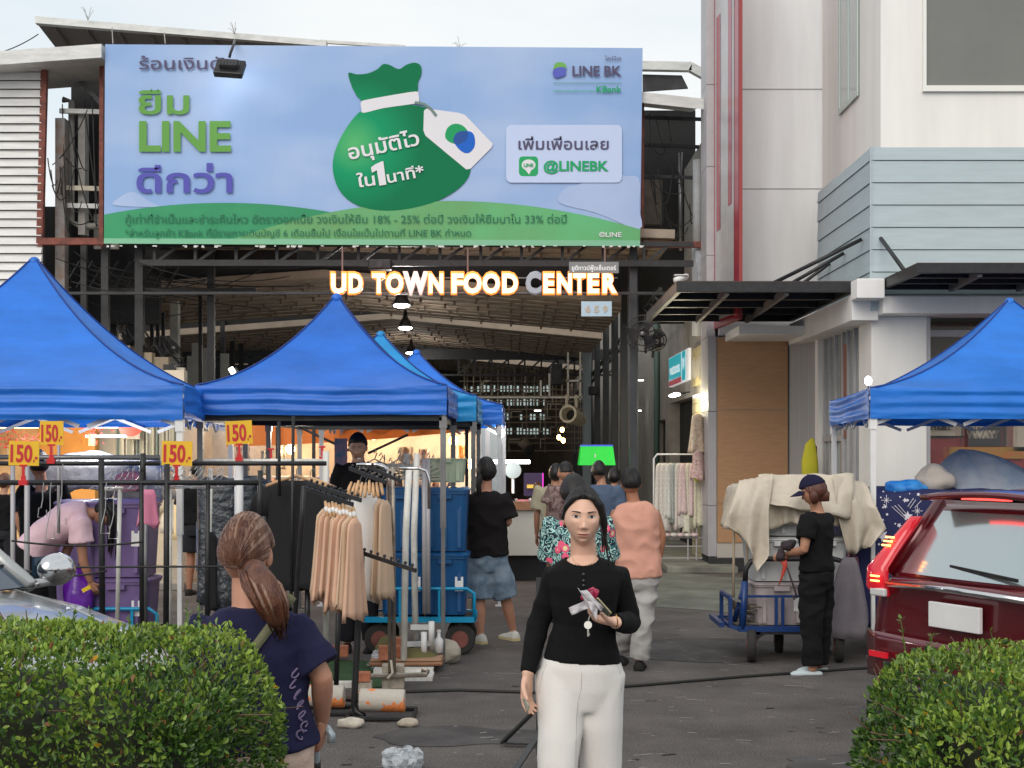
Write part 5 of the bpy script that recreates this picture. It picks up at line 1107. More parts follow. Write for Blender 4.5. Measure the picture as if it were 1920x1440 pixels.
def garments():
    peach=mat('peach_knit',(.64,.40,.28),.85,bump=.2,bscale=200,var=.05); beige=mat('beige_knit',(.60,.43,.30),.85,bump=.2,bscale=200,var=.05); wt=mat('white_knit',(.78,.77,.76),.85,bump=.15,bscale=150); bk=mat('black_knit',(.010,.010,.012),.9,bump=.2,bscale=120)
    wood=mat('pale_wood_hanger',(.62,.38,.20),.5)
    ordn=['first','second','third','fourth','fifth','sixth','seventh','eighth','ninth','tenth','eleventh','twelfth']
    # eight peach tops along the front arm
    a,b=P(609,931,9.05),P(665,948,8.75)
    for i in range(8):
        c=a.lerp(b,i/7); garment(ordn[i]+' peach sleeveless top from the left on the front knobbed arm','top',c-V((0,0,.03)),.085+.012*math.sin(i*1.7),.60+.03*math.sin(i*2)+i*.008,.020,peach if i%3 else beige,yaw=math.radians(58+7*math.sin(i*3)),grp='peach tops on the front arm',waves=4,flare=1.75,seed=i*2.3,neck=.25)
        # chunky wooden hanger end facing the camera
    a,b=P(700,920,9.9),P(722,925,9.6)
    for i in range(4):
        c=a.lerp(b,i/3); garment(ordn[i]+' beige sleeveless top from the left on the rear arm','top',c,.085,.73,.022,beige,yaw=math.radians(52+6*i),grp='beige tops on the rear arm',waves=4,flare=1.5,seed=i+20)
    for i in range(2):
        c=P(676+i*10,905+i*3,9.75-.1*i); garment(['left','right'][i]+' white top between the peach and beige tops','top',c,.10,.80,.03,wt,yaw=math.radians(35),grp='white tops on the rear arm',hanger=wood,waves=3,flare=1.15,seed=i+30)
    garment('large black T-shirt hanging flat beside the peach tops','T-shirt',P(556,888,10.0),.235,.84,.055,bk,yaw=math.radians(-8),sleeve=.18,hanger=wood,waves=4,flare=.98,seed=3)
    garment('second black T-shirt hanging behind the large black one','T-shirt',P(582,892,10.25),.20,.80,.05,bk,yaw=math.radians(-8),sleeve=.16,hanger=wood,waves=4,seed=4)
    # bundle of wooden hanger ends (part of each garment would be tiny): separate wooden hangers, group
    for i in range(9):
        c=P(612+i*6.5,948+2*math.sin(i*2)+i*1.2,8.95-.02*i); h=thing('wooden_hanger','pale wooden hanger end number '+ordn[i]+' above the peach tops','hanger',c,'wooden hanger ends over the peach tops')
        MB().tube([c+V((-.012,.03,.025)),c+V((.0,.0,-.005)),c+V((.012,-.03,-.065))],[.009,.0125,.011],7).build('arm',wood,h,smooth=True); MB().tube([c+V((-.002,-.005,-.01)),c+V((.006,-.018,-.038))],[.0145,.0135],7).build('foam_sleeve',wt,h,smooth=True)
    for i in range(9):
        c=P(655+i*7.5,915+3*math.sin(i*2.2),9.6-.02*i); h=thing('wooden_hanger','pale wooden hanger end number '+ordn[i]+' above the beige and white tops','hanger',c,'wooden hanger ends over the beige tops')
        MB().tube([c+V((.012*(4-i)*.25,.03,.04)),c+V((0,0,0)),c+V((-.012*(4-i)*.3,-.03,-.055))],[.008,.0125,.011],7).build('arm',wood,h,smooth=True)
    # plastic-wrapped dark coats behind the rails
    pl=mat('plastic_wrapped_dark',(.055,.065,.08),.18,bump=1.0,bscale=16,spec=.9,var=.5,vscale=12,bd=.03)
    for i,(px,w_,y0,y1) in enumerate(((405,.14,880,1130),(430,.16,885,1140),(474,.14,880,1110),(500,.10,890,1090))):
        garment('dark coat in crinkled clear plastic, number '+ordn[i]+' from the left','coat',P(px,y0,10.9),w_,(y1-y0)*10.9/F,.07,pl,yaw=.3*i,grp='plastic wrapped coats behind the rails',waves=6,seed=i+50,flare=1.1)
    garment('pale patterned blouse wrapped in plastic behind the white post','blouse',P(450,890,11.0),.13,.6,.06,mat('patterned_blouse',(.5,.36,.28),.4,col2=(.7,.66,.64),vscale=22),seed=61,waves=5)
    garment('black strappy dress hanging behind the left tent leg','dress',P(396,985,10.2),.045,.62,.04,bk,yaw=.4,seed=62,waves=3)
    garment('blue striped garment hanging at the far walkway','garment',P(378,960,13),.05,.55,.04,mat('blue_stripe',(.3,.42,.6),.8,col2=(.6,.62,.66),vscale=18),seed=63)
    garment('pink cloth hanging on the purple bins','cloth',P(278,905,9.9),.055,.30,.035,mat('pink_cloth',(.72,.24,.38),.8,var=.08),yaw=.3,seed=64,waves=3,flare=1.5,neck=.7)
    garment('small salmon garment high on the rail over the bins','garment',P(243,872,11.2),.13,.20,.05,mat('salmon_cloth',(.55,.2,.28),.8),seed=65)
    # pastel clothes on the alley rack
    g=thing('chrome_rail_rack','white two tier clothes rail on the shop step at the alley','clothes rack',(X(1270,20.9),20.9,.1)); Y=20.9
    MB().tube([P(1226,1040,Y),P(1226,860,Y),P(1232,852,Y),P(1322,852,Y),P(1322,1040,Y)],.016,6).build('frame',M_white,g,smooth=True)
    for y in(1008,1024,1046): MB().bar(P(1240,y,Y-.1),P(1320,y,Y-.1),.02,.015).build('shelf_bar',M_alu,g)
    for px in(1290,1306): MB().tube([P(px,985,Y-.1),P(px,1062,Y-.1)],.012,6).build('shelf_post',M_alu,g)
    cols=[((.72,.68,.62),'cream print'),((.70,.66,.60),'ivory'),((.66,.66,.62),'pale grey'),((.40,.44,.41),'grey green'),((.72,.66,.60),'ivory floral'),((.74,.58,.56),'blush pink'),((.72,.70,.56),'pale yellow'),((.72,.55,.55),'pink'),((.70,.66,.50),'butter'),((.72,.6,.6),'rose')]
    for i,(c,nm) in enumerate(cols):
        m=mat('baby_'+nm.replace(' ','_'),c,.8,col2=tuple(x*.72 for x in c),vscale=26)
        garment(nm+' child outfit, number '+ordn[i]+' from the left on the alley rail','child outfit',P(1238+i*9,862,Y-.05-.01*(i%3)),.085,.80+.3*math.sin(i*1.3)**2,.05,m,yaw=math.radians(35),grp='children outfits on the alley rail',hanger=None,waves=4,seed=70+i,flare=1.35)
    garment('cream printed dress hung high on the tiled column','dress',P(1308,770,20.6),.13,.62,.06,mat('print_dress',(.72,.66,.52),.8,col2=(.5,.3,.22),vscale=30),yaw=.8,seed=90,flare=1.5)
    garment('rose printed dress hung below the cream one on the tiled column','dress',P(1310,835,20.55),.12,.5,.06,mat('print_dress2',(.72,.60,.54),.8,col2=(.45,.2,.2),vscale=30),yaw=.8,seed=91,flare=1.4)
    for i in range(5):
        o=thing('folded_clothes','pile of folded pastel clothes, number '+ordn[i]+' on the rack shelf','clothes',P(1250+i*13,1004,Y-.1),'folded clothes on the rack shelf'); MB().ell(P(1250+i*13,1003,Y-.1),(.07,.1,.035),10,6).build('pile',mat('baby_ivory',(.7,.66,.6)) if i%2 else mat('baby_pink',(.72,.55,.55)),o,smooth=True)
    o=thing('yellow_price_tag','small yellow green tag on the alley rail','tag',P(1309,893,20.7)); MB().box(P(1309,893,20.7),(.12,.01,.14)).build('card',mat('lime_tag',(.55,.55,.02),.5),o)
garments()

# ---------------------------------------------------------------- bins, trolleys, sacks, bricks
def tub(label,cx,cy,z,w,d_,h,m,rz=0,lidh=.03,grp=None,lid=True,sticker=None):
    g=thing('storage_tub',label,'storage tub',(cx,cy,z),grp); R=Matrix.Rotation(rz,3,'Z'); o=V((cx,cy,z))
    def ring(sx,sy,zz,n=20):
        out=[]
        for k in range(n):
            a=2*math.pi*(k+.5)/n; c_,s_=math.cos(a),math.sin(a); e=.28
            out.append(o+R@V((math.copysign(abs(c_)**e,c_)*sx/2,math.copysign(abs(s_)**e,s_)*sy/2,zz)))
        return out
    MB().loft([ring(w*.86,d_*.86,0),ring(w*.97,d_*.97,h*.9),ring(w*.97,d_*.97,h*.94)]).build('body',m,g,smooth=False)
    MB().loft([ring(w*1.02,d_*1.02,h*.90),ring(w*1.02,d_*1.02,h*.93)]).build('rim',m,g)
    for k in(-.3,0,.3):
        MB().box(o+R@V((w*k,-d_*.46,h*.45)),(.03,.02,h*.78),R@Matrix.Rotation(math.radians(-3.2),3,'X')).build('rib',m,g)
    if lid: MB().loft([ring(w*1.05,d_*1.05,h*.94),ring(w*1.05,d_*1.05,h*.97),ring(w*.9,d_*.86,h),ring(w*.6,d_*.5,h)]).build('lid',m,g)
    MB().box(o+R@V((0,-d_*.52,h*.86)),(w*.28,.03,.035),R).build('latch',m,g)
    if sticker: MB().box(o+R@V((w*.3,-d_*.475,h*.5)),(.07,.004,.12),R@Matrix.Rotation(math.radians(-4),3,'X')).build('sticker',M_white,g)
    return g
def trolley(label,cx,cy,w,d_,z,m,rz=0,hh=.22,wheels=((-1,-1),(1,-1),(-1,1),(1,1)),wr=.11,name='hand_trolley'):
    g=thing(name,label,'trolley',(cx,cy,0)); R=Matrix.Rotation(rz,3,'Z'); o=V((cx,cy,0))
    q=lambda x,y,zz:o+R@V((x,y,zz))
    for s in(-1,1):
        MB().bar(q(-w/2,s*d_/2,z),q(w/2,s*d_/2,z),.035,.045).build('side_rail',m,g); MB().bar(q(s*w/2,-d_/2+.02,z),q(s*w/2,d_/2-.02,z),.035,.045).build('end_rail',m,g)
    MB().box(q(0,0,z+.005),(w-.04,d_-.04,.012),R).build('deck',M_dark2,g)
    MB().tube([q(-w/2,-d_/2,z),q(-w/2,-d_/2,z+hh),q(-w/2+.06,-d_/2,z+hh+.04),q(w/2-.06,-d_/2,z+hh+.04),q(w/2,-d_/2,z+hh),q(w/2,-d_/2,z)],.015,7).build('front_hoop',m,g,smooth=True)
    for k in(-.18,.18,): MB().bar(q(w*k,-d_/2,z),q(w*k,-d_/2,z+hh+.04),.02).build('stay',m,g)
    for sx,sy in wheels:
        c=q(sx*(w/2-.12),sy*(d_/2-.05),wr); ax=R@V((1,0,0)) if name=='cart' else R@V((0,1,0))
        wv=MB(); u=ax.cross(V((0,0,1))); wv.loft([[c+ax*t+(u*math.cos(2*math.pi*k/22)+V((0,0,1))*math.sin(2*math.pi*k/22))*rr for k in range(22)] for t,rr in((-.028,wr*.62),(-.028,wr*.9),(-.015,wr),(.015,wr),(.028,wr*.9),(.028,wr*.62))]); wv.build('tyre',M_rubber,g,smooth=False)
        MB().tube([c-ax*.034,c+ax*.034],wr*.55,14).build('rim',mat('rusty_rim',(.16,.05,.04),.6,var=.4),g); MB().bar(c,V((c.x,c.y,z)),.03,.04).build('fork',M_blk,g)
    return g
def goods():
    pur=mat('purple_plastic',(.17,.11,.27),.4,var=.08,bump=.1,bscale=30); blu=mat('blue_plastic',(.004,.075,.22),.35,var=.08,bump=.1,bscale=30); lb=mat('light_blue_steel',(.0,.27,.50),.4)
    gp='purple tubs on the left trolley'
    trolley('light blue steel trolley under the purple tubs',X(235,10.9),10.95,.60,.5,.24,lb,wr=.1)
    for i,(px,z,h,nm) in enumerate(((222,.27,.46,'bottom left'),(222,.74,.60,'top left'),)):
        tub(nm+' purple tub of the stack on the light blue trolley',X(230,10.9),10.95,z,.50,.46,h,pur,grp=gp,sticker=1)
    tub('purple tub standing behind the bending woman',X(160,11.7),11.7,.75,.42,.40,.56,pur,grp=gp)
    tub('purple tub on the ground behind the bending woman',X(160,11.7),11.7,.02,.42,.40,.72,pur,grp=gp)
    # draped grey plastic over them
    cov=mat('dusty_clear_plastic',(.46,.46,.48),.35,bump=.5,bscale=9,var=.1,bd=.03)
    def drape(label,cx,cy,zt,w,d_,drop,m,seed,hump=.12,cat='cover',name='plastic_cover',n=34,drops=None,flutter=.05):
        g=thing(name,label,cat,(cx,cy,zt-drop))
        def f(u,v):
            x=(u-.5)*2;y=(v-.5)*2; rr=max(abs(x),abs(y)); 
            k=.62
            if rr<=k: px_,py_=x/k,y/k; z=zt+hump*(math.cos(px_*1.5)*math.cos(py_*1.4)-.2)+.03*noise.noise(V((x*4,y*4,seed)))
            else:
                s=k/rr; t=(rr-k)/(1-k); px_,py_=x*s/k,y*s/k
                dr=drop*(1+.25*noise.noise(V((px_*2.2,py_*2.2,seed+5))))*t
                z=zt+hump*(math.cos(px_*1.5)*math.cos(py_*1.4)-.2)*(1-t)-dr
                wv=flutter*t*noise.noise(V((px_*7,py_*7,seed+t)))+.02*t
                l=math.hypot(px_,py_); px_*=1+(wv+.04*t)/l; py_*=1+(wv+.04*t)/l
            return V((cx+px_*w/2,cy+py_*d_/2,z+.012*noise.noise(V((x*13,y*13,seed)))))
        MB().grid(f,n,n).build('sheet',m,g,smooth=True,solid=.002); return g
    drape('dusty white plastic sheet draped over the goods behind the left racks',X(160,12.4),12.5,1.62,.95,.6,.24,cov,3)
    drape('pale fabric cover left of the sheet behind the bending woman',X(240,12.2),12.6,1.58,.5,.5,.3,cov,9)
    # blue crates
    gb='blue plastic tubs on the centre trolley'
    trolley('bright blue trolley loaded with two layers of blue tubs',X(790,11.9),11.95,.92,.55,.30,lb,wr=.13)
    for px,z,nm in((757,.33,'lower left'),(836,.33,'lower right'),(757,.87,'upper left'),(836,.87,'upper right')):
        tub(nm+' blue tub on the bright blue trolley',X(px,11.9)+.0,11.95,z,.40,.46,.54 if z>.5 else .53,blu,grp=gb,sticker=z<.5)
    tub('pale green tub on top of the upper blue tubs',X(838,12.1),12.1,1.45,.34,.4,.22,mat('pale_green_plastic',(.42,.50,.36),.5),grp=gb,lid=False)
    # sacks, mats, bricks
    def sack(label,px,py,Y,rx,ry,rz_,m,seed,name='sack'):
        g=thing(name,label,'sack',(X(px,Y),Y,0)); c=V((X(px,Y),Y,rz_*.85)); b=MB().ell(c,(rx,ry,rz_),44,26)
        b.v=[tuple(V(v)+(V(v)-c).normalized()*(.18*min(rx,rz_)*noise.noise(V(v)*7+V((seed,0,0)))+.12*rz_*noise.noise(V((v[0]*3,v[1]*20,v[2]*26+seed))))) for v in b.v]; b.v=[(x,y,max(.004,z)) for x,y,z in b.v]
        if name=='plastic_bag': b.v=[tuple(V(v)+V((noise.noise(V(v)*31),noise.noise(V(v)*37+V((5,5,5))),.8*noise.noise(V(v)*29)))*.045) for v in b.v]; b.v=[(x,y,max(.004,z)) for x,y,z in b.v]
        b.build('bag',m,g,smooth=name!='plastic_bag'); return g
    sack('olive green folded tarp bundle beside the blue trolley',763,1160,10.95,.26,.16,.09,mat('olive_cloth',(.12,.11,.04),.9,bump=.3,bscale=30,var=.15),1,'folded_tarp'); _=None
    sack('pale canvas sack on the asphalt beside the tent post',832,1190,11.2,.13,.12,.11,mat('canvas_sack',(.38,.34,.28),.9,bump=.3,bscale=30,var=.12),2)
    sack('clear plastic bag of cloth under the olive tarp',722,1195,10.9,.12,.12,.075,mat('clear_bag',(.42,.44,.46),.2,bump=.8,bscale=16,var=.25,vscale=14,bd=.02),3,'plastic_bag')
    sack('crumpled clear plastic bag lying on the near asphalt',757,1440,7.45,.105,.085,.06,mat('clear_bag2',(.62,.66,.70),.12,bump=.6,bscale=30,alpha=.55),4,'plastic_bag')
    sack('olive crate bundle behind the olive tarp',735,1150,11.25,.14,.12,.12,mat('olive_cloth',(.12,.11,.04)),5,'folded_tarp')
    b=thing('white_bottle','white squeeze bottle standing by the canvas sack','bottle',(X(823,11.0),11.0,.1)); c=V((X(823,11.0),11.0,.12)); MB().tube([c,c+V((0,0,.1)),c+V((0,0,.125)),c+V((0,0,.16))],[.035,.035,.014,.012],12).build('body',M_white,b,smooth=True); MB().tube([c+V((0,0,.16)),c+V((0,0,.18))],.016,8).build('cap',M_white,b)
    MB().add([V((X(590,10.5),10.05,.004)),V((X(720,10.05),10.05,.004)),V((X(715,11.3),11.35,.004)),V((X(560,11.3),11.35,.004))],[(0,1,2,3)]).build('turf_mat',mat('green_turf',(.035,.10,.03),.95,bump=1,bscale=300,var=.3,vscale=5),label='green artificial turf mat on the ground under the racks',cat='mat')
    g=thing('padded_board','brown padded table board lying flat under bricks','board',(X(770,10.75),10.8,.05)); MB().boxb(X(692,10.75),X(830,10.75),10.72,11.05,.052,.085).build('board',M_wood,g,bevel=.015); MB().boxb(X(694,10.75),X(828,10.75),10.74,11.03,.085,.105).build('pad',mat('tan_pad',(.36,.21,.13),.6),g,bevel=.012)
    def brick(label,cx,cy,z,rz=0,sz=(.19,.09,.065),m=None,nm='brick',cat='brick'):
        o=MB().box((cx,cy,z+sz[2]/2),sz,Matrix.Rotation(rz,3,'Z')).build(nm,m or M_brick,bevel=.006,label=label,cat=cat); return o
    brick('orange brick standing on the brown board, right one',X(741,10.75),10.85,.106,.1,(.17,.09,.09)); brick('smaller orange brick on edge on the brown board, left one',X(722,10.7),10.72,.106,.2,(.10,.08,.11))
    brick('orange brick behind the twin posts',X(745,11.0),11.15,.02,.1,(.12,.1,.2)); brick('rough concrete block the twin posts are tied to',X(735,9.95),10.06,0,.05,(.16,.13,.17),M_concb,'concrete_block','block')
    brick('orange brick lying under the far left of the turf mat',X(628,11.4),11.4,.03,.05,(.22,.1,.09)); brick('orange brick on top of the small concrete block on the round base',X(680,9.55),9.58,.125,.05,(.10,.09,.065)); brick('small cracked concrete block on the round base',X(680,9.6),9.6,.042,.05,(.13,.12,.08),M_concb,'concrete_block','block')
    brick('white painted wood offcut at the edge of the turf mat',X(640,10.0),10.05,0,.03,(.14,.05,.05),M_chip,'wood_block','block'); brick('orange brick resting under the black T-shirt',X(560,10.9),10.9,.45,.0,(.25,.1,.07)) if False else None
    # concrete cylinders painted with orange flecks
    cyl=mat('flecked_cylinder',(.48,.43,.38),.8,bump=.5,bscale=50,bd=.01); nt=cyl.node_tree; L=nt.links.new; bb=nt.nodes['Principled BSDF']; n=N(nt,'ShaderNodeTexNoise'); n.inputs['Scale'].default_value=11; n.inputs['Detail'].default_value=5; rr=N(nt,'ShaderNodeValToRGB'); e=rr.color_ramp.elements; e[0].position=.54; e[0].color=(.46,.42,.37,1); e[1].position=.58; e[1].color=(.72,.22,.06,1); tcn=N(nt,'ShaderNodeTexCoord'); L(tcn.outputs['Object'],n.inputs[0]); L(n.outputs[0],rr.inputs[0]); L(rr.outputs[0],bb.inputs['Base Color'])
    g1=None
    for px,Yq,lab,l in((717,8.9,'concrete cylinder weight flecked with orange paint, right of two',.29),(607,9.05,'orange flecked concrete cylinder weight half hidden by the walking stick woman',.27)):
        c=V((X(px,Yq),Yq,.115)); h=MB(); n=28; ax=V((1,.04,-.03)).normalized(); u=V((0,1,0)); v=V((0,0,1)); h.loft([[c+ax*t+(u*math.cos(2*math.pi*k/n)+v*math.sin(2*math.pi*k/n))*r_ for k in range(n)] for t,r_ in((-l/2,.066),(-l/2+.006,.073),(l/2-.006,.073),(l/2,.066))]); h.build('concrete_cylinder',cyl,label=lab,cat='weight',smooth=False)
    g=thing('flat_base','black base frame under the left concrete cylinder','base',(X(607,9.05),9.05,0)); MB().tube([(X(560,9.05),8.95,.02),(X(665,9.05),8.95,.02),(X(665,9.05),9.2,.02),(X(560,9.05),9.2,.02)],.016,6).build('tube',M_blk,g)
    for px,py,Yq,s,lab in((657,1363,8.6,(.085,.05,.035),'pale white stone by the black stand base, left one'),(766,1363,8.62,(.065,.045,.03),'grey brown stone right of the black stand base')):
        c=V((X(px,Yq),Yq,s[2]*.8)); b=MB().ell(c,s,16,10); b.v=[tuple(V(v)+(V(v)-c)*.35*noise.noise(V(v)*22)) for v in b.v]; b.build('stone',M_stone if px<700 else M_concb,smooth=True,label=lab,cat='stone')
    # black triangular stand behind the walking woman
    g=thing('steel_easel','black angle iron folding stand behind the walking woman','stand',(X(960,7.6),7.6,0)); Yq=7.7
    for a,b in((V((X(942,8.05),8.05,.02)),V((X(1012,7.8),7.8,.28))),(V((X(942,8.05),8.05,.02)),V((X(1015,8.0),8.0,.02))),(V((X(950,7.4),7.1,.01)),V((X(1020,7.4),7.5,.22))),(V((X(1011,7.8),7.8,.0)),V((X(1011,7.8),7.8,1.0)))):
        MB().bar(a,b,.035,.012).build('bar',mat('worn_black_iron',(.04,.04,.042),.45,metal=.3,var=.4),g)
    # ground cables
    wire('ground_cable',[V((X(500,9.6),9.6,.01)),V((X(650,9.75),9.75,.01)),V((X(860,9.9),9.9,.01)),V((X(1000,9.75),9.8,.01)),V((X(1200,10.1),10.1,.01)),V((X(1400,10.4),10.5,.01)),V((X(1620,10.8),10.9,.01)),V((X(1900,11),11.2,.01))],.012,M_cable,label='black cable lying across the asphalt from the racks to the cart',cat='cable')
    wire('ground_cable',[V((X(200,14),14,.01)),V((X(330,13.6),13.6,.01)),V((X(480,13.9),13.9,.01))],.008,M_cable,label='thin black cable on the ground behind the left racks',cat='cable')
    # yellow mop cloth against the wall
    g=thing('yellow_cloth','yellow green cloth draped on a broom against the grey side wall','cloth',(X(1524,18.5),18.6,0)); c=P(1524,822,18.5)
    MB().tube([c,c+V((-.03,0,-.08)),c+V((-.04,0,-.3)),c+V((-.03,0,-.72))],[.02,.07,.11,.12],14,flat=.5).build('drape',mat('yellow_green_cloth',(.50,.46,.03),.85,bump=.3,bscale=10),g,smooth=True); MB().bar(c+V((.05,.05,-.1)),V((c.x+.08,c.y+.05,0)),.03).build('stick',mat('dark_red_stick',(.2,.02,.02),.5),g)
    return drape,tub,trolley
drape,_t,_r=goods()

def right_side_goods():
    Yc=11.3
    blue=mat('dark_blue_steel',(.006,.035,.15),.4,var=.15); g=thing('cart','dark blue steel hand cart loaded with grey tubs under a plastic cover','cart',(X(1490,Yc),Yc,0))
    x0,x1=X(1385,Yc),X(1590,Yc); zd=.27
    for z in(zd,zd+.03): pass
    for a,b,w in(((x0,Yc,zd),(x1,Yc,zd),.045),((x0-.06,Yc+.75,zd),(x1,Yc+.75,zd),.045),((x0-.12,Yc+.1,zd+.02),(x0-.12,Yc+.7,zd+.02),.04),((x1,Yc,zd),(x1,Yc+.75,zd),.045)): MB().bar(a,b,w).build('deck_rail',blue,g)
    MB().boxb(x0,x1,Yc+.03,Yc+.72,zd-.01,zd+.01).build('deck',M_dark2,g)
    ztop=Z(1048,Yc)
    MB().tube([(x0+.03,Yc,zd),(x0+.05,Yc,ztop-.18)],.028,8).build('corner_post',blue,g,smooth=True); MB().tube([(x0-.02,Yc+.1,zd+.05),(x0+.05,Yc,ztop-.2)],.02,8).build('corner_post',blue,g,smooth=True); MB().tube([(x1-.0,Yc,zd),(x1-.01,Yc,ztop-.1)],.02,8).build('corner_post',blue,g,smooth=True)
    MB().tube([(x0+.05,Yc,ztop-.19),(x0+.06,Yc,ztop-.08),(x0+.10,Yc,ztop-.02),(x0+.18,Yc,ztop),(x1-.12,Yc,ztop),(x1-.04,Yc,ztop-.02),(x1-.01,Yc,ztop-.1)],.022,8).build('push_handle',M_blk,g,smooth=True)
    for px in(1455,1467,1520): MB().bar((X(px,Yc),Yc-.01,zd+.02),(X(px,Yc),Yc-.01,Z(1118,Yc)),.025).build('stay',blue,g)
    MB().bar((x0,Yc-.01,Z(1118,Yc)),(x1,Yc-.01,Z(1118,Yc)),.02).build('stay',blue,g)
    # left side basket
    for z in(zd+.02,zd+.25): MB().bar((X(1370,Yc),Yc+.02,z),(X(1370,Yc),Yc+.5,z),.03).build('basket_rail',blue,g); 
    for y in(Yc+.02,Yc+.5): MB().bar((X(1370,Yc),y,zd+.02),(X(1370,Yc),y,zd+.25),.03).build('basket_rail',blue,g)
    MB().bar((X(1370,Yc),Yc+.02,zd+.02),(x0,Yc,zd),.03).build('basket_rail',blue,g); MB().bar((X(1370,Yc),Yc+.02,zd+.25),(x0+.03,Yc,zd+.22),.02).build('basket_rail',M_grey,g)
    for px,y,w in((1409,Yc,.135),(1573,Yc,.135),(1460,Yc+.55,.115),(1545,Yc+.6,.115)):
        c=V((X(px,y),y,w)); ax=V((1,-.15,0)).normalized(); u=V((.15,1,0)).normalized(); n=24
        MB().loft([[c+ax*t+(u*math.cos(2*math.pi*k/n)+V((0,0,1))*math.sin(2*math.pi*k/n))*rr for k in range(n)] for t,rr in((-.035,w*.6),(-.035,w*.92),(-.02,w),(.02,w),(.035,w*.92),(.035,w*.6))]).build('tyre',M_rubber,g)
        MB().tube([c-ax*.04,c+ax*.04],w*.5,14).build('rim',mat('rusty_rim',(.16,.05,.04)),g)
        MB().bar(c,(c.x+(.05 if px<1500 else -.04),y,zd-.02),.03,.05).build('fork',M_blk,g); MB().bar((c.x+(.13 if px<1500 else -.1),y,zd-.02),(c.x,y,w+.03),.02).build('brace',M_blk,g)
    MB().bar((X(1409,Yc),Yc,.24),(X(1573,Yc),Yc,.24),.03).build('axle',M_blk,g)
    # sticks in the side basket
    r=random.Random(6); st=thing('rod_bundle','bundle of steel rods and hooks stuffed into the side of the cart','rods',(X(1385,Yc),Yc+.2,zd+.05)); m=MB()
    for i in range(22): a=V((X(1375+r.uniform(0,12),Yc),Yc+r.uniform(.05,.45),zd+r.uniform(.03,.2))); MB().tube([a,a+V((r.uniform(.1,.3),r.uniform(-.1,.1),r.uniform(-.12,.05)))],.008,5).build('rod',mat('rusty_rod',(.22,.19,.16),.5,metal=.5,var=.5,vscale=30),st)
    for px,t in((1378,990),(1403,960)): 
        o=thing('bamboo_pole','tan pole standing in the cart, '+('left' if px==1378 else 'right')+' of two','pole',(X(px,Yc),Yc+.1,zd)); MB().tube([P(px-2,t,Yc+.1),P(px-3,1140,Yc+.1)],.011,7).build('pole',mat('tan_pole',(.3,.24,.17),.6),o,smooth=True)
    gt=mat('grey_tub_plastic',(.40,.35,.36),.5,var=.14,vscale=4,bump=.1,bscale=30); wt=mat('white_tub_plastic',(.55,.57,.58),.4,var=.08)
    grp='tubs stacked on the blue cart'
    tub('dusty mauve grey tub at the bottom of the cart',X(1468,Yc),Yc+.36,zd+.02,.46,.6,.35,gt,grp=grp,sticker=1); 
    tub('mauve grey tub at the bottom right of the cart',X(1550,Yc),Yc+.36,zd+.02,.30,.6,.35,gt,grp=grp)
    tub('pale grey lidded tub in the middle of the cart',X(1470,Yc),Yc+.36,zd+.38,.52,.6,.36,wt,grp=grp); tub('white tub in the middle right of the cart',X(1560,Yc),Yc+.38,zd+.38,.34,.6,.36,wt,grp=grp)
    tub('topmost white tub under the plastic cover',X(1475,Yc),Yc+.40,zd+.75,.60,.56,.34,wt,grp=grp)
    cov=mat('translucent_dust_sheet',(.64,.57,.47),.35,bump=.5,bscale=8,var=.12,vscale=3,transl=.25,bd=.03)
    drape('crumpled translucent beige dust sheet draped over the loaded cart',X(1505,Yc),Yc+.4,1.43,1.0,.75,.34,cov,14,hump=.09,n=60,flutter=.30)
    def flap(label,pts,seed):
        g=thing('dust_sheet_flap',label,'sheet',pts[0][0]); n=len(pts)
        def f(u,v):
            i=min(int(v*(n-1)),n-2); t=v*(n-1)-i; a=pts[i][0].lerp(pts[i+1][0],t); b=pts[i][1].lerp(pts[i+1][1],t); p=a.lerp(b,u); return p+V((0,-.05*math.sin(u*11+seed+v*2)*v-.03,.02*noise.noise(V((u*6,v*6,seed)))))
        MB().grid(f,26,18).build('sheet',cov,g,smooth=True,solid=.002)
    flap('left corner of the dust sheet hanging down from the cart load',[(P(1385,900,Yc+.1),P(1450,890,Yc-.02)),(P(1366,960,Yc),P(1440,955,Yc-.05)),(P(1362,985,Yc),P(1440,1040,Yc-.06)),(P(1402,1010,Yc),P(1416,1072,Yc-.06))],1)
    flap('right corner of the dust sheet flaring out over the cart end',[(P(1560,890,Yc+.0),P(1622,905,Yc+.1)),(P(1565,930,Yc-.05),P(1640,950,Yc)),(P(1572,975,Yc-.05),P(1658,990,Yc)),(P(1590,1040,Yc-.05),P(1632,1022,Yc))],2)
    flap('front hem of the dust sheet across the tubs',[(P(1420,890,Yc+.05),P(1600,888,Yc+.05)),(P(1425,920,Yc-.02),P(1598,925,Yc-.02)),(P(1432,943,Yc-.05),P(1596,972,Yc-.04))],3)
    # grey cloth bag hanging at right of the cart
    b=thing('cloth_bag','grey violet cloth bag hanging from the right end of the cart','bag',P(1590,1190,Yc)); rings=[]
    for v in range(11):
        t=v/10; cx=P(1592+ (-4*t),1045+150*t,Yc-.05); w_=.05+.14*t**.7*(1-.35*max(0,t-.8)*5*.5); rings.append([cx+V((w_*math.cos(a)*(1+.16*math.sin(4*a+t*5)*t),(.03+.07*t)*math.sin(a)*(1+.35*math.sin(7*a+t*2)),0)) for a in[2*math.pi*k/20 for k in range(20)]])
    MB().loft(rings).build('bag_body',mat('grey_violet_cloth',(.15,.135,.155),.85,bump=.2,bscale=40,var=.1),b,smooth=True)
    wire('strap',[P(1590,1045,Yc-.05),P(1592,1038,Yc),P(1606,1045,Yc),P(1611,1080,Yc),P(1610,1140,Yc)],.012,mat('maroon_strap',(.12,.03,.06),.7),b)
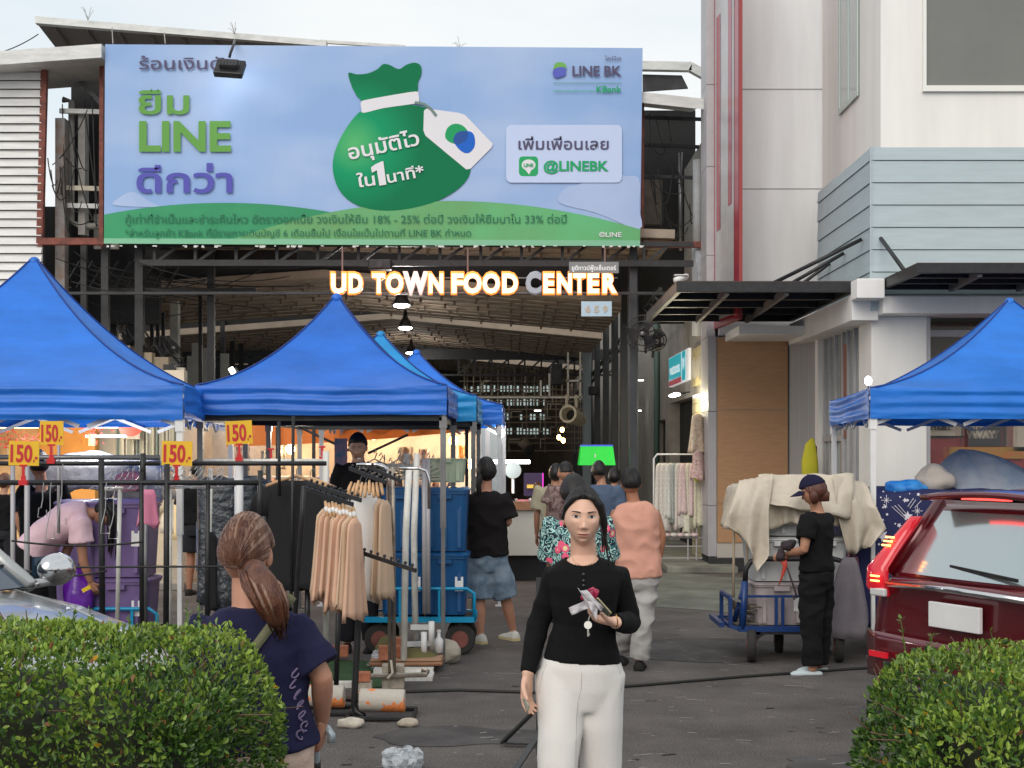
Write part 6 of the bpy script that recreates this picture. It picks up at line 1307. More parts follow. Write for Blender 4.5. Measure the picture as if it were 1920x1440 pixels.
    # red strap + hook on handle
    b=thing('red_strap','red cloth strap with a dark hook tied on the cart handle','strap',P(1470,1052,Yc)); MB().tube([P(1468,1045,Yc-.06),P(1472,1062,Yc-.08),P(1465,1085,Yc-.08),P(1460,1098,Yc-.07)],[.03,.02,.008,.004],8).build('strap',mat('red_cloth',(.55,.06,.04),.7),b,smooth=True); MB().tube([P(1476,1065,Yc-.08),P(1483,1085,Yc-.08),P(1490,1105,Yc-.08),P(1494,1120,Yc-.08),P(1490,1124,Yc-.08),P(1486,1118,Yc-.08)],.008,6).build('hook',mat('dark_rope',(.08,.05,.05),.7),b,smooth=True)
    # star covered goods and grey tarp at right
    star=mat('navy_cloth',(.008,.012,.075),.75,bump=.2,bscale=12)
    cx,cy=3.72,12.15
    g=drape('navy cloth printed with white stars and comets covering the stall goods at right',cx,cy,1.38,1.7,1.1,1.05,star,20,hump=.05,name='star_cloth',n=60,flutter=.05)
    bv=BVHTree.FromPolygons([V(v.co)+V(_org[g.children[0].name]) for v in g.children[0].data.vertices],[tuple(p.vertices) for p in g.children[0].data.polygons])
    sw=mat('star_white',(.66,.64,.72),.8); r=random.Random(9)
    def onto(px,py,o=.006):
        q=P(px,py,10); d=(q-V((0,0,CZ))).normalized(); h=bv.ray_cast(V((0,0,CZ)),d); 
        return (h[0]-d*o) if h[0] else None
    sm=MB()
    for i in range(150):
        px,py=r.uniform(1640,1915),r.uniform(905,1090); s=r.choice((1.2,1.6,2.0,2.4)); pts=[onto(px+s*math.cos(a),py+s*math.sin(a)) for a in[k*math.pi/3 for k in range(6)]]
        if all(p is not None for p in pts) and max((p-pts[0]).length for p in pts)<.1: sm.add(pts,[tuple(range(6))])
    sm.build('printed_dots',sw,g,kind='stuff')
    for i,(px,py,R_) in enumerate(((1702,968,10),(1697,938,5),(1655,1005,12),(1686,985,5),(1722,927,4),(1800,925,5),(1760,940,4),(1842,935,6),(1868,915,7),(1890,925,5),(1740,985,6),(1770,1010,8),(1820,960,6),(1660,950,4))):
        pts=[onto(px+(R_ if k%2==0 else R_*.45)*math.sin(k*math.pi/5+i),py-(R_ if k%2==0 else R_*.45)*math.cos(k*math.pi/5+i)) for k in range(10)]; c=onto(px,py,.007)
        if all(p is not None for p in pts) and c is not None: MB().add([c]+pts,[(0,k+1,(k+1)%10+1) for k in range(10)]).build('printed_star',sw,g)
    for i,(px,py) in enumerate(((1662,938),(1755,938),(1720,958))):
        for k in range(8):
            a=k*math.pi/4; L_=10 if k%2==0 else 6; A=onto(px,py); Bp=onto(px+L_*math.cos(a),py+L_*math.sin(a))
            if A is not None and Bp is not None: MB().bar(A,Bp,.004).build('printed_ray',sw,g)
    for j,(a,b) in enumerate((((1672,950),(1700,975)),((1678,948),(1701,972)),((1684,946),(1703,968)),((1712,935),(1702,950)),((1717,937),(1706,953)),((1728,938),(1715,952)))):
        A,Bp=onto(*a),onto(*b); 
        if A is not None and Bp is not None: MB().bar(A,Bp,.004).build('printed_comet',sw,g)
    # tarp hump
    tm=mat('blue_grey_tarp',(.26,.28,.31),.45,bump=.4,bscale=4,var=.0,col2=(.12,.17,.24),vscale=3,stretch=(1,1,1),bd=.04)
    g=thing('dusty_tarp','dusty blue grey tarp peaked over goods on the star cloth','tarp',(4.2,12.3,1.38))
    pk=P(1803,842,12.2)
    def f(u,v):
        a=2*math.pi*u; rx=(.62 if math.cos(a)>0 else .38); ex=pk.x+ .12+rx*math.cos(a)*1.15; ey=12.25+.5*math.sin(a); e=V((ex,ey,1.36+.02*math.sin(a*5)))
        t=v; p=V((pk.x,12.25,pk.z)).lerp(e,t); p.z=e.z+(pk.z-e.z)*(1-t)**.8*(1+.05*math.sin(a*7)*t*(1-t)*4)+.15*(t*(1-t))*(1+.6*math.sin(a*6+1))*(1 if math.cos(a)>-.4 else .5); return p
    MB().grid(f,64,16).build('sheet',tm,g,smooth=True)
    g=thing('beige_cloth','crumpled beige cloth tucked beside the dusty tarp','cloth',P(1750,905,11.7)); b=MB().ell(P(1752,900,11.9),(.16,.14,.12),24,16); c=P(1752,900,11.9); b.v=[tuple(V(v)+(V(v)-c)*.4*noise.noise(V(v)*9)) for v in b.v]; b.build('cloth',mat('beige_crumple',(.40,.36,.32),.85,bump=.3,bscale=9),g,smooth=True)
    g=thing('bright_blue_cloth','bright blue crumpled cloth at the left top of the star cloth','cloth',P(1700,915,11.8)); c=P(1700,915,11.8); b=MB().ell(c,(.17,.12,.07),24,16); b.v=[tuple(V(v)+(V(v)-c)*.4*noise.noise(V(v)*11)) for v in b.v]; b.build('cloth',mat('azure_crumple',(.0,.13,.50),.6,col2=(.05,.30,.70),vscale=9),g,smooth=True)
    # wall posters inside the restaurant window
    def poster(name,label,px0,px1,py0,py1,m,Yp=17.3):
        g=thing(name,label,'poster',P((px0+px1)/2,py1,Yp)); MB().boxb(X(px0,Yp),X(px1,Yp),Yp,Yp+.03,Z(py1,Yp),Z(py0,Yp)).build('panel',m,g); return g
    ink=mat('poster_ink',(.02,.02,.02),.6); crm=mat('poster_cream',(.55,.48,.38),.6)
    g=poster('wall_poster','cream framed wall poster reading ERS & MILLIONAIRES E TABLE in the window',1725,1802,785,817,crm)
    text('lettering','ERS & MILLIONAIRES',ink,g,P(1741,795,17.28),(1,0,0),(0,0,1),h=7*17.3/F,w=56*17.3/F,bold=.03); text('lettering','E TABLE"',ink,g,P(1741,806,17.28),(1,0,0),(0,0,1),h=8*17.3/F,w=46*17.3/F,bold=.06)
    MB().boxb(X(1725,17.32),X(1806,17.32),17.335,17.35,Z(821,17.3),Z(781,17.3)).build('frame',M_dark2,g)
    g=poster('wall_poster','dark wall poster reading WAY in tan letters in the window',1814,1888,775,836,mat('poster_black',(.04,.04,.042),.6))
    text('lettering','THE',crm,g,P(1822,804,17.28),(1,0,0),(0,0,1),h=9*17.3/F,w=22*17.3/F,bold=.05); text('lettering','WAY',crm,g,P(1822,821,17.28),(1,0,0),(0,0,1),h=13*17.3/F,w=46*17.3/F,bold=.07)
    g=poster('wall_poster','pale handwritten style poster at the right edge of the window',1900,1935,795,846,crm)
    g=poster('menu_strip','yellow green and orange menu strip low in the window',1780,1935,838,860,mat('menu_strip',(.35,.28,.03),.5,col2=(.55,.12,.03),vscale=9)); text('lettering','BURGER',mat('menu_orange',(.75,.2,.02),.5),g,P(1855,856,17.28),(1,0,0),(0,0,1),h=12*17.3/F,w=70*17.3/F,bold=.05) if False else None
    l=thing('bare_bulb','bright bare bulb hanging before the glass wall above the right tent','lamp',P(1628,716,13.5)); MB().ell(P(1628,714,13.5),(.035,.035,.045),12,8).build('bulb',mat('white_bulb',(1,1,1),.5,emit=(1,.98,.9),estr=14),l,smooth=True); MB().bar(P(1628,720,13.5),P(1628,745,13.5),.012).build('socket',M_dark2,l)
right_side_goods()
# ---------------------------------------------------------------- people
def remesh(mb,voxel,sm=6,fac=.5):
    me=bpy.data.meshes.new('tmp'); me.from_pydata([tuple(v) for v in mb.v],[],mb.f); o=bpy.data.objects.new('tmp',me); COL.objects.link(o)
    r=o.modifiers.new('r','REMESH'); r.mode='VOXEL'; r.voxel_size=voxel
    s=o.modifiers.new('s','SMOOTH'); s.iterations=sm; s.factor=fac
    dg=bpy.context.evaluated_depsgraph_get(); m2=bpy.data.meshes.new_from_object(o.evaluated_get(dg))
    n=len(m2.vertices); A=np.zeros(n*3); m2.vertices.foreach_get('co',A); nn=np.zeros(n*3); m2.vertices.foreach_get('normal',nn)
    fs=[tuple(p.vertices) for p in m2.polygons]; bpy.data.objects.remove(o); bpy.data.meshes.remove(me); bpy.data.meshes.remove(m2)
    return A.reshape(-1,3),nn.reshape(-1,3),fs
def folds(A,Nn,amp,fx,fy,fz,seed=0,ridge=True):
    out=A.copy()
    for i in range(len(A)):
        x,y,z=A[i]; q=noise.noise(V((x*fx+seed,y*fy,z*fz)))
        if ridge: q=1-2*abs(q)*1.6
        q2=noise.noise(V((x*fx*2.3+z*4,y*fy*2.3+seed,z*fz*2.3)))
        out[i]+=Nn[i]*(amp*q+amp*.4*q2)
    return out
def sstep(x): x=np.clip(x,0,1); return x*x*(3-2*x)
def head_pts(nu,nv,female=True):
    th=np.linspace(0,np.pi,nv+1)[1:-1]; ph=np.linspace(0,2*np.pi,nu,endpoint=False)
    T,Pp=np.meshgrid(th,ph,indexing='ij'); sx=np.sin(T)*np.cos(Pp); sy=np.sin(T)*np.sin(Pp); sz=np.cos(T)
    sx=np.concatenate([sx.ravel(),[0,0]]); sy=np.concatenate([sy.ravel(),[0,0]]); sz=np.concatenate([sz.ravel(),[1,-1]])
    low=np.clip(-sz,0,1)
    x=.0735*sx*(1-.30*low**1.5)*(1+.05*np.exp(-((sz+.25)/.3)**2))
    y=np.where(sy<0,.088,.104)*sy; z=.115*sz
    y=np.where(sy<0,np.sign(y)*np.abs(y)*(1+.06*low),y*(1-.42*sstep((low-.25)/.6)))
    x*=1-.02*(sy>0)
    front=sstep((-sy-.15)/.5)
    g=lambda cx,cz,wx,wz:np.exp(-((x-cx)/wx)**2-((z-cz)/wz)**2)
    gs=lambda cx,cz,wx,wz:g(cx,cz,wx,wz)+g(-cx,cz,wx,wz)
    d=0
    d=d-.0085*gs(.031,.004,.016,.012)+.0035*gs(.030,.0225,.022,.008)       # sockets, brow
    d=d+.0028*gs(.030,.004,.012,.0085)                                       # eyeball
    d=d+.006*np.exp(-(x/.0085)**2)*sstep((.016-z)/.05)*sstep((z+.047)/.012)+.0115*g(0,-.036,.0095,.0105)+.0036*gs(.0115,-.041,.006,.006)
    d=d-.004*gs(.020,-.050,.006,.01)
    d=d+.0045*gs(.045,-.018,.018,.018)                                       # cheek
    d=d+.0055*g(0,-.064,.017,.0042)+.006*g(0,-.0745,.015,.0048)-.0035*g(0,-.069,.024,.0022)-.0035*g(0,-.084,.018,.006)+.002*g(0,-.055,.008,.004)
    d=d+.007*g(0,-.099,.018,.011)
    y=y-d*front
    vs=np.stack([x,y,z],1); fs=[]; R=nv-1; B=R*nu
    for i in range(nu):
        j=(i+1)%nu; fs.append((B,i,j)); fs.append((B+1,(R-1)*nu+j,(R-1)*nu+i))
        for k in range(R-1): fs.append((k*nu+i,(k+1)*nu+i,(k+1)*nu+j,k*nu+j))
    return vs,fs
def hair_shell(nu,nv,th=.012,zh=None,part=0,seed=1,back_low=-.085,strand=.002):
    v,f=head_pts(nu,nv); n=v/np.linalg.norm(v,axis=1)[:,None]
    ys=[-.10,-.075,-.055,-.035,-.015,.01,.03,.06,.12]; zs=zh or [.066,.062,.05,.03,-.01,-.02,-.05,back_low,back_low]
    zl=np.interp(v[:,1],ys,zs); m=sstep((v[:,2]-zl)/.014)
    ang=np.arctan2(v[:,1],v[:,0])
    thz=th*(.35+.65*sstep((v[:,2]+.075)/.09)); off=-.006+(thz+.006)*m+m*strand*np.array([1.6*noise.noise(V((a*5+seed,z*9,y*20)))+1.3*noise.noise(V((a*17,z*14,seed))) for a,z,y in zip(ang,v[:,2],v[:,1])])
    return v+n*off[:,None],f
def skinmat(key,col):
    m=mat('skin_'+key,col,.48,bump=.12,bscale=240,var=.06,vscale=18,bd=.003,spec=.4); b=m.node_tree.nodes['Principled BSDF']
    b.inputs['Subsurface Weight'].default_value=.12; b.inputs['Subsurface Radius'].default_value=(.012,.005,.003); b.inputs['Subsurface Scale'].default_value=1; return m
def hairmat(key,col,c2=None):
    m=mat('hair_'+key,col,.42,bump=.8,bscale=60,stretch=(3,3,.25),col2=c2,var=.3 if not c2 else 0,vscale=9,spec=.4,bd=.006); return m
def handm(mb,w,d,pn,s=1,curl=.5,side=1,spread=.05,thumb=.6,n=8):
    """w wrist, d direction of the hand, pn palm normal, side=+1 thumb towards d x pn"""
    w=V(w);d=V(d).normalized();pn=(V(pn)-d*V(pn).dot(d)).normalized(); t=d.cross(pn)*side
    rings=[]
    for k,(l,hw,ht) in enumerate(((-.02,.024,.018),(.0,.026,.017),(.03,.036,.016),(.06,.041,.014),(.082,.040,.011),(.09,.034,.007))):
        rings.append([w+d*l*s+(t*math.cos(2*math.pi*q/12)*hw+pn*math.sin(2*math.pi*q/12)*ht)*s for q in range(12)])
    mb.loft(rings)
    for i,(o,L_,r_) in enumerate(((.030,.072,.0088),(.0105,.080,.0090),(-.0095,.074,.0086),(-.028,.058,.0076))):
        p=w+d*.078*s+t*o*s; a=0; dd=(d+t*(o*spread*40*.1)).normalized(); pts=[p-d*.012*s,p]; q=p
        for seg,fr in enumerate((.45,.32,.25)):
            a+=curl*(.7,1.0,.8)[seg]*(1+.08*(i-1)); dr=dd*math.cos(a)+pn*math.sin(a); q=q+dr*L_*fr*s; pts.append(q)
        mb.tube(pts,[r_*s,r_*s*1.05,r_*s,r_*s*.92,r_*s*.7],n)
    p=w+d*.022*s+t*.024*s; dr=(d*.62+t*.70+pn*.35).normalized(); q1=p+dr*.034*s; dr2=(d*.85+t*.25+pn*thumb).normalized(); q2=q1+dr2*.030*s; q3=q2+(dr2+pn*.25).normalized()*.022*s
    mb.tube([p-dr*.012*s,p,q1,q2,q3],[.011*s,.0125*s,.0105*s,.0098*s,.0075*s],n)
def foot(name,root,a,f,m,L_=.25,w=.045,h=.085,sole=None,style='shoe'):
    a=V(a); f=V((f[0],f[1],0)).normalized(); l=V((-f.y,f.x,0)); z0=0 if a.z<.16 else a.z-.07
    rings=[]
    prof=((-.07,.6,.62),(-.055,.8,.85),(-.02,.86,.95),(.03,.92,.82),(.08,1.05,.6),(.13,1.08,.50),(.165,.9,.42),(.185,.55,.30))
    if style=='slip': prof=((-.075,.6,.3),(-.05,.85,.42),(-.0,.9,.4),(.04,.98,.45),(.08,1.05,.58),(.13,1.02,.5),(.16,.8,.38),(.18,.4,.25))
    for x,ww,hh in prof:
        c=V((a.x,a.y,z0))+f*x*L_/.25; H_=h*hh; W_=w*ww
        rings.append([c+l*(W_*sx)+V((0,0,H_*sz)) for sx,sz in((-.92,0),(.92,0),(1,.18),(.92,.5),(.6,.88),(0,1),(-.6,.88),(-.92,.5),(-1,.18))])
    o=MB().loft(rings).build(name,m,root,smooth=True)
    if sole:
        rr=[]
        for x,ww,hh in prof:
            c=V((a.x,a.y,z0))+f*x*1.03*L_/.25; W_=w*ww*1.06; rr.append([c+l*(W_*sx)+V((0,0,zz)) for sx,zz in((-1,0.001),(1,0.001),(1,.026),(-1,.026))])
        MB().loft(rr).build('sole',sole,o)
    return o
def ring(c,t,lat,rx,ry,n=24,e=2.3):
    t=V(t).normalized(); l=(V(lat)-t*V(lat).dot(t)).normalized(); fw=t.cross(l); out=[]
    for k in range(n):
        a=2*math.pi*k/n; ca,sa=math.cos(a),math.sin(a); out.append(V(c)+l*math.copysign(abs(ca)**(2/e),ca)*rx+fw*math.copysign(abs(sa)**(2/e),sa)*ry)
    return out
def person(label,base,f,H=1.6,bw=1.0,depth=1.0,pose=None,skin=None,hair=None,top=None,bot=None,shoe=None,head=None,voxel=.009,hands=(1,1),group=None,
           detail=False,nu=56,nv=44,headf=None,pitch=0,headscale=None,tilt=0,handcurl=(.45,.45),cat='person'):
    base=V(base); f=V(f).normalized(); lat=V((-f.y,f.x,0)).normalized()
    if lat.x<0 or (abs(lat.x)<.05 and lat.y>0): lat=-lat
    root=thing('person',label,cat,(base.x,base.y,0),group)
    D={}
    def d(k,x,fw,z): D[k]=base+lat*x*H*bw+f*fw*H+V((0,0,z*H))
    d('pelvis',0,-.005,.525);d('waist',0,0,.61);d('chest',0,.0,.715);d('nlow',0,-.005,.825);d('ntop',0,.005,.872);d('head',0,.012,.928)
    for s,k in((-1,'a'),(1,'b')):
        d('sh'+k,s*.105,-.005,.795);d('el'+k,s*.130,-.01,.63);d('wr'+k,s*.138,.03,.485);d('hip'+k,s*.052,0,.515);d('kn'+k,s*.056,.01,.285);d('an'+k,s*.058,-.012,.05)
    D.update({k:V(v) for k,v in (pose or {}).items()})
    h=H
    # -- body
    mb=MB(); sp=[('pelvis',.088,.062),('waist',.074,.056),('chest',.088,.062)]
    TR=[(D['pelvis']-(D['waist']-D['pelvis'])*.35,.082,.06),(D['pelvis'],.092,.066),(D['waist'],.075,.056),(D['chest'],.090,.064),(D['nlow']-(D['nlow']-D['chest'])*.45,.088,.056),(D['nlow']-(D['nlow']-D['chest'])*.16,.062,.046),(D['nlow'],.040,.036)]
    def tor(infl,wmul=1,dmul=1,start=0,end=None,hem=None,extra=None):
        R=TR[start:end]; out=[]
        for i,(c,rx,ry) in enumerate(R):
            a=R[max(i-1,0)][0]; b=R[min(i+1,len(R)-1)][0]; out.append(ring(c,b-a,lat,rx*h*bw*wmul+infl,ry*h*depth*dmul+infl))
        return out
    mb.loft(tor(0))
    mb.tube([D['nlow']-(D['ntop']-D['nlow'])*.5,D['nlow'],D['ntop'],D['head']],[.036*h,.032*h,.030*h,.030*h],14)
    for s in'ab':
        cv=.78 if (top and top.get('sleeve',.7)>1) else 1; sh_,el_,wr_=D['sh'+s],D['el'+s],D['wr'+s]; bd_=(sh_.lerp(el_,.9)+el_.lerp(wr_,.1))/2
        mb.tube([sh_.lerp(D['chest'],.25),sh_,sh_.lerp(el_,.5),sh_.lerp(el_,.86),bd_.lerp(el_,.6),el_.lerp(wr_,.14),el_.lerp(wr_,.4),wr_],[.030*h,.031*h,.0265*h*cv,.0232*h*cv,.0232*h*cv,.0228*h*cv,.0222*h*cv,.0150*h],12)
        mb.tube([D['pelvis'].lerp(D['hip'+s],.8),D['hip'+s],D['hip'+s].lerp(D['kn'+s],.5),D['kn'+s],D['kn'+s].lerp(D['an'+s],.35),D['an'+s],D['an'+s]-V((0,0,.02))],[.05*h,.052*h,.045*h,.031*h,.033*h,.020*h,.022*h],14)
    hd=[]
    for i,s in enumerate('ab'):
        if hands[i]:
            hp=hands[i] if isinstance(hands[i],dict) else {}
            dd=hp.get('d',(D['wr'+s]-D['el'+s]))
            pn=hp.get('pn',(-lat if s=='b' else lat)*1.0+f*-.2)
            hd.append((D['wr'+s],dd,pn,hp.get('s',h/1.65*.95),hp.get('curl',.35),hp.get('side',None),hp.get('thumb',.5)))
    def sd(dd,pn,want):
        t=V(dd).normalized().cross((V(pn)).normalized()); return 1 if t.dot(V(want))>0 else -1
    if voxel<=.005:
        for w,dd,pn,s_,cu,sde,th in hd: handm(mb,w,dd,pn,s_,cu,sde or sd(dd,pn,f),thumb=th)
    A,Nn,fs=remesh(mb,voxel,5)
    out=MB(); out.v=[tuple(a) for a in A]; out.f=list(fs)
    if voxel>.005:
        for w,dd,pn,s_,cu,sde,th in hd: handm(out,w,dd,pn,s_,cu,sde or sd(dd,pn,f),thumb=th)
    # -- head
    hs=headscale or h/1.62*1.0; hf=V(headf).normalized() if headf else f; hx=V((-hf.y,hf.x,0)); 
    # local frame: face looks to -Y ; local x = person's left seen from the front
    Rh=Matrix((( -hf.y,-hf.x,0),(hf.x,-hf.y,0),(0,0,1)))   # columns handled below
    ex=V((-hf.y,hf.x,0)); ey=-hf; ez=V((0,0,1))
    Rm=Matrix((ex,ey,ez)).transposed()@Matrix.Rotation(pitch,3,'X')@Matrix.Rotation(tilt,3,'Y')
    Rn=np.array(Rm); hc=np.array(D['head'])
    toW=lambda v:(np.asarray(v)*hs)@Rn.T+hc
    hv,hfz=head_pts(nu,nv); W_=toW(hv); out.add([tuple(p) for p in W_],hfz)
    for s in(-1,1):
        out.ell(toW([s*.074,.012,-.012]),(.008*hs,.017*hs,.029*hs),10,8,Rm@Matrix.Rotation(s*.35,3,'Z'))
    body=out.build('body',skin,root,smooth=True)
    # -- hair
    if hair:
        hm=hair['m']; sv,sf=hair_shell(nu*2,nv,hair.get('th',.012),hair.get('zh'),back_low=hair.get('low',-.085),strand=hair.get('strand',.0015))
        hb=MB().add([tuple(p) for p in toW(sv)],sf); st=hair.get('style')
        hr=hb.build('hair',hm,root,smooth=True)
        if hair.get('tie') is not None:
            hbv=BVHTree.FromPolygons([V(p) for p in sv],sf); tie=V(hair['tie']).normalized(); rr_=random.Random(4); sb=MB()
            for i in range(hair.get('n',110)):
                for _t in range(20):
                    a0=V((rr_.gauss(0,1),rr_.gauss(0,1),rr_.gauss(0,1))).normalized(); y0=a0.y*.1; z0=a0.z*.115
                    if z0>np.interp(y0,[-.10,-.075,-.055,-.035,-.015,.01,.03,.06,.12],hair.get('zh'))+.01: break
                ps=[]
                for k in range(9):
                    dd=a0.lerp(tie,k/8)
                    if dd.length<.05: break
                    h_=hbv.ray_cast(dd.normalized()*.4,-dd.normalized())
                    if h_[0]: ps.append(V(toW(h_[0]+dd.normalized()*.0002)))
                if len(ps)>3: sb.tube(ps,[.0006]+[rr_.uniform(.0012,.0022)]*(len(ps)-2)+[.001],4)
            so_=sb.build('hair_strands',hair.get('m2',hm),hr,smooth=True,kind='stuff')
        for pts,rad,fl in hair.get('locks',[]):
            MB().tube([toW(p) if not isinstance(p,V) else p for p in pts],[r*hs for r in rad],10,flat=fl).build('hair_lock',hm,hr,smooth=True)
    if detail:
        bv=BVHTree.FromPolygons([V(p) for p in hv],hfz)
        def surf(x,z,off): 
            r=bv.ray_cast(V((x,-.3,z)),V((0,1,0))); y=r[0].y if r[0] else -.08; return (x,y-off,z)
        def decal(fn,m,nm,off,parent,n=20,rings_=4,cx=0,cz=0):
            b=MB(); vs=[tuple(toW(surf(cx,cz,off)))]
            for j in range(1,rings_+1):
                for k in range(n):
                    dx,dz=fn(2*math.pi*k/n); vs.append(tuple(toW(surf(cx+dx*j/rings_,cz+dz*j/rings_,off))))
            fs=[(0,1+k,1+(k+1)%n) for k in range(n)]
            for j in range(rings_-1):
                for k in range(n): fs.append((1+j*n+k,1+(j+1)*n+k,1+(j+1)*n+(k+1)%n,1+j*n+(k+1)%n))
            return b.add(vs,fs).build(nm,m,parent,smooth=True)
        wh=mat('eye_white',(.50,.46,.44),.25); ir=mat('iris_dark',(.018,.009,.006),.12,spec=.7); lid=mat('lash_line',(.02,.012,.01),.6); br=mat('brow_hair',detail.get('brow',(.035,.022,.018)),.8); lp=mat('lip_'+('f' if detail.get('f') else 'm'),detail.get('lip',(.42,.14,.12)),.35,var=.08,vscale=60); shd=mat('nostril',(.12,.04,.03),.7)
        op=detail.get('open',1)
        for s in(-1,1):
            lens=lambda a,s=s:(.0160*math.cos(a),(.0058 if math.sin(a)>0 else .0040)*op*abs(math.sin(a))**.9*(1 if math.sin(a)>0 else -1)+.0012*math.cos(a)*s)
            lens2=lambda a,s=s:(.0170*math.cos(a),(.0074 if math.sin(a)>0 else .0042)*op*abs(math.sin(a))**.8*(1 if math.sin(a)>0 else -1)+.0006*(1-op)+.0012*math.cos(a)*s)
            decal(lens2,lid,'eyelid_line',.0009,body,cx=s*.031,cz=.0035)
            e=decal(lens,wh,'eye',.0015,body,cx=s*.031,cz=.0030)
            if op>.5: decal(lambda a:(.0066*math.cos(a),max(-.0042,min(.0054,.0066*math.sin(a)))),ir,'iris',.0021,e,cx=s*.031,cz=.0032)
            b=MB(); pts=[]
            for k in range(9):
                t=k/8; pts.append((s*(.014+.035*t),.0205+.0045*math.sin(t*2.2)-.001*t,.0026*(1-.65*t)+.0006))
            vs=[];n=len(pts)
            for x,z,w_ in pts:
                vs.append(tuple(toW(surf(x,z+w_,.0012)))); vs.append(tuple(toW(surf(x,z-w_,.0012))))
            b.add(vs,[(2*k,2*k+2,2*k+3,2*k+1) for k in range(n-1)]).build('eyebrow',br,body)
            decal(lambda a:(.0032*math.cos(a),.0018*math.sin(a)),shd,'nostril',.0004,body,12,2,cx=s*.0068,cz=-.0462)
        decal(lambda a:(.0225*math.cos(a),.0052*math.sin(a)**1*(1-.30*math.exp(-((math.cos(a))/.12)**2)*1) if math.sin(a)>0 else .0008*math.sin(a)),lp,'upper_lip',.0008,body,40,3,cx=0,cz=-.0685)
        decal(lambda a:(.0205*math.cos(a),.0008*math.sin(a) if math.sin(a)>0 else .0062*math.sin(a)),lp,'lower_lip',.0010,body,40,3,cx=0,cz=-.0700)
        decal(lambda a:(.0225*math.cos(a),.0007*math.sin(a)),mat('mouth_line',(.10,.025,.02),.6),'mouth_line',.0016,body,30,1,cx=0,cz=-.0692)
    # -- trousers / shorts
    if bot:
        b=MB(); k=bot.get('w',1); 
        TRb=[(D['pelvis']-(D['waist']-D['pelvis'])*1.0,.070,.060),(D['pelvis']-(D['waist']-D['pelvis'])*.5,.092,.070),(D['pelvis'],.094*bot.get('hip',1),.070),(D['pelvis'].lerp(D['waist'],bot.get('rise',.5)),.082*bot.get('hip',1),.062)]
        b.loft([ring(c,D['waist']-D['pelvis'],lat,rx*h*bw+.008,ry*h*depth+.008) for c,rx,ry in TRb])
        en=bot.get('end',.97)
        for s in'ab':
            P_=[D['hip'+s]+V((0,0,.02)),D['hip'+s].lerp(D['kn'+s],.5),D['kn'+s],D['kn'+s].lerp(D['an'+s],.5),D['an'+s]+V((0,0,bot.get('cuff',.0)))]
            R_=[.062,.054*k,.045*k*bot.get('knee',1),.042*k*bot.get('knee',1),.040*k*bot.get('hem',1)]
            cut={'long':5,'shorts':3}[bot.get('len','long')]
            if cut==3: P_=P_[:3]; P_[2]=D['hip'+s].lerp(D['kn'+s],bot.get('to',.85)); R_[2]=.052*k
            b.tube(P_[:cut],[r*h for r in R_[:cut]],16,fl_axis=lat)
        A,Nn,fs=remesh(b,bot.get('voxel',.010),bot.get('sm',7)); A=folds(A,Nn,bot.get('fold',.005),*bot.get('ff',(9,9,5)),seed=base.x*3)
        o=MB(); o.v=A.tolist(); o.f=fs; o.build(bot.get('name','trousers'),bot['m'],root,smooth=True)
    if top:
        b=MB(); inf=top.get('inf',.012); R=[]
        hem=top.get('hem',0); c0,rx0,ry0=TR[1]; ax=(D['waist']-D['pelvis']).normalized()
        R.append((D['pelvis']-ax*hem,.094*top.get('hw',1),.070))
        if hem>.03: R.append((D['pelvis'],.094*top.get('hw',1),.070))
        if hem>=0 : R.append((D['waist'],.078*top.get('ww',1.05),.060))
        else: R.append((D['waist'],.076*top.get('ww',1.0),.058))
        R+= [(D['chest'],.092*top.get('cw',1),.068),(D['nlow']-(D['nlow']-D['chest'])*.50,.094,.060),(D['nlow']-(D['nlow']-D['chest'])*.18,.070,.050),(D['nlow']+ (D['ntop']-D['nlow'])*top.get('neck',0),.044,.040)]
        b.loft([ring(c,(R[min(i+1,len(R)-1)][0]-R[max(i-1,0)][0]),lat,rx*h*bw+inf,ry*h*depth+inf) for i,(c,rx,ry) in enumerate(R)])
        sl=top.get('sleeve',.7); sw=top.get('sw',1)
        for s in'ab':
            sh,el,wr=D['sh'+s],D['el'+s],D['wr'+s]
            if sl<=0:
                continue
            pts=[sh.lerp(D['chest'],.30),sh]; rad=[.036*h,.037*h*sw]
            if sl<=1: pts+=[sh.lerp(el,sl*.5),sh.lerp(el,sl)]; rad+=[.035*h*sw,.036*h*sw*top.get('flare',1.05)]
            else: bd_=(sh.lerp(el,.9)+el.lerp(wr,.1))/2; pts+=[sh.lerp(el,.5),sh.lerp(el,.86),bd_.lerp(el,.6),el.lerp(wr,.14),el.lerp(wr,.5*(sl-1)),el.lerp(wr,sl-1)]; rad+=[.0295*h*sw,.0275*h*sw,.0275*h*sw,.0268*h*sw,.0245*h*sw,.0185*h*sw]
            b.tube(pts,[r+ (inf*.3) for r in rad],14)
        A,Nn,fs=remesh(b,top.get('voxel',.010),top.get('sm',5)); A=folds(A,Nn,top.get('fold',.005),*top.get('ff',(8,8,8)),seed=base.x*5+1)
        if top.get('cut'):
            cc,cr_=top['cut']; M=((A-np.array(cc))/np.array(cr_)); keep=(M**2).sum(1)>1
            fs=[q for q in fs if all(keep[i] for i in q)]
        o=MB(); o.v=A.tolist(); o.f=fs; sh_=o.build(top.get('name','shirt'),top['m'],root,smooth=True,solid=.004 if top.get('cut') else 0)
    if shoe:
        for s in'ab':
            foot(shoe.get('name','shoe'),root,D['an'+s],shoe.get('f',f),shoe['m'],shoe.get('L',.25),shoe.get('w',.045),shoe.get('h',.085),shoe.get('sole'),shoe.get('style','shoe'))
    return root,body,D,toW
S_F=skinmat('fair',(.70,.43,.32)); S_M=skinmat('tan',(.40,.20,.125)); S_D=skinmat('brown',(.33,.15,.085)); S_P=skinmat('pinkish',(.48,.24,.16))
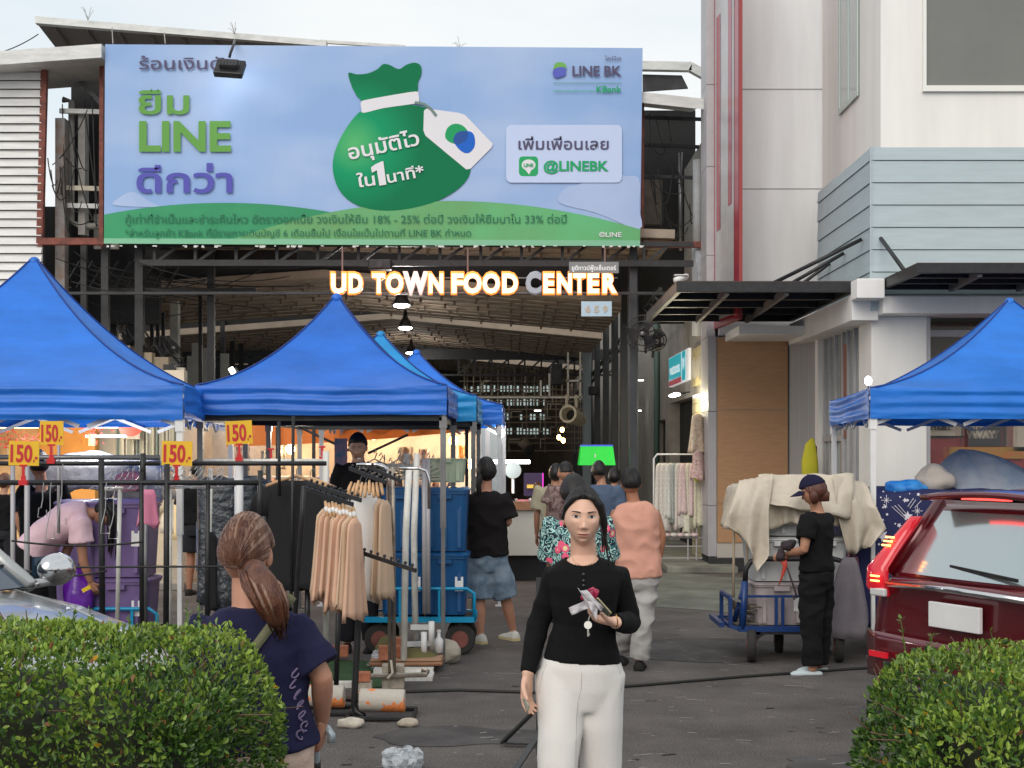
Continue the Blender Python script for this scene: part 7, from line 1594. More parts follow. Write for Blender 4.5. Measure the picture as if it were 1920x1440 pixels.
Hbk=hairmat('black',(.010,.008,.008)); Hbr=hairmat('auburn',(.060,.018,.012),(.16,.065,.035)); Hsh=hairmat('shine_auburn',(.085,.030,.02),(.30,.19,.14)); Hbob=hairmat('chestnut',(.07,.024,.016),(.12,.045,.03))  # greyish shine of the ponytail hair put into its paler tone
def cloth(n,c,**k):
    a=dict(rough=.92,spec=.22,bump=.25,bscale=90,var=.06,vscale=7); a.update(k); return mat(n,c,**a)

def front_woman():
    Y=5.2; q=lambda px,py,y=Y:P(px,py,y)
    pose=dict(head=q(1093,968,5.15),ntop=q(1093,1014,5.2),nlow=q(1094,1047,5.22),chest=q(1095,1100),waist=q(1095,1168),pelvis=q(1090,1248),sha=q(1043,1082,5.22),shb=q(1155,1082,5.22),ela=q(1010,1166,5.24),wra=q(989,1266,5.14),elb=q(1183,1168,5.27),wrb=q(1153,1167,5.02),
      hipa=q(1052,1272),hipb=q(1124,1272),kna=q(1047,1440,5.08),knb=q(1127,1440,5.2),ana=V((X(1047,5.2),5.1,.07)),anb=V((X(1125,5.2),5.3,.07)))
    lock=lambda pts,r,fl=.6:(pts,r,fl)
    hair=dict(m=Hbk,tie=(0,1,-.2),n=140,th=.010,zh=[.074,.070,.060,.032,-.012,-.04,-.075,-.10,-.10],strand=.0013,low=-.10,locks=[
      lock([(.0,-.075,.096),(.04,-.070,.074),(.066,-.052,.035),(.078,-.03,-.02),(.080,-.01,-.08),(.084,.01,-.14)],[.008,.013,.014,.010,.006,.002]),
      lock([(.035,-.06,.095),(.07,-.055,.05),(.088,-.03,-.02),(.093,-.01,-.10),(.105,-.01,-.17),(.12,-.015,-.24)],[.008,.012,.011,.006,.003,.001]),
      lock([(-.01,-.072,.094),(-.045,-.064,.074),(-.070,-.03,.035),(-.078,.01,-.01),(-.070,.05,-.05)],[.008,.012,.014,.012,.008]),
      lock([(0,.06,.02),(.01,.10,-.03),(.03,.11,-.10),(.05,.10,-.18)],[.05,.045,.035,.012],.7),
      lock([(.088,-.02,-.05),(.10,-.02,-.11),(.118,-.02,-.16),(.125,-.02,-.2)],[.003,.003,.002,.001]),lock([(.06,-.05,-.0),(.08,-.05,-.08),(.09,-.05,-.15)],[.003,.003,.001])])
    cut=(tuple(q(1093,1040,5.10)),(.072,.20,.042))
    r,body,D,toW=person('person walking to the camera in a black top and white trousers with papers',(X(1092,Y),Y,0),(0,-1,0),H=1.575,bw=.93,depth=.98,pose=pose,skin=S_F,hair=hair,
      top=dict(m=cloth('black_rib_knit',(.005,.005,.006),bscale=300),inf=.004,hem=-.022,hw=1.02,ww=.96,cw=.97,sleeve=1.95,sw=.93,voxel=.0045,sm=6,fold=.0022,ff=(7,7,14),name='long_sleeve_top',cut=cut),
      bot=dict(m=cloth('white_crepe',(.70,.68,.655),bscale=160,var=.02,bump=.12),w=1.02,hip=1.06,rise=.24,knee=1.03,hem=1.1,voxel=.007,sm=16,fold=.0045,ff=(6,6,4)),
      shoe=dict(m=cloth('black_shoe',(.02,.02,.02))),voxel=.0045,nu=200,nv=150,pitch=math.radians(2),tilt=math.radians(1.5),detail=dict(f=1,open=.9,lip=(.50,.20,.17)),headscale=.925,
      hands=(dict(d=V((-.05,.0,-1)),pn=V((.85,-.5,0)),curl=.42,s=.98),dict(d=V((-.93,-.25,.22)),pn=V((.0,-.15,1.0)),curl=.75,s=.97,side=None,thumb=.4)))
    tr=[c for c in r.children if c.name.startswith('trousers')][0]; bvt=BVHTree.FromPolygons([V(v.co)+V(_org[r.name]) for v in tr.data.vertices],[tuple(p.vertices) for p in tr.data.polygons])
    def ct(px,py):
        dd=(P(px,py,10)-V((0,0,CZ))).normalized(); hh=bvt.ray_cast(V((0,0,CZ)),dd); return hh[0]-dd*.0006 if hh[0] else None
    sm_=mat('white_seam',(.42,.40,.38),.9)
    for nm,L0 in(('fly_seam',[(1091,1243),(1091,1265),(1090,1290),(1085,1312)]),('pocket_seam',[(1025,1245),(1018,1262),(1013,1285),(1011,1300)]),('pocket_seam',[(1157,1245),(1162,1262),(1165,1285),(1166,1298)]),('inner_seam',[(1084,1315),(1081,1350),(1080,1390),(1079,1438)]),('hip_dart',[(1062,1243),(1061,1258)]),('hip_dart',[(1120,1243),(1121,1258)])):
        ps=[ct(*p) for p in L0]; ps=[p for p in ps if p is not None]
        if len(ps)>2: MB().tube(ps,.0011,4).build(nm,sm_,tr)
    # buttons, neck cord and necklace
    for py in(1077,1089,1098): MB().ell(q(1094,py,5.2-.113),(.006,.004,.006),10,6).build('button',mat('button',(.03,.03,.035),.25),r,smooth=True)
    gold=mat('gold',(.7,.42,.12),.25,metal=1)
    MB().tube([q(1072,1020,5.17),q(1070,1040,5.13),q(1078,1056,5.11),q(1094,1062,5.105),q(1112,1056,5.11),q(1120,1040,5.13),q(1118,1020,5.17)],.0009,4).build('necklace',gold,r)
    MB().tube([q(1155+dx,1160+dy,5.0+dz) for dx,dy,dz in((0,-8,-.03),(3,2,-.036),(3,12,-.02),(0,16,.01))],.0022,6).build('bracelet',gold,r,smooth=True)
    # held things: phone, folded receipts, red wallet, key, slip in the other hand
    def held(name,label,cat,loc): return thing(name,label,cat,loc)
    c=q(1130,1138,4.90); h=held('phone','phone in a gold case held in the front woman\'s hand','phone',c); MB().box(c,(.075,.010,.022),Matrix.Rotation(math.radians(48),3,'Y')).build('case',mat('gold_case',(.35,.30,.17),.35,metal=.4),h,bevel=.003); MB().box(c+V((-.002,-.006,.0)),(.070,.004,.014),Matrix.Rotation(math.radians(48),3,'Y')).build('screen',mat('phone_dark',(.03,.035,.03),.2),h)
    c=q(1108,1125,4.90); h=held('folded_papers','folded white papers and receipts held in the front woman\'s hand','papers',c); pm=mat('receipt_paper',(.56,.54,.56),.7,col2=(.36,.34,.37),vscale=30,stretch=(.4,1,3))
    pap=((1066,1140,1101,1124,1106,1140,1072,1154),(1083,1102,1091,1110,1124,1138,1112,1154),(1088,1108,1100,1106,1132,1140,1126,1148),(1100,1126,1122,1132,1118,1164,1106,1142))
    for i,pp in enumerate(pap): 
        a=[q(pp[2*k],pp[2*k+1],4.89-.012*i+(.02 if k==1 else 0)) for k in range(4)]; MB().grid(lambda u,v,a=a:a[0].lerp(a[1],u).lerp(a[3].lerp(a[2],u),v)+V((0,.006*math.sin(u*8+v*3),.002*math.sin(v*9))),8,5).build('sheet',pm,h,smooth=True,solid=.0006)
    c=q(1106,1115,4.93); h=held('red_purse','small crimson plastic purse held behind the papers','purse',c); b=MB().ell(c,(.036,.012,.018),16,10,Matrix.Rotation(math.radians(-24),3,'Y')); b.build('purse',mat('crimson_plastic',(.35,.02,.07),.25,var=.2,vscale=30),h,smooth=True)
    MB().tube([q(1103,1108,4.9),q(1112,1103,4.9),q(1119,1112,4.9),q(1116,1122,4.9)],.006,6,flat=.4).build('strap',mat('crimson_plastic',(.35,.02,.07)),h,smooth=True)
    c=q(1102.5,1180,4.9); h=held('key','pale metal key dangling from the front woman\'s hand','key',c); km=mat('key_metal',(.62,.6,.56),.3,metal=.8)
    MB().tube([q(1102.5,1172,4.9),q(1102.5,1172,4.897)],.014,16).build('bow',km,h); MB().boxb(X(1100.8,4.9),X(1104.2,4.9),4.896,4.901,Z(1193,4.9),Z(1176,4.9)).build('blade',km,h); MB().boxb(X(1104,4.9),X(1105.6,4.9),4.896,4.9,Z(1191,4.9),Z(1187,4.9)).build('bit',km,h); MB().tube([q(1102.5,1168,4.9),q(1104,1160,4.9),q(1107,1152,4.91)],.002,5).build('ring',km,h)
    c=q(988,1320,5.08); h=held('banknote','folded banknote held low in the front woman\'s other hand','banknote',c); a=[q(979,1310,5.08),q(984,1309,5.06),q(994,1324,5.06),q(989,1338,5.08)]; MB().grid(lambda u,v:a[0].lerp(a[1],u).lerp(a[3].lerp(a[2],u),v)+V((0,.004*math.sin(v*6),0)),3,8).build('note',mat('banknote',(.48,.47,.38),.7,col2=(.3,.33,.27),vscale=40),h,smooth=True,solid=.0008)
front_woman()

def ponytail_woman():
    Y=4.25; q=lambda px,py,y=Y:P(px,py,y)
    pose=dict(head=q(463,1037,4.27),ntop=q(462,1100,4.25),nlow=q(464,1140,4.23),chest=q(474,1225),waist=q(482,1310),pelvis=q(490,1385),sha=q(388,1185),shb=q(553,1185),ela=q(352,1280,4.28),wra=q(350,1370,4.4),elb=q(604,1270,4.24),wrb=q(604,1352,4.34),hipa=q(448,1420),hipb=q(532,1420),ana=V((X(445,Y),Y,.06)),anb=V((X(530,Y),Y,.06)),kna=q(447,1560),knb=q(531,1560))
    L_=lambda pts,r,fl=.75:(pts,r,fl)
    hair=dict(m=Hsh,m2=Hbr,tie=(0,.9,-.22),n=150,th=.013,zh=[.066,.062,.05,.03,.005,.03,-.02,-.035,-.06],strand=.0012,low=-.055,locks=[])
    r,body,D,toW=person('person in a navy T-shirt with a ponytail, back turned, leaning on a walking stick',(X(485,Y),Y,0),(0.12,1,0),H=1.52,bw=1.06,depth=1.1,pose=pose,skin=S_P,hair=hair,
      top=dict(m=cloth('navy_tee',(.016,.016,.052),bscale=180,var=.12),inf=.018,hem=.03,hw=1.04,ww=1.12,cw=1.0,sleeve=.80,sw=1.15,flare=1.15,voxel=.006,fold=.0055,ff=(5,5,9),name='t_shirt',neck=.1),
      bot=dict(m=cloth('beige_pink_trousers',(.62,.46,.38)),w=1.15,voxel=.009),shoe=dict(m=cloth('black_shoe',(.02,.02,.02))),voxel=.006,nu=120,nv=90,headscale=1.0,
      hands=(1,dict(d=V((-.1,.35,-.75)),pn=V((-.9,.2,-.2)),curl=.95,s=1.05)))
    # ponytail as a separate thick tapering lock with strands
    hr=[c for c in r.children if c.name.startswith('hair')][0]
    rr=random.Random(2); pm=Hbr
    base_=[q(468,1066,4.17),q(478,1074,4.11),q(492,1098,4.06),q(506,1128,4.05),q(517,1158,4.07),q(524,1186,4.1)]
    rad=[.030,.042,.052,.050,.036,.008]
    MB().tube(base_,rad,20,flat=.8).build('ponytail',pm,hr,smooth=True)
    for i in range(46):
        a=rr.uniform(0,6.28); sp=rr.uniform(.7,1.12); pts=[]
        for p,rd in zip(base_,rad): pts.append(p+V((math.cos(a)*rd*sp,-abs(math.sin(a))*rd*.8*sp,rr.uniform(-.006,.006))))
        pts[-1]+=V((rr.uniform(-.015,.025),0,rr.uniform(-.03,.03))); MB().tube(pts,[.004,.0055,.006,.005,.004,.001],5).build('hair_strand',Hbr if i%3 else Hsh,hr,smooth=True)
    MB().tube([q(473,1066,4.165)+V((.026*math.cos(a),-.01,.020*math.sin(a))) for a in[k*.7 for k in range(10)]],.006,6).build('hair_tie',mat('dark_tie',(.03,.012,.012),.7),hr,smooth=True)
    # shoulder strap across the back, following the shirt
    sh=[c for c in r.children if c.name.startswith('t_shirt')][0]
    bv=BVHTree.FromPolygons([V(v.co)+V(_org[r.name]) for v in sh.data.vertices],[tuple(p.vertices) for p in sh.data.polygons])
    def cast(px,py,o):
        d=(P(px,py,10)-V((0,0,CZ))).normalized(); h=bv.ray_cast(V((0,0,CZ)),d); return (h[0]-d*o) if h[0] else q(px,py,4.12)
    b=thing('shoulder_strap','olive webbing bag strap across the navy shirt back','strap',q(520,1180,4.1)); vs=[]
    for k in range(13):
        t=k/12; cx,cy=549+(470-549)*t,1117+(1225-1117)*t; dx,dy=.5*14,.5*11; vs.append(cast(cx-dx,cy-dy,.006)); vs.append(cast(cx+dx,cy+dy,.006))
    MB().add(vs,[(2*k,2*k+2,2*k+3,2*k+1) for k in range(12)]).build('webbing',mat('olive_webbing',(.17,.17,.10),.85,bump=.5,bscale=300),b,solid=.003,smooth=True)
    vs=[]
    for k in range(4):
        t=k/3; cx,cy=541+(521-541)*t,1133+(1157-1133)*t; vs.append(cast(cx-8,cy-6.5,.010)); vs.append(cast(cx+8,cy+6.5,.010))
    MB().add(vs,[(2*k,2*k+2,2*k+3,2*k+1) for k in range(3)]).build('slider',mat('black_buckle',(.02,.02,.025),.4),b,solid=.004)
    # violet scribble print on the right flank
    pr=mat('violet_print',(.17,.13,.23),.8)
    for j,(cx,cy) in enumerate(((553,1262),(550,1282),(558,1302),(563,1322),(566,1342),(570,1362),(562,1378))):
        pts=[cast(cx+7*math.cos(a*1.3+j)*(1-.05*a),cy+9*math.sin(a+j*.6),.006) for a in[k*.5 for k in range(12)]]
        MB().tube(pts,.003,4).build('print_swirl',pr,sh)
    # walking stick
    w=thing('walking_stick','pale blue grey walking stick with curved handle gripped by the ponytailed woman','walking stick',(X(596,4.4),4.45,0)); m=mat('pale_blue_metal',(.36,.42,.46),.35,metal=.3)
    MB().tube([q(621,1392,4.34),q(622,1378,4.34),q(614,1366,4.35),q(603,1364,4.36),q(594,1373,4.37)],.0125,10).build('handle',m,w,smooth=True)
    MB().tube([q(594,1373,4.37),q(593,1440,4.42),V((X(592,4.45),4.5,.03))],.011,10).build('shaft',m,w,smooth=True); MB().tube([q(592,1428,4.41),q(592,1438,4.42)],.017,10).build('collar',M_dark2,w,smooth=True); MB().tube([V((X(592,4.45),4.5,0)),V((X(592,4.45),4.5,.04))],.016,10).build('ferrule',M_rubber,w)
ponytail_woman()

def others():
    q=P
    wsh=dict(m=cloth('white_sneaker',(.55,.54,.50)),sole=mat('cream_sole',(.5,.42,.22),.6))
    # cap woman by the cart
    Y=10.7; pose=dict(head=q(1524,921,Y),ntop=q(1530,948,Y),nlow=q(1534,962,Y),chest=q(1529,1000,Y),waist=q(1530,1040,Y),pelvis=q(1531,1072,Y),sha=q(1514,978,Y-.16),shb=q(1546,975,Y+.17),ela=q(1508,1031,Y-.2),wra=q(1476,1038,Y+.0),elb=q(1545,1030,Y+.15),wrb=q(1490,1040,Y+.18),hipa=q(1522,1085,Y-.06),hipb=q(1538,1085,Y+.08),kna=q(1521,1165,Y-.05),knb=q(1540,1163,Y+.08),ana=V((X(1521,Y),Y-.05,.05)),anb=V((X(1542,Y),Y+.12,.05)))
    r,body,D,toW=person('person in navy cap and black clothes standing beside the loaded cart',(X(1530,Y),Y,0),(-.9,.25,0),H=1.56,bw=1.02,depth=1.08,pose=pose,skin=S_M,hair=dict(m=Hbob,th=.014,low=-.10,zh=[.06,.05,.04,.0,-.04,-.09,-.105,-.11,-.11]),
      top=dict(m=cloth('black_tee',(.006,.006,.007)),inf=.02,hem=-.01,sleeve=.62,sw=1.2,fold=.007,name='t_shirt',hw=1.05,ww=1.2),bot=dict(m=cloth('black_trousers',(.008,.008,.009)),w=1.18,fold=.010,hip=1.02,cuff=.02,ff=(6,6,10)),
      shoe=dict(name='slipper',m=cloth('pale_blue_slipper',(.52,.60,.63)),style='slip',f=(-1,-.1,0),L=.24,w=.04,h=.07),pitch=math.radians(16),voxel=.008,detail=None,nu=72,nv=60,
      hands=(dict(d=V((-.9,.1,-.1)),pn=V((.1,.2,-.9)),curl=.8),dict(d=V((-.9,-.1,0)),pn=V((0,-.3,-.9)),curl=.8)))
    for s in(-1,1):
        MB().tube([toW((s*.07,.0,.02)),toW((s*.082,.0,-.04)),toW((s*.080,-.005,-.10))],[.03,.036,.022],10,flat=.45,fl_axis=(Matrix.Rotation(0,3,'Z')@V((0,0,1)))).build('hair_lock',Hbob,r,smooth=True)
    MB().tube([toW((0,.05,.0)),toW((0,.064,-.05)),toW((0,.052,-.10))],[.052,.058,.05],14,flat=.6).build('hair_lock',Hbob,r,smooth=True)
    cap=thing('baseball_cap','dark navy baseball cap worn by the woman at the cart','cap',q(1524,905,Y)); nm=cloth('navy_cap',(.012,.011,.035),bscale=200)
    v,fz=head_pts(48,36); n_=v/np.linalg.norm(v,axis=1)[:,None]; m_=sstep((v[:,2]-(.028-.25*v[:,1]*0))/.012); vv=v+n_*(-.012+(.034)*m_)[:,None]; MB().add([tuple(p) for p in toW(vv)],fz).build('crown',nm,cap,smooth=True)
    def brim(u,w_): a=(u-.5)*2.3; rr=.085+.080*w_; return V(toW((math.sin(a)*(.078+.012*w_),-.02-math.cos(a)*rr,.030-.025*w_-.018*abs(math.sin(a))**2)))
    MB().grid(brim,18,6).build('brim',nm,cap,smooth=True,solid=.004); MB().ell(toW((0,0,.137)),(.008,.008,.005),8,5).build('button',nm,cap)
    g=thing('work_gloves','dark crumpled gloves held by the woman at the cart','gloves',q(1468,1035,Y-.1)); b=MB().ell(q(1478,1022,Y-.06),(.06,.04,.045),18,12); b.ell(q(1464,1040,Y-.06),(.035,.035,.05),14,10); cc=q(1472,1030,Y-.06); b.v=[tuple(V(v)+(V(v)-cc)*.4*noise.noise(V(v)*18)) for v in b.v]; b.build('glove',mat('dark_knit_glove',(.035,.025,.03),.9,bump=.6,bscale=120,var=.4,vscale=20),g,smooth=True)
    # denim shorts, braid
    Y=12.45; s_=F/Y; pose=dict(head=q(912,884,Y),ntop=q(912,908,Y),nlow=q(911,922,Y),chest=q(911,965,Y),waist=q(912,1005,Y),pelvis=q(914,1038,Y),sha=q(878,938,Y),shb=q(944,938,Y),ela=q(868,975,Y+.05),wra=q(875,968,Y+.3),elb=q(953,978,Y),wrb=q(945,985,Y+.2),hipa=q(901,1050,Y),hipb=q(930,1050,Y),kna=q(899,1125,Y-.02),knb=q(948,1122,Y+.05),ana=V((X(901,Y),Y-.04,.09)),anb=V((X(962,Y),Y+.16,.10)))
    pose['anb'].z=.1
    r,body,D,toW=person('person in black T-shirt and denim shorts, back turned beside the blue tubs',(X(915,Y),Y,0),(-.15,1,0),H=1.68,bw=1.0,depth=1.1,pose=pose,skin=S_P,hair=dict(m=Hbk,tie=(.55,.8,-.1),n=120,th=.016,low=-.1,zh=[.06,.05,.04,.0,-.02,-.03,-.06,-.10,-.10],locks=[([(.055,.07,-.02),(.075,.085,-.06),(.080,.085,-.12),(.075,.08,-.19),(.07,.07,-.24)],[.03,.034,.026,.024,.008],.9)]),
      top=dict(m=cloth('black_tee2',(.010,.008,.009)),inf=.028,hem=.02,sleeve=.85,sw=1.35,flare=1.15,fold=.008,name='t_shirt',hw=1.02,ww=1.2),bot=dict(name='shorts',len='shorts',to=.96,m=cloth('denim',(.11,.17,.24),col2=(.24,.30,.36),vscale=9,bscale=200),w=1.34,hip=1.04,fold=.007,ff=(7,7,9)),
      shoe=dict(wsh,f=(-.5,.85,0),L=.27,w=.05,h=.1),voxel=.009,hands=(1,1))
    # peach man
    Y=10.9; pose=dict(head=q(1183,905,Y),ntop=q(1185,928,Y),nlow=q(1188,942,Y),chest=q(1192,985,Y),waist=q(1195,1030,Y),pelvis=q(1197,1068,Y),sha=q(1155,964,Y),shb=q(1228,964,Y),ela=q(1140,1000,Y),wra=q(1138,1050,Y+.1),elb=q(1241,1005,Y),wrb=q(1236,1048,Y+.02),hipa=q(1183,1080,Y),hipb=q(1211,1080,Y),kna=q(1176,1155,Y+.02),knb=q(1206,1160,Y-.05),ana=V((X(1170,Y),Y+.25,.12)),anb=V((X(1198,Y),Y-.02,.07)))
    person('person in a peach sleeveless shirt and pale grey trousers walking away behind the front woman',(X(1192,Y),Y,0),(-.05,1,0),H=1.60,bw=1.08,depth=1.15,pose=pose,skin=S_D,hair=dict(m=Hbk,tie=(0,.35,1),n=170,th=.009,low=-.065,zh=[.07,.06,.05,.02,-.01,-.01,-.03,-.05,-.06]),
      top=dict(m=cloth('peach_tank',(.60,.31,.235)),inf=.022,hem=.06,sleeve=0,sw=1.15,flare=1.1,fold=.007,name='sleeveless_shirt',ww=1.18),bot=dict(m=cloth('pale_grey_trousers',(.40,.39,.38),var=.12),w=1.18,fold=.010,cuff=.02,ff=(6,6,9)),shoe=dict(m=cloth('black_shoe',(.02,.02,.02)),f=(.1,-1,0) if 0 else (.15,1,0),L=.27,w=.05),voxel=.009)
    # floral shirt woman
    fl=mat('floral_cloth',(.015,.02,.03),.8); nt=fl.node_tree; L=nt.links.new; b=nt.nodes['Principled BSDF']; tcn=N(nt,'ShaderNodeTexCoord'); vo=N(nt,'ShaderNodeTexVoronoi'); vo.inputs['Scale'].default_value=15; wv=N(nt,'ShaderNodeTexWave'); wv.inputs['Scale'].default_value=6; wv.inputs['Distortion'].default_value=24; wv.inputs['Detail'].default_value=2; wv.inputs['Detail Scale'].default_value=3
    r1=N(nt,'ShaderNodeValToRGB'); r1.color_ramp.interpolation='CONSTANT'; e=r1.color_ramp.elements; e[0].position=0; e[0].color=(.012,.015,.03,1); e[1].position=.55; e[1].color=(.04,.38,.42,1); e2=e.new(.8); e2.color=(.45,.62,.55,1)
    r2=N(nt,'ShaderNodeValToRGB'); r2.color_ramp.interpolation='CONSTANT'; e=r2.color_ramp.elements; e[0].position=0; e[0].color=(.75,.62,.35,1); e[1].position=.17; e[1].color=(.75,.10,.20,1); e3=e.new(.30); e3.color=(0,0,0,1)
    gt=N(nt,'ShaderNodeMath',operation='LESS_THAN'); gt.inputs[1].default_value=.30; vs2=N(nt,'ShaderNodeTexVoronoi'); vs2.inputs['Scale'].default_value=11
    mx=N(nt,'ShaderNodeMix',data_type='RGBA'); L(tcn.outputs['Object'],vs2.inputs['Vector']); L(tcn.outputs['Object'],wv.inputs[0]); L(wv.outputs[0],r1.inputs[0]); L(vs2.outputs['Distance'],r2.inputs[0]); L(vs2.outputs['Distance'],gt.inputs[0]); L(gt.outputs[0],mx.inputs[0]); L(r1.outputs[0],mx.inputs[6]); L(r2.outputs[0],mx.inputs[7]); L(mx.outputs[2],b.inputs['Base Color'])
    Y=8.6; pose=dict(head=q(1076,925,Y),ntop=q(1078,955,Y),nlow=q(1082,970,Y),sha=q(1040,985,Y),shb=q(1128,985,Y),chest=q(1082,1025,Y),waist=q(1084,1085,Y),pelvis=q(1086,1130,Y),ela=q(1034,1060,Y+.1),wra=q(1045,1080,Y+.3),elb=q(1136,1060,Y+.1),wrb=q(1125,1080,Y+.3))
    person('person in a teal and pink floral shirt walking away, half hidden behind the front woman',(X(1085,Y),Y,0),(-.1,1,0),H=1.55,bw=.95,pose=pose,skin=S_M,hair=dict(m=Hbk,th=.018,low=-.08,locks=[]),top=dict(m=fl,inf=.025,hem=.03,sleeve=.8,sw=1.35,flare=1.2,fold=.006,ww=1.15,name='floral_shirt'),bot=dict(m=cloth('dark_trousers',(.02,.02,.025)),w=1.0),shoe=dict(m=cloth('black_shoe',(.02,.02,.02))),voxel=.010)
    # patterned shirt man
    pt=mat('burgundy_pattern',(.06,.018,.022),.85,col2=(.30,.22,.20),vscale=26); Y=14
    pose=dict(head=q(1061,887,Y),sha=q(1036,921,Y),ela=q(1030,952,Y),wra=q(1027,985,Y+.1))
    person('person in a burgundy patterned shirt walking into the hall',(X(1058,Y),Y,0),(0,1,0),H=1.66,bw=1.0,pose=pose,skin=S_M,hair=dict(m=Hbk,th=.004,low=-.03,zh=[.06,.05,.04,.02,.0,.01,.01,.0,.0]),top=dict(m=pt,inf=.03,hem=.03,sleeve=.75,sw=1.35,flare=1.2,name='patterned_shirt'),bot=dict(m=cloth('dark_trousers',(.02,.02,.025))),shoe=dict(m=cloth('black_shoe',(.02,.02,.02))),voxel=.013,nu=40,nv=30)
    Y=15.4; person('person in a pale yellow shirt just ahead of the burgundy patterned shirt',(X(1042,Y),Y,0),(.2,1,0),H=1.62,skin=S_M,hair=dict(m=Hbk,th=.01),top=dict(m=cloth('pale_yellow_shirt',(.42,.38,.27)),inf=.03,sleeve=.8,sw=1.3),bot=dict(m=cloth('dark_trousers',(.02,.02,.025))),shoe=dict(m=cloth('black_shoe',(.02,.02,.02))),voxel=.014,nu=36,nv=28,pose=dict(head=q(1043,889,Y)))
    Y=16; r,b_,D,toW=person('person in a slate blue shirt and black cap deeper in the hall',(X(1128,Y),Y,0),(0,1,0),H=1.62,skin=S_M,bw=1.05,hair=dict(m=Hbk,th=.016,low=-.05),top=dict(m=cloth('slate_shirt',(.085,.12,.19)),inf=.03,sleeve=.8,sw=1.3),bot=dict(m=cloth('dark_trousers',(.02,.02,.025))),shoe=dict(m=cloth('black_shoe',(.02,.02,.02))),voxel=.014,nu=36,nv=28,pose=dict(head=q(1123,884,Y)))
    Y=16.8; person('person in black standing right of the slate blue shirt',(X(1152,Y),Y,0),(.3,1,0),H=1.52,skin=S_M,hair=dict(m=Hbk,th=.016),top=dict(m=cloth('black_tee',(.009,.009,.01)),inf=.03,sleeve=.8,sw=1.3),bot=dict(m=cloth('dark_trousers',(.02,.02,.025))),shoe=dict(m=cloth('black_shoe',(.02,.02,.02))),voxel=.014,nu=36,nv=28)
    Y=21.6; person('person in dark clothes sitting low deep in the hall by the counter',(X(1008,Y),Y,0),(0,-1,0),H=1.25,skin=S_M,hair=dict(m=Hbr,th=.016),top=dict(m=cloth('black_tee',(.009,.009,.01)),inf=.03),bot=dict(m=cloth('dark_trousers',(.02,.02,.025))),shoe=dict(m=cloth('black_shoe',(.02,.02,.02))),voxel=.016,nu=36,nv=28)
    # young man at the stall facing the camera, looking down
    Y=11.9; zb=Z(808,Y)
    pose=dict(head=q(671,838,Y),ntop=q(672,862,Y+.02),nlow=q(672,868,Y+.02),sha=q(641,881,Y),shb=q(704,881,Y),chest=q(672,915,Y),waist=q(672,960,Y),pelvis=q(672,1000,Y),ela=q(632,930,Y),elb=q(713,930,Y),wra=q(650,938,Y-.22),wrb=q(700,935,Y-.22))
    r,b_,D,toW=person('young person in a black T-shirt looking down behind the racks under the central tent',(X(672,Y),Y,0),(0,-1,0),H=1.80,bw=.95,pose=pose,skin=skinmat('warm',(.58,.33,.22)),hair=dict(m=Hbk,tie=(0,.3,1),n=120,th=.012,low=-.02,zh=[.055,.050,.045,.03,.0,.01,.0,-.02,-.02]),top=dict(m=cloth('black_tee',(.009,.009,.01)),inf=.02,sleeve=.8,sw=1.25),bot=dict(m=cloth('dark_trousers',(.02,.02,.025))),shoe=dict(m=cloth('black_shoe',(.02,.02,.02))),voxel=.010,nu=110,nv=90,pitch=math.radians(14),detail=dict(open=.35,lip=(.30,.12,.10)),headscale=1.0)
    o=thing('cigarette','white clip held at the young person\'s lips','clip',toW((.018,-.10,-.075))); MB().box(toW((.020,-.110,-.075)),(.028,.02,.012)).build('clip',M_white,o)
    # black shirt person at left, back turned
    Y=11.9; pose=dict(head=q(72,871,Y),sha=q(48,915,Y),shb=q(108,912,Y),ela=q(42,955,Y),wra=q(60,985,Y-.1))
    r,b_,D,toW=person('person in a black T-shirt and black cap with back turned behind the left racks',(X(78,Y),Y,0),(-.45,.9,0),H=1.66,bw=1.05,pose=pose,skin=S_M,hair=dict(m=Hbk,th=.016,low=-.05,zh=[.04,.03,.03,.02,.0,-.01,-.03,-.06,-.06]),top=dict(m=cloth('black_tee',(.009,.009,.01)),inf=.03,sleeve=.8,sw=1.3,hem=.04),bot=dict(m=cloth('dark_trousers',(.02,.02,.025))),shoe=dict(m=cloth('black_shoe',(.02,.02,.02))),voxel=.011)
    Y=17; person('person with brown hair in a black top at the far left edge',(X(8,Y),Y,0),(.3,1,0),H=1.45,skin=S_M,hair=dict(m=Hbr,th=.018,low=-.11),top=dict(m=cloth('black_tee',(.009,.009,.01)),inf=.02),bot=dict(m=cloth('dark_trousers',(.02,.02,.025))),shoe=dict(m=cloth('black_shoe',(.02,.02,.02))),voxel=.014,nu=36,nv=28)
    Y=16.6; person('person in black T-shirt and black shorts walking away at left',(X(370,Y),Y,0),(.2,1,0),H=1.62,skin=S_D,hair=dict(m=Hbk,th=.012),top=dict(m=cloth('black_tee',(.009,.009,.01)),inf=.03,sleeve=.8,sw=1.3),bot=dict(m=cloth('dark_trousers',(.02,.02,.025)),name='shorts',len='shorts',w=1.2),shoe=dict(m=cloth('black_shoe',(.02,.02,.02))),voxel=.014,nu=36,nv=28)
    # bending woman
    Y=10.75; pose=dict(pelvis=q(62,1038,Y),waist=q(88,1003,Y),chest=q(130,975,Y),nlow=q(168,962,Y),ntop=q(182,962,Y),head=q(199,962,Y),sha=q(150,982,Y-.15),shb=q(150,975,Y+.15),ela=q(156,1052,Y-.14),wra=q(170,1092,Y-.1),elb=q(120,1045,Y+.1),wrb=q(128,1072,Y+.0),hipa=q(58,1052,Y-.08),hipb=q(62,1052,Y+.08),kna=q(72,1145,Y-.1),knb=q(58,1150,Y+.1),ana=V((X(78,Y),Y-.08,.06)),anb=V((X(52,Y),Y+.1,.06)))
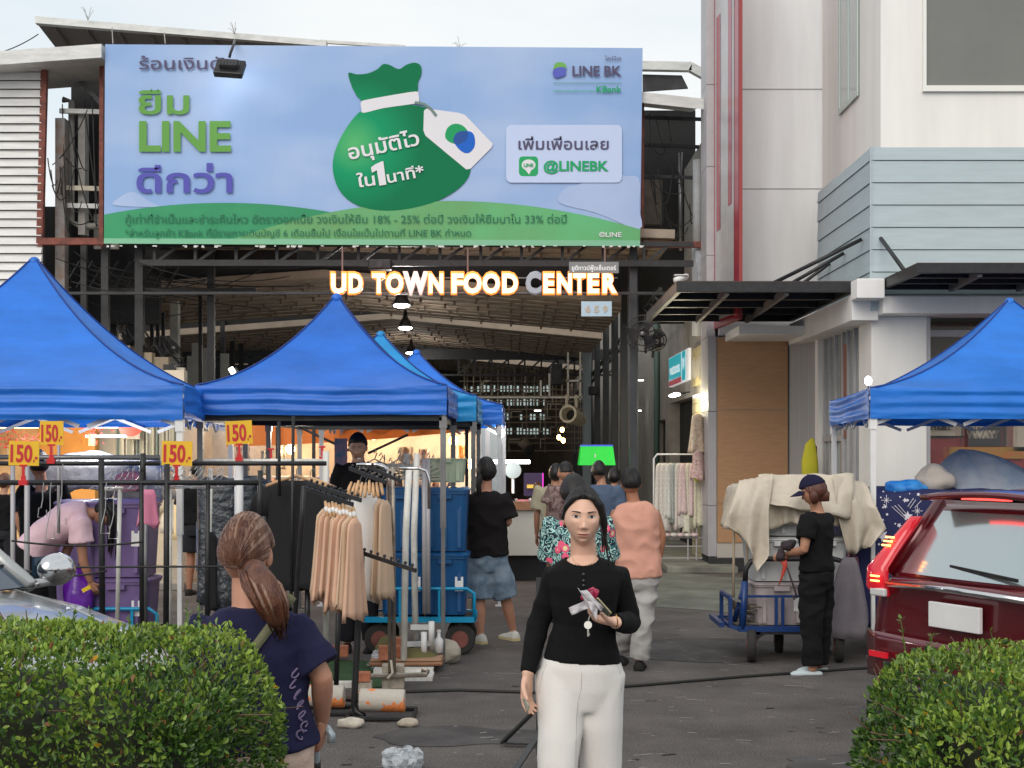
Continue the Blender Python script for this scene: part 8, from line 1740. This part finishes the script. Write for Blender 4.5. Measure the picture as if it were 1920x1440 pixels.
    r,b_,D,toW=person('person in a pale pink shirt bending down with long hair hanging',(X(75,Y),Y,0),(1,-.12,0),H=1.58,bw=1.02,depth=1.12,pose=pose,skin=S_M,hair=dict(m=Hbk,th=.012,low=-.09,locks=[]),
      top=dict(m=cloth('pale_pink_shirt',(.80,.56,.62)),inf=.02,hem=-.02,sleeve=.5,sw=1.4,flare=1.15,fold=.006,ww=1.2,hw=1.1),bot=dict(m=cloth('black_trousers',(.008,.008,.009)),w=1.15),shoe=dict(m=cloth('black_shoe',(.02,.02,.02)),f=(1,-.1,0)),voxel=.009,pitch=math.radians(62),hands=(dict(curl=.6),dict(curl=.6)))
    for i in range(16):
        a=random.Random(i); x0=198+a.uniform(-3,16); yy=Y-.10+a.uniform(0,.16); MB().tube([q(x0-4,948,yy),q(x0+5,968,yy),q(x0+6+a.uniform(-3,3),1005,yy),q(x0+4+a.uniform(-4,6),1030+a.uniform(-8,22),yy)],[.012,.018,.014,.002],6,flat=.6).build('hair_lock',Hbk,r,smooth=True)
    b=thing('purple_bag','glossy violet plastic bag held by the bending woman','bag',q(145,1135,Y-.1)); bm=MB(); rings=[]
    for v in range(10):
        t=v/9; c=q(143+4*t,1062+80*t,Y-.08); w_=.02+.10*math.sin(min(1,t*1.25)*math.pi/2); rings.append([c+V((w_*math.cos(a)*(1+.15*math.sin(4*a+t*5)),.6*w_*math.sin(a)*(1+.2*math.sin(3*a)),0)) for a in[2*math.pi*k/18 for k in range(18)]])
    bm.loft(rings).build('bag_body',mat('violet_plastic',(.12,.015,.32),.25,bump=.6,bscale=22,var=.2),b,smooth=True)
    # yellow tag in the hand
    o=thing('yellow_tag','small yellow clip in the bending woman\'s hand','clip',q(160,1105,Y-.2)); MB().box(q(162,1104,Y-.2),(.07,.012,.03),Matrix.Rotation(-.5,3,'Y')).build('clip_body',mat('yellow_plastic',(.7,.5,.02),.4),o)
others()
# ---------------------------------------------------------------- cars
def hull(st,c0,d,l,n=9):
    """st: (x, half width, z bottom, z top, crown) along the car; returns rings in world"""
    rings=[]
    for x,hw,zb,zt,cr in st:
        pts=[]
        prof=[(-.90,0),(-1.0,.18),(-1.02,.45),(-.99,.72),(-.93,.92),(-.80,1.0),(-.4,1+cr),(0,1+cr*1.3),(.4,1+cr),(.80,1.0),(.93,.92),(.99,.72),(1.02,.45),(1.0,.18),(.90,0)]
        for a,b in prof: pts.append(c0+d*x+l*(hw*a)+V((0,0,zb+(zt-zb)*b)))
        rings.append(pts)
    return rings
def wheel(par,c,ax,r,w,paint):
    u=ax.cross(V((0,0,1))).normalized(); n=32; z=V((0,0,1))
    t=MB().loft([[c+ax*s+(u*math.cos(2*math.pi*k/n)+z*math.sin(2*math.pi*k/n))*rr for k in range(n)] for s,rr in((-w/2,r*.66),(-w/2,r*.93),(-w*.36,r),(w*.36,r),(w/2,r*.93),(w/2,r*.66))]).build('tyre',M_rubber,par,smooth=True)
    m=MB().tube([c-ax*w*.3,c+ax*w*.46],r*.2,16)
    for k in range(5):
        a=2*math.pi*k/5; dd=u*math.cos(a)+z*math.sin(a); m.bar(c+ax*w*.4+dd*r*.1,c+ax*w*.42+dd*r*.66,.05,.03)
    m.build('rim',M_alu,t)
def grey_car():
    d=V((.8,-.6,0)); l=V((.6,.8,0)); c0=V((-1.72,5.0,.05))
    paint=mat('silver_car_paint',(.42,.43,.43),.28,metal=.55,coat=.6,var=.03,vscale=2)
    B=thing('parked_car','silver car with chrome mirror and blue tinted windscreen parked behind the left hedge','car',(c0.x-1.2,c0.y+1,0))
    st=[(.0,.70,.45,.74,.01),(-.06,.78,.33,.84,.02),(-.25,.84,.28,.93,.03),(-.7,.87,.27,.995,.035),(-1.15,.88,.26,1.03,.03),(-1.4,.88,.26,1.04,.0),(-2.4,.88,.26,1.04,0),(-3.6,.88,.26,1.05,0),(-4.2,.86,.3,1.02,0),(-4.4,.78,.4,.95,0)]
    MB().loft(hull(st,c0,d,l)).build('body',paint,B,smooth=True)
    w=lambda x,y,z:c0+d*x+l*y+V((0,0,z))
    # greenhouse
    A=[w(-1.12,-.74,1.05),w(-1.12,.74,1.05),w(-1.85,.60,1.50),w(-1.85,-.60,1.50)]; R_=[w(-3.7,-.74,1.05),w(-3.7,.74,1.05),w(-3.3,.6,1.50),w(-3.3,-.6,1.50)]
    gl=mat('windscreen_glass',(.03,.055,.09),.04,spec=1,metal=.3)  # blue reflection put into the base colour of the glass
    MB().grid(lambda u,v:A[0].lerp(A[1],u).lerp(A[3].lerp(A[2],u),v)+d*.10*math.sin(math.pi*u),14,8).build('windscreen',gl,B,smooth=True)
    MB().quad(A[1],R_[1],R_[2],A[2]).build('side_glass',gl,B); MB().quad(A[0],A[3],R_[3],R_[0]).build('side_glass',gl,B); MB().quad(R_[0],R_[3],R_[2],R_[1]).build('rear_glass',gl,B)
    MB().grid(lambda u,v:A[3].lerp(A[2],u).lerp(R_[3].lerp(R_[2],u),v)+V((0,0,.03*math.sin(math.pi*u)+.02))+d*.05*(1-v),10,8).build('roof',paint,B,smooth=True,solid=.03)
    for a,b in((A[0],A[3]),(A[1],A[2]),(R_[0],R_[3]),(R_[1],R_[2])): MB().tube([a,a.lerp(b,.5)+(b-a).cross(l).normalized()*-.01,b],[.035,.03,.032],8).build('pillar',paint,B,smooth=True)
    MB().tube([A[1]+l*.03,A[2]+l*.02,R_[2]+l*.02,R_[1]+l*.03],.016,6).build('window_trim',M_chrome,B,smooth=True)
    MB().grid(lambda u,v:w(-1.08-.1*v,-.76+1.52*u,1.045-.0*v),8,2).build('cowl',M_dark2,B)
    for a,b in(((-1.10,.05,1.075),(-1.22,.62,1.125)),((-1.10,-.55,1.075),(-1.22,.02,1.125))): 
        wp=MB(); wp.tube([w(*a),w(*a).lerp(w(*b),.5)+V((0,0,.012)),w(*b)],.010,6); wp.bar(w(b[0]-.02,b[1]-.28,b[2]),w(b[0]-.03,b[1]+.1,b[2]+.012),.008,.02); wp.build('wiper',M_blk,B)
    # mirrors
    for s in(1,-1):
        mc=w(-1.30,s*1.0,1.10); pts=[]
        dx=d; m=MB().ell(mc,(.065,.10,.078),24,16,Matrix.Rotation(math.atan2(d.y,d.x),3,'Z')); 
        mm=m.build('mirror',M_chrome,B,smooth=True); MB().tube([w(-1.28,s*.84,1.04),mc-V((0,0,.05))],.022,8).build('arm',paint,mm,smooth=True); MB().box(mc-d*.055,(.02,.18,.12),Matrix.Rotation(math.atan2(d.y,d.x),3,'Z')).build('mirror_glass',gl,mm)
    for s in(1,-1):
        for x in(-.85,-3.5): wheel(B,w(x,s*.80,.325),l*s,.375,.22,paint)
        MB().ell(w(-.06,s*.60,.70),(.12,.16,.08),16,10,Matrix.Rotation(math.atan2(d.y,d.x),3,'Z')).build('headlight',mat('headlight_glass',(.6,.62,.65),.1,spec=.8),B,smooth=True)
    MB().box(w(.0,0,.62),(.04,.9,.16),Matrix.Rotation(math.atan2(d.y,d.x),3,'Z')).build('grille',M_blk,B)
    for s in(-1,1): MB().tube([w(-.15,s*.52,.935),w(-.6,s*.58,1.005),w(-1.08,s*.63,1.045)],.004,5).build('bonnet_crease',paint,B,smooth=True)
grey_car()
def red_car():
    h=V((.91,.42,0)).normalized(); l=V((-.42,.91,0)).normalized(); c0=V((2.62,8.13,0))   # c0 = rear centre, h forward
    red=mat('red_car_paint',(.12,.010,.016),.25,metal=.3,coat=.8,var=.03); w=lambda x,y,z:c0+h*x+l*y+V((0,0,z))
    B=thing('passing_car','dark red hatchback with lit tail lights passing at the right, seen from behind','car',(c0.x+1.5,c0.y+.7,0))
    st=[(.02,.62,.34,.86,0),(.0,.74,.30,.90,0),(.06,.80,.26,.93,0),(.3,.83,.24,.97,0),(1.0,.84,.22,.96,0),(2.4,.84,.22,.94,0),(3.3,.82,.24,.90,0),(3.7,.72,.3,.78,0),(3.8,.55,.4,.68,0)]
    MB().loft(hull(st,c0,h,l)).build('body',red,B,smooth=True)
    A=[w(.10,-.72,.93),w(.10,.72,.93),w(.42,.60,1.40),w(.42,-.60,1.40)]; R_=[w(3.0,-.72,.93),w(3.0,.72,.93),w(2.1,.56,1.43),w(2.1,-.56,1.43)]
    gl=mat('rear_window_glass',(.45,.50,.51),.14,spec=1,metal=.75); gs=mat('side_window_glass',(.02,.02,.025),.05,spec=1)
    # tailgate frame and glass
    MB().grid(lambda u,v:A[0].lerp(A[1],u).lerp(A[3].lerp(A[2],u),v)-h*.05*math.sin(math.pi*u),14,8).build('tailgate',red,B,smooth=True,solid=.02)
    rg=MB().grid(lambda u,v:(lambda uu,vv:A[0].lerp(A[1],uu).lerp(A[3].lerp(A[2],uu),vv)-h*(.05*math.sin(math.pi*uu)+.018))(.08+.84*u,.05+.82*v),14,8).build('rear_window',gl,B,smooth=True)
    MB().bar(w(.06,-.42,.985)-h*.02,w(.12,.18,1.02)-h*.02,.012,.02).build('rear_wiper',M_blk,rg)
    MB().quad(A[0],A[3],R_[3],R_[0]).build('side_glass',gs,B); MB().quad(A[1],R_[1],R_[2],A[2]).build('side_glass',gs,B); MB().quad(R_[0],R_[3],R_[2],R_[1]).build('windscreen',gs,B)
    MB().grid(lambda u,v:A[3].lerp(A[2],u).lerp(R_[3].lerp(R_[2],u),v)+V((0,0,.035*math.sin(math.pi*u)+.03*math.sin(math.pi*v)+.01)),12,10).build('roof',red,B,smooth=True,solid=.03)
    MB().grid(lambda u,v:w(.34-.14*v,-.56+1.12*u,1.435-.015*v+.03*math.sin(math.pi*u)),12,4).build('spoiler',red,B,smooth=True,solid=.035)
    MB().bar(w(.21,-.2,1.43),w(.21,.2,1.43),.015,.02).build('brake_light',mat('tail_lit',(.6,.02,.02),.3,emit=(1,.06,.05),estr=2.2),B)
    for a,b in((A[0],A[3]),(A[1],A[2]),(R_[0],R_[3]),(R_[1],R_[2]),(w(1.5,-.72,.93),w(1.45,-.59,1.43))): MB().tube([a,b],.05,8,flat=.7).build('pillar',red,B,smooth=True)
    # tail lights climbing beside the window
    tl=mat('tail_red',(.45,.01,.02),.15,emit=(1,.02,.04),estr=.18,coat=.6); tl2=mat('tail_amber_lit',(1,.4,.1),.3,emit=(1,.35,.08),estr=5)
    for s in(-1,1):
        rings=[]
        for x,y,z,wd in((.02,.70,.80,.10),(-.015,.71,.86,.12),(-.01,.71,.98,.115),(.06,.68,1.08,.09),(.16,.655,1.20,.065),(.24,.635,1.30,.035)):
            c=w(x,s*y,z); rings.append([c+l*(wd*.75*math.cos(a))+h*(.05*math.sin(a)) for a in[2*math.pi*k/14 for k in range(14)]])
        t=MB().loft(rings).build('tail_light',tl,B,smooth=True)
        for z,x in((.90,-.07),(.93,-.07),(1.12,.02),(1.145,.035),(1.17,.05)): MB().bar(w(x+.01,s*.64,z),w(x+.01,s*.715,z),.011,.010).build('lamp_strip',tl2,t)
        MB().box(w(-.045,s*.66,.83),(.03,.14,.05),Matrix.Rotation(math.atan2(h.y,h.x),3,'Z')).build('reverse_lamp',mat('clear_lamp',(.6,.6,.6),.15),t,bevel=.01)
    MB().tube([w(-.035,-.60,.885),w(-.055,0,.90),w(-.035,.60,.885)],.020,8,flat=.6).build('chrome_garnish',M_chrome,B,smooth=True)
    MB().box(w(-.03,0,.74),(.03,.42,.15),Matrix.Rotation(math.atan2(h.y,h.x),3,'Z')).build('number_plate',M_white,B,bevel=.005)
    MB().grid(lambda u,v:w(-.07+.05*abs(u-.5)**2*4-.0*v,-.78+1.56*u,.30+.28*v),14,6).build('bumper',red,B,smooth=True,solid=.03)
    MB().box(w(-.085,0,.37),(.03,1.1,.09),Matrix.Rotation(math.atan2(h.y,h.x),3,'Z')).build('bumper_trim',M_dark2,B); 
    for s in(-1,1): MB().box(w(-.095,s*.6,.45),(.02,.16,.035),Matrix.Rotation(math.atan2(h.y,h.x),3,'Z')).build('reflector',tl,B)
    MB().tube([w(-.09,-.45,.27),w(.2,-.45,.27)],.03,10).build('exhaust',M_chrome,B,smooth=True)
    for s in(-1,1):
        for x in(.75,3.15): wheel(B,w(x,s*.76,.31),l*s,.31,.19,red)
    MB().bar(w(1.0,-.86,.84),w(1.18,-.86,.84),.03,.02).build('door_handle',M_chrome,B)
red_car()
# ---------------------------------------------------------------- hedges
def hedge(label,x0,x1,y0,y1,zt,n,rnd,seed,taper=0):
    H=thing('hedge',label,'hedge',((x0+x1)/2,(y0+y1)/2,0)); rng=np.random.default_rng(seed)
    # distance-field like rounded box, lumpy
    c=np.array([(x0+x1)/2,(y0+y1)/2,zt/2]); hs=np.array([(x1-x0)/2,(y1-y0)/2,zt/2])
    def surf(p):     # project random shell point to rounded box surface
        q=np.clip(p,-(hs-rnd),hs-rnd); dlt=p-q; ln=np.linalg.norm(dlt,axis=1)[:,None]+1e-9; nrm=dlt/ln; return q+nrm*rnd,nrm
    pts=[];nr=[]
    m=n*4; 
    p=rng.uniform(-1,1,(m,3))*hs; f=rng.integers(0,3,m); 
    area=np.array([hs[1]*hs[2],hs[0]*hs[2],hs[0]*hs[1]]); f=rng.choice(3,m,p=area/area.sum()); sg=np.where(rng.random(m)<.5,-1,1)
    p[np.arange(m),f]=sg*hs[f]
    keep=(p[:,1]<hs[1]*.95)|(f==2); keep&=~((f==2)&(sg<0))
    p=p[keep][:n*2]; s,nn=surf(p)
    vis=(s[:,2]>-hs[2]*.75); s=s[vis][:n];nn=nn[vis][:n]; k=len(s)
    HZ=np.array([noise.noise(V((a[0]*13+seed,a[1]*13,a[2]*13))) for a in s]); okk=(HZ>-.34)|(rng.random(k)<.18); s=s[okk];nn=nn[okk];k=len(s)
    lump=np.array([noise.noise(V((a[0]*3.2+seed,a[1]*3.2,a[2]*3.2))) +.5*noise.noise(V((a[0]*9+seed,a[1]*9,a[2]*9))) for a in s])
    depth=rng.exponential(.022,k); s=s+nn*(lump*.06-depth+.012)[:,None]+c; s[:,2]-=taper*np.clip((s[:,0]-(x1-.42))/.42,0,1)**2*np.clip(s[:,2]/zt,0,1)*.9 if taper>0 else -taper*np.clip(((x0+.42)-s[:,0])/.42,0,1)**2*.9
    # leaves: folded ellipse of 6 verts (two halves)
    L_=rng.uniform(.011,.024,k); Wd=L_*rng.uniform(.42,.58,k)
    dr=nn*rng.uniform(.1,.9,(k,1))+rng.normal(0,.55,(k,3))+np.array([0,0,.35]); dr/=np.linalg.norm(dr,axis=1)[:,None]
    rd=rng.normal(0,1,(k,3)); side=np.cross(dr,nn+rd*.5); side/=np.linalg.norm(side,axis=1)[:,None]; up=np.cross(side,dr)
    b=s; t=s+dr*L_[:,None]*1.0; m1=s+dr*(L_*.55)[:,None]
    fold=up*(Wd*.28)[:,None]
    v=np.stack([b,m1-side*(Wd*.5)[:,None]+fold,t-dr*(L_*.12)[:,None]-side*(Wd*.28)[:,None]+fold*.6,t,t-dr*(L_*.12)[:,None]+side*(Wd*.28)[:,None]+fold*.6,m1+side*(Wd*.5)[:,None]+fold],1)
    org=np.array([(x0+x1)/2,(y0+y1)/2,0]); v=v.reshape(-1,3)-org
    i=np.arange(k)*6; F1=np.stack([i,i+1,i+2,i+3],1); F2=np.stack([i,i+3,i+4,i+5],1); FF=np.concatenate([F1,F2])
    me=bpy.data.meshes.new('foliage'); me.vertices.add(len(v)); me.vertices.foreach_set('co',v.ravel()); me.loops.add(FF.size); me.loops.foreach_set('vertex_index',FF.ravel().astype(np.int32)); me.polygons.add(len(FF)); me.polygons.foreach_set('loop_start',(np.arange(len(FF))*4).astype(np.int32)); me.polygons.foreach_set('loop_total',np.full(len(FF),4,np.int32)); me.update()
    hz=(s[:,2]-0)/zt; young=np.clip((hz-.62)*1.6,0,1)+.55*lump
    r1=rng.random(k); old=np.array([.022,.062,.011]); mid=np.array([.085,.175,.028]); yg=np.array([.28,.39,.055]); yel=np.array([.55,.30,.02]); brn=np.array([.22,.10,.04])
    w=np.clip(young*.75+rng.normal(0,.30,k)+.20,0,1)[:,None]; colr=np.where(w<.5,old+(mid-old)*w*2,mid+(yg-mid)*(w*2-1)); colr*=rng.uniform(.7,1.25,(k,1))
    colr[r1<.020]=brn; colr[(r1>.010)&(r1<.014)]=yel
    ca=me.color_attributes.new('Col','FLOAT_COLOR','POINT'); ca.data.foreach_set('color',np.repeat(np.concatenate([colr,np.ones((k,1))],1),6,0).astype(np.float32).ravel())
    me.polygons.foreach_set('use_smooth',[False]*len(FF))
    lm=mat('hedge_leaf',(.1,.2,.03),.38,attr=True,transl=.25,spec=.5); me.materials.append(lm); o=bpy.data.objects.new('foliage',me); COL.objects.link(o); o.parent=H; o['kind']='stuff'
    # dark box added inside against see-through, for the shaded gaps; then twigs
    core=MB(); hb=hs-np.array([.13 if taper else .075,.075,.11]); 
    core.boxb(c[0]-hb[0],c[0]+hb[0],c[1]-hb[1],c[1]+hb[1],.12,c[2]+hb[2]); core.build('dark_core_filler',mat('hedge_core',(.018,.022,.010),.95,bump=1,bscale=40,var=.5,vscale=12),H,bevel=.05)
    tw=MB(); r=random.Random(seed); idx=rng.choice(k,260,replace=False)
    for q in idx:
        a=V(s[q])-V(nn[q])*.05; e=a+V(nn[q])*.075+V((r.uniform(-.08,.08),r.uniform(-.03,.03),r.uniform(-.04,.05))); tw.tube([a,a.lerp(e,.5)+V((r.uniform(-.02,.02),0,r.uniform(-.01,.02))),e],[.0028,.002,.0012],4)
    tw.build('twigs',mat('twig',(.13,.075,.045),.85,var=.3,vscale=20),H,kind='stuff')
    # shoots standing proud along the top
    sh=MB(); cl=[]
    for q in range(60):
        x=r.uniform(x0+.1,x1-.05); y=r.uniform(y0+.05,y1-.05); z=zt+.0; hgt=r.uniform(.02,.085); a=V((x,y,z-.03)); e=V((x+r.uniform(-.03,.03),y,z+hgt)); sh.tube([a,e],[.002,.001],3); 
        for g in range(int(4+hgt*90)):
            t=r.uniform(.35,1); p=a.lerp(e,t); dv=V((r.uniform(-1,1),r.uniform(-1,1),r.uniform(0,.9))).normalized(); l_=r.uniform(.012,.02); sd=dv.cross(V((0,0,1))).normalized()*l_*.28
            sh.add([p,p+dv*l_*.5-sd,p+dv*l_,p+dv*l_*.5+sd],[(0,1,2,3)])
    sh.build('young_shoots',mat('young_leaf',(.14,.24,.035),.4,transl=.3,var=.3,vscale=30),H,kind='stuff')
    MB().boxb(x0+.3,x1-.3,(y0+y1)/2-.06,(y0+y1)/2+.06,0,.3).build('stems',M_wood,H)
hedge('long clipped green hedge filling the lower left foreground',-3.0,-.655,2.98,3.88,1.225,88000,.15,1,taper=.12)
hedge('rounded clipped green hedge in the lower right corner',.885,2.7,2.95,3.80,1.185,66000,.22,5,taper=-.05)
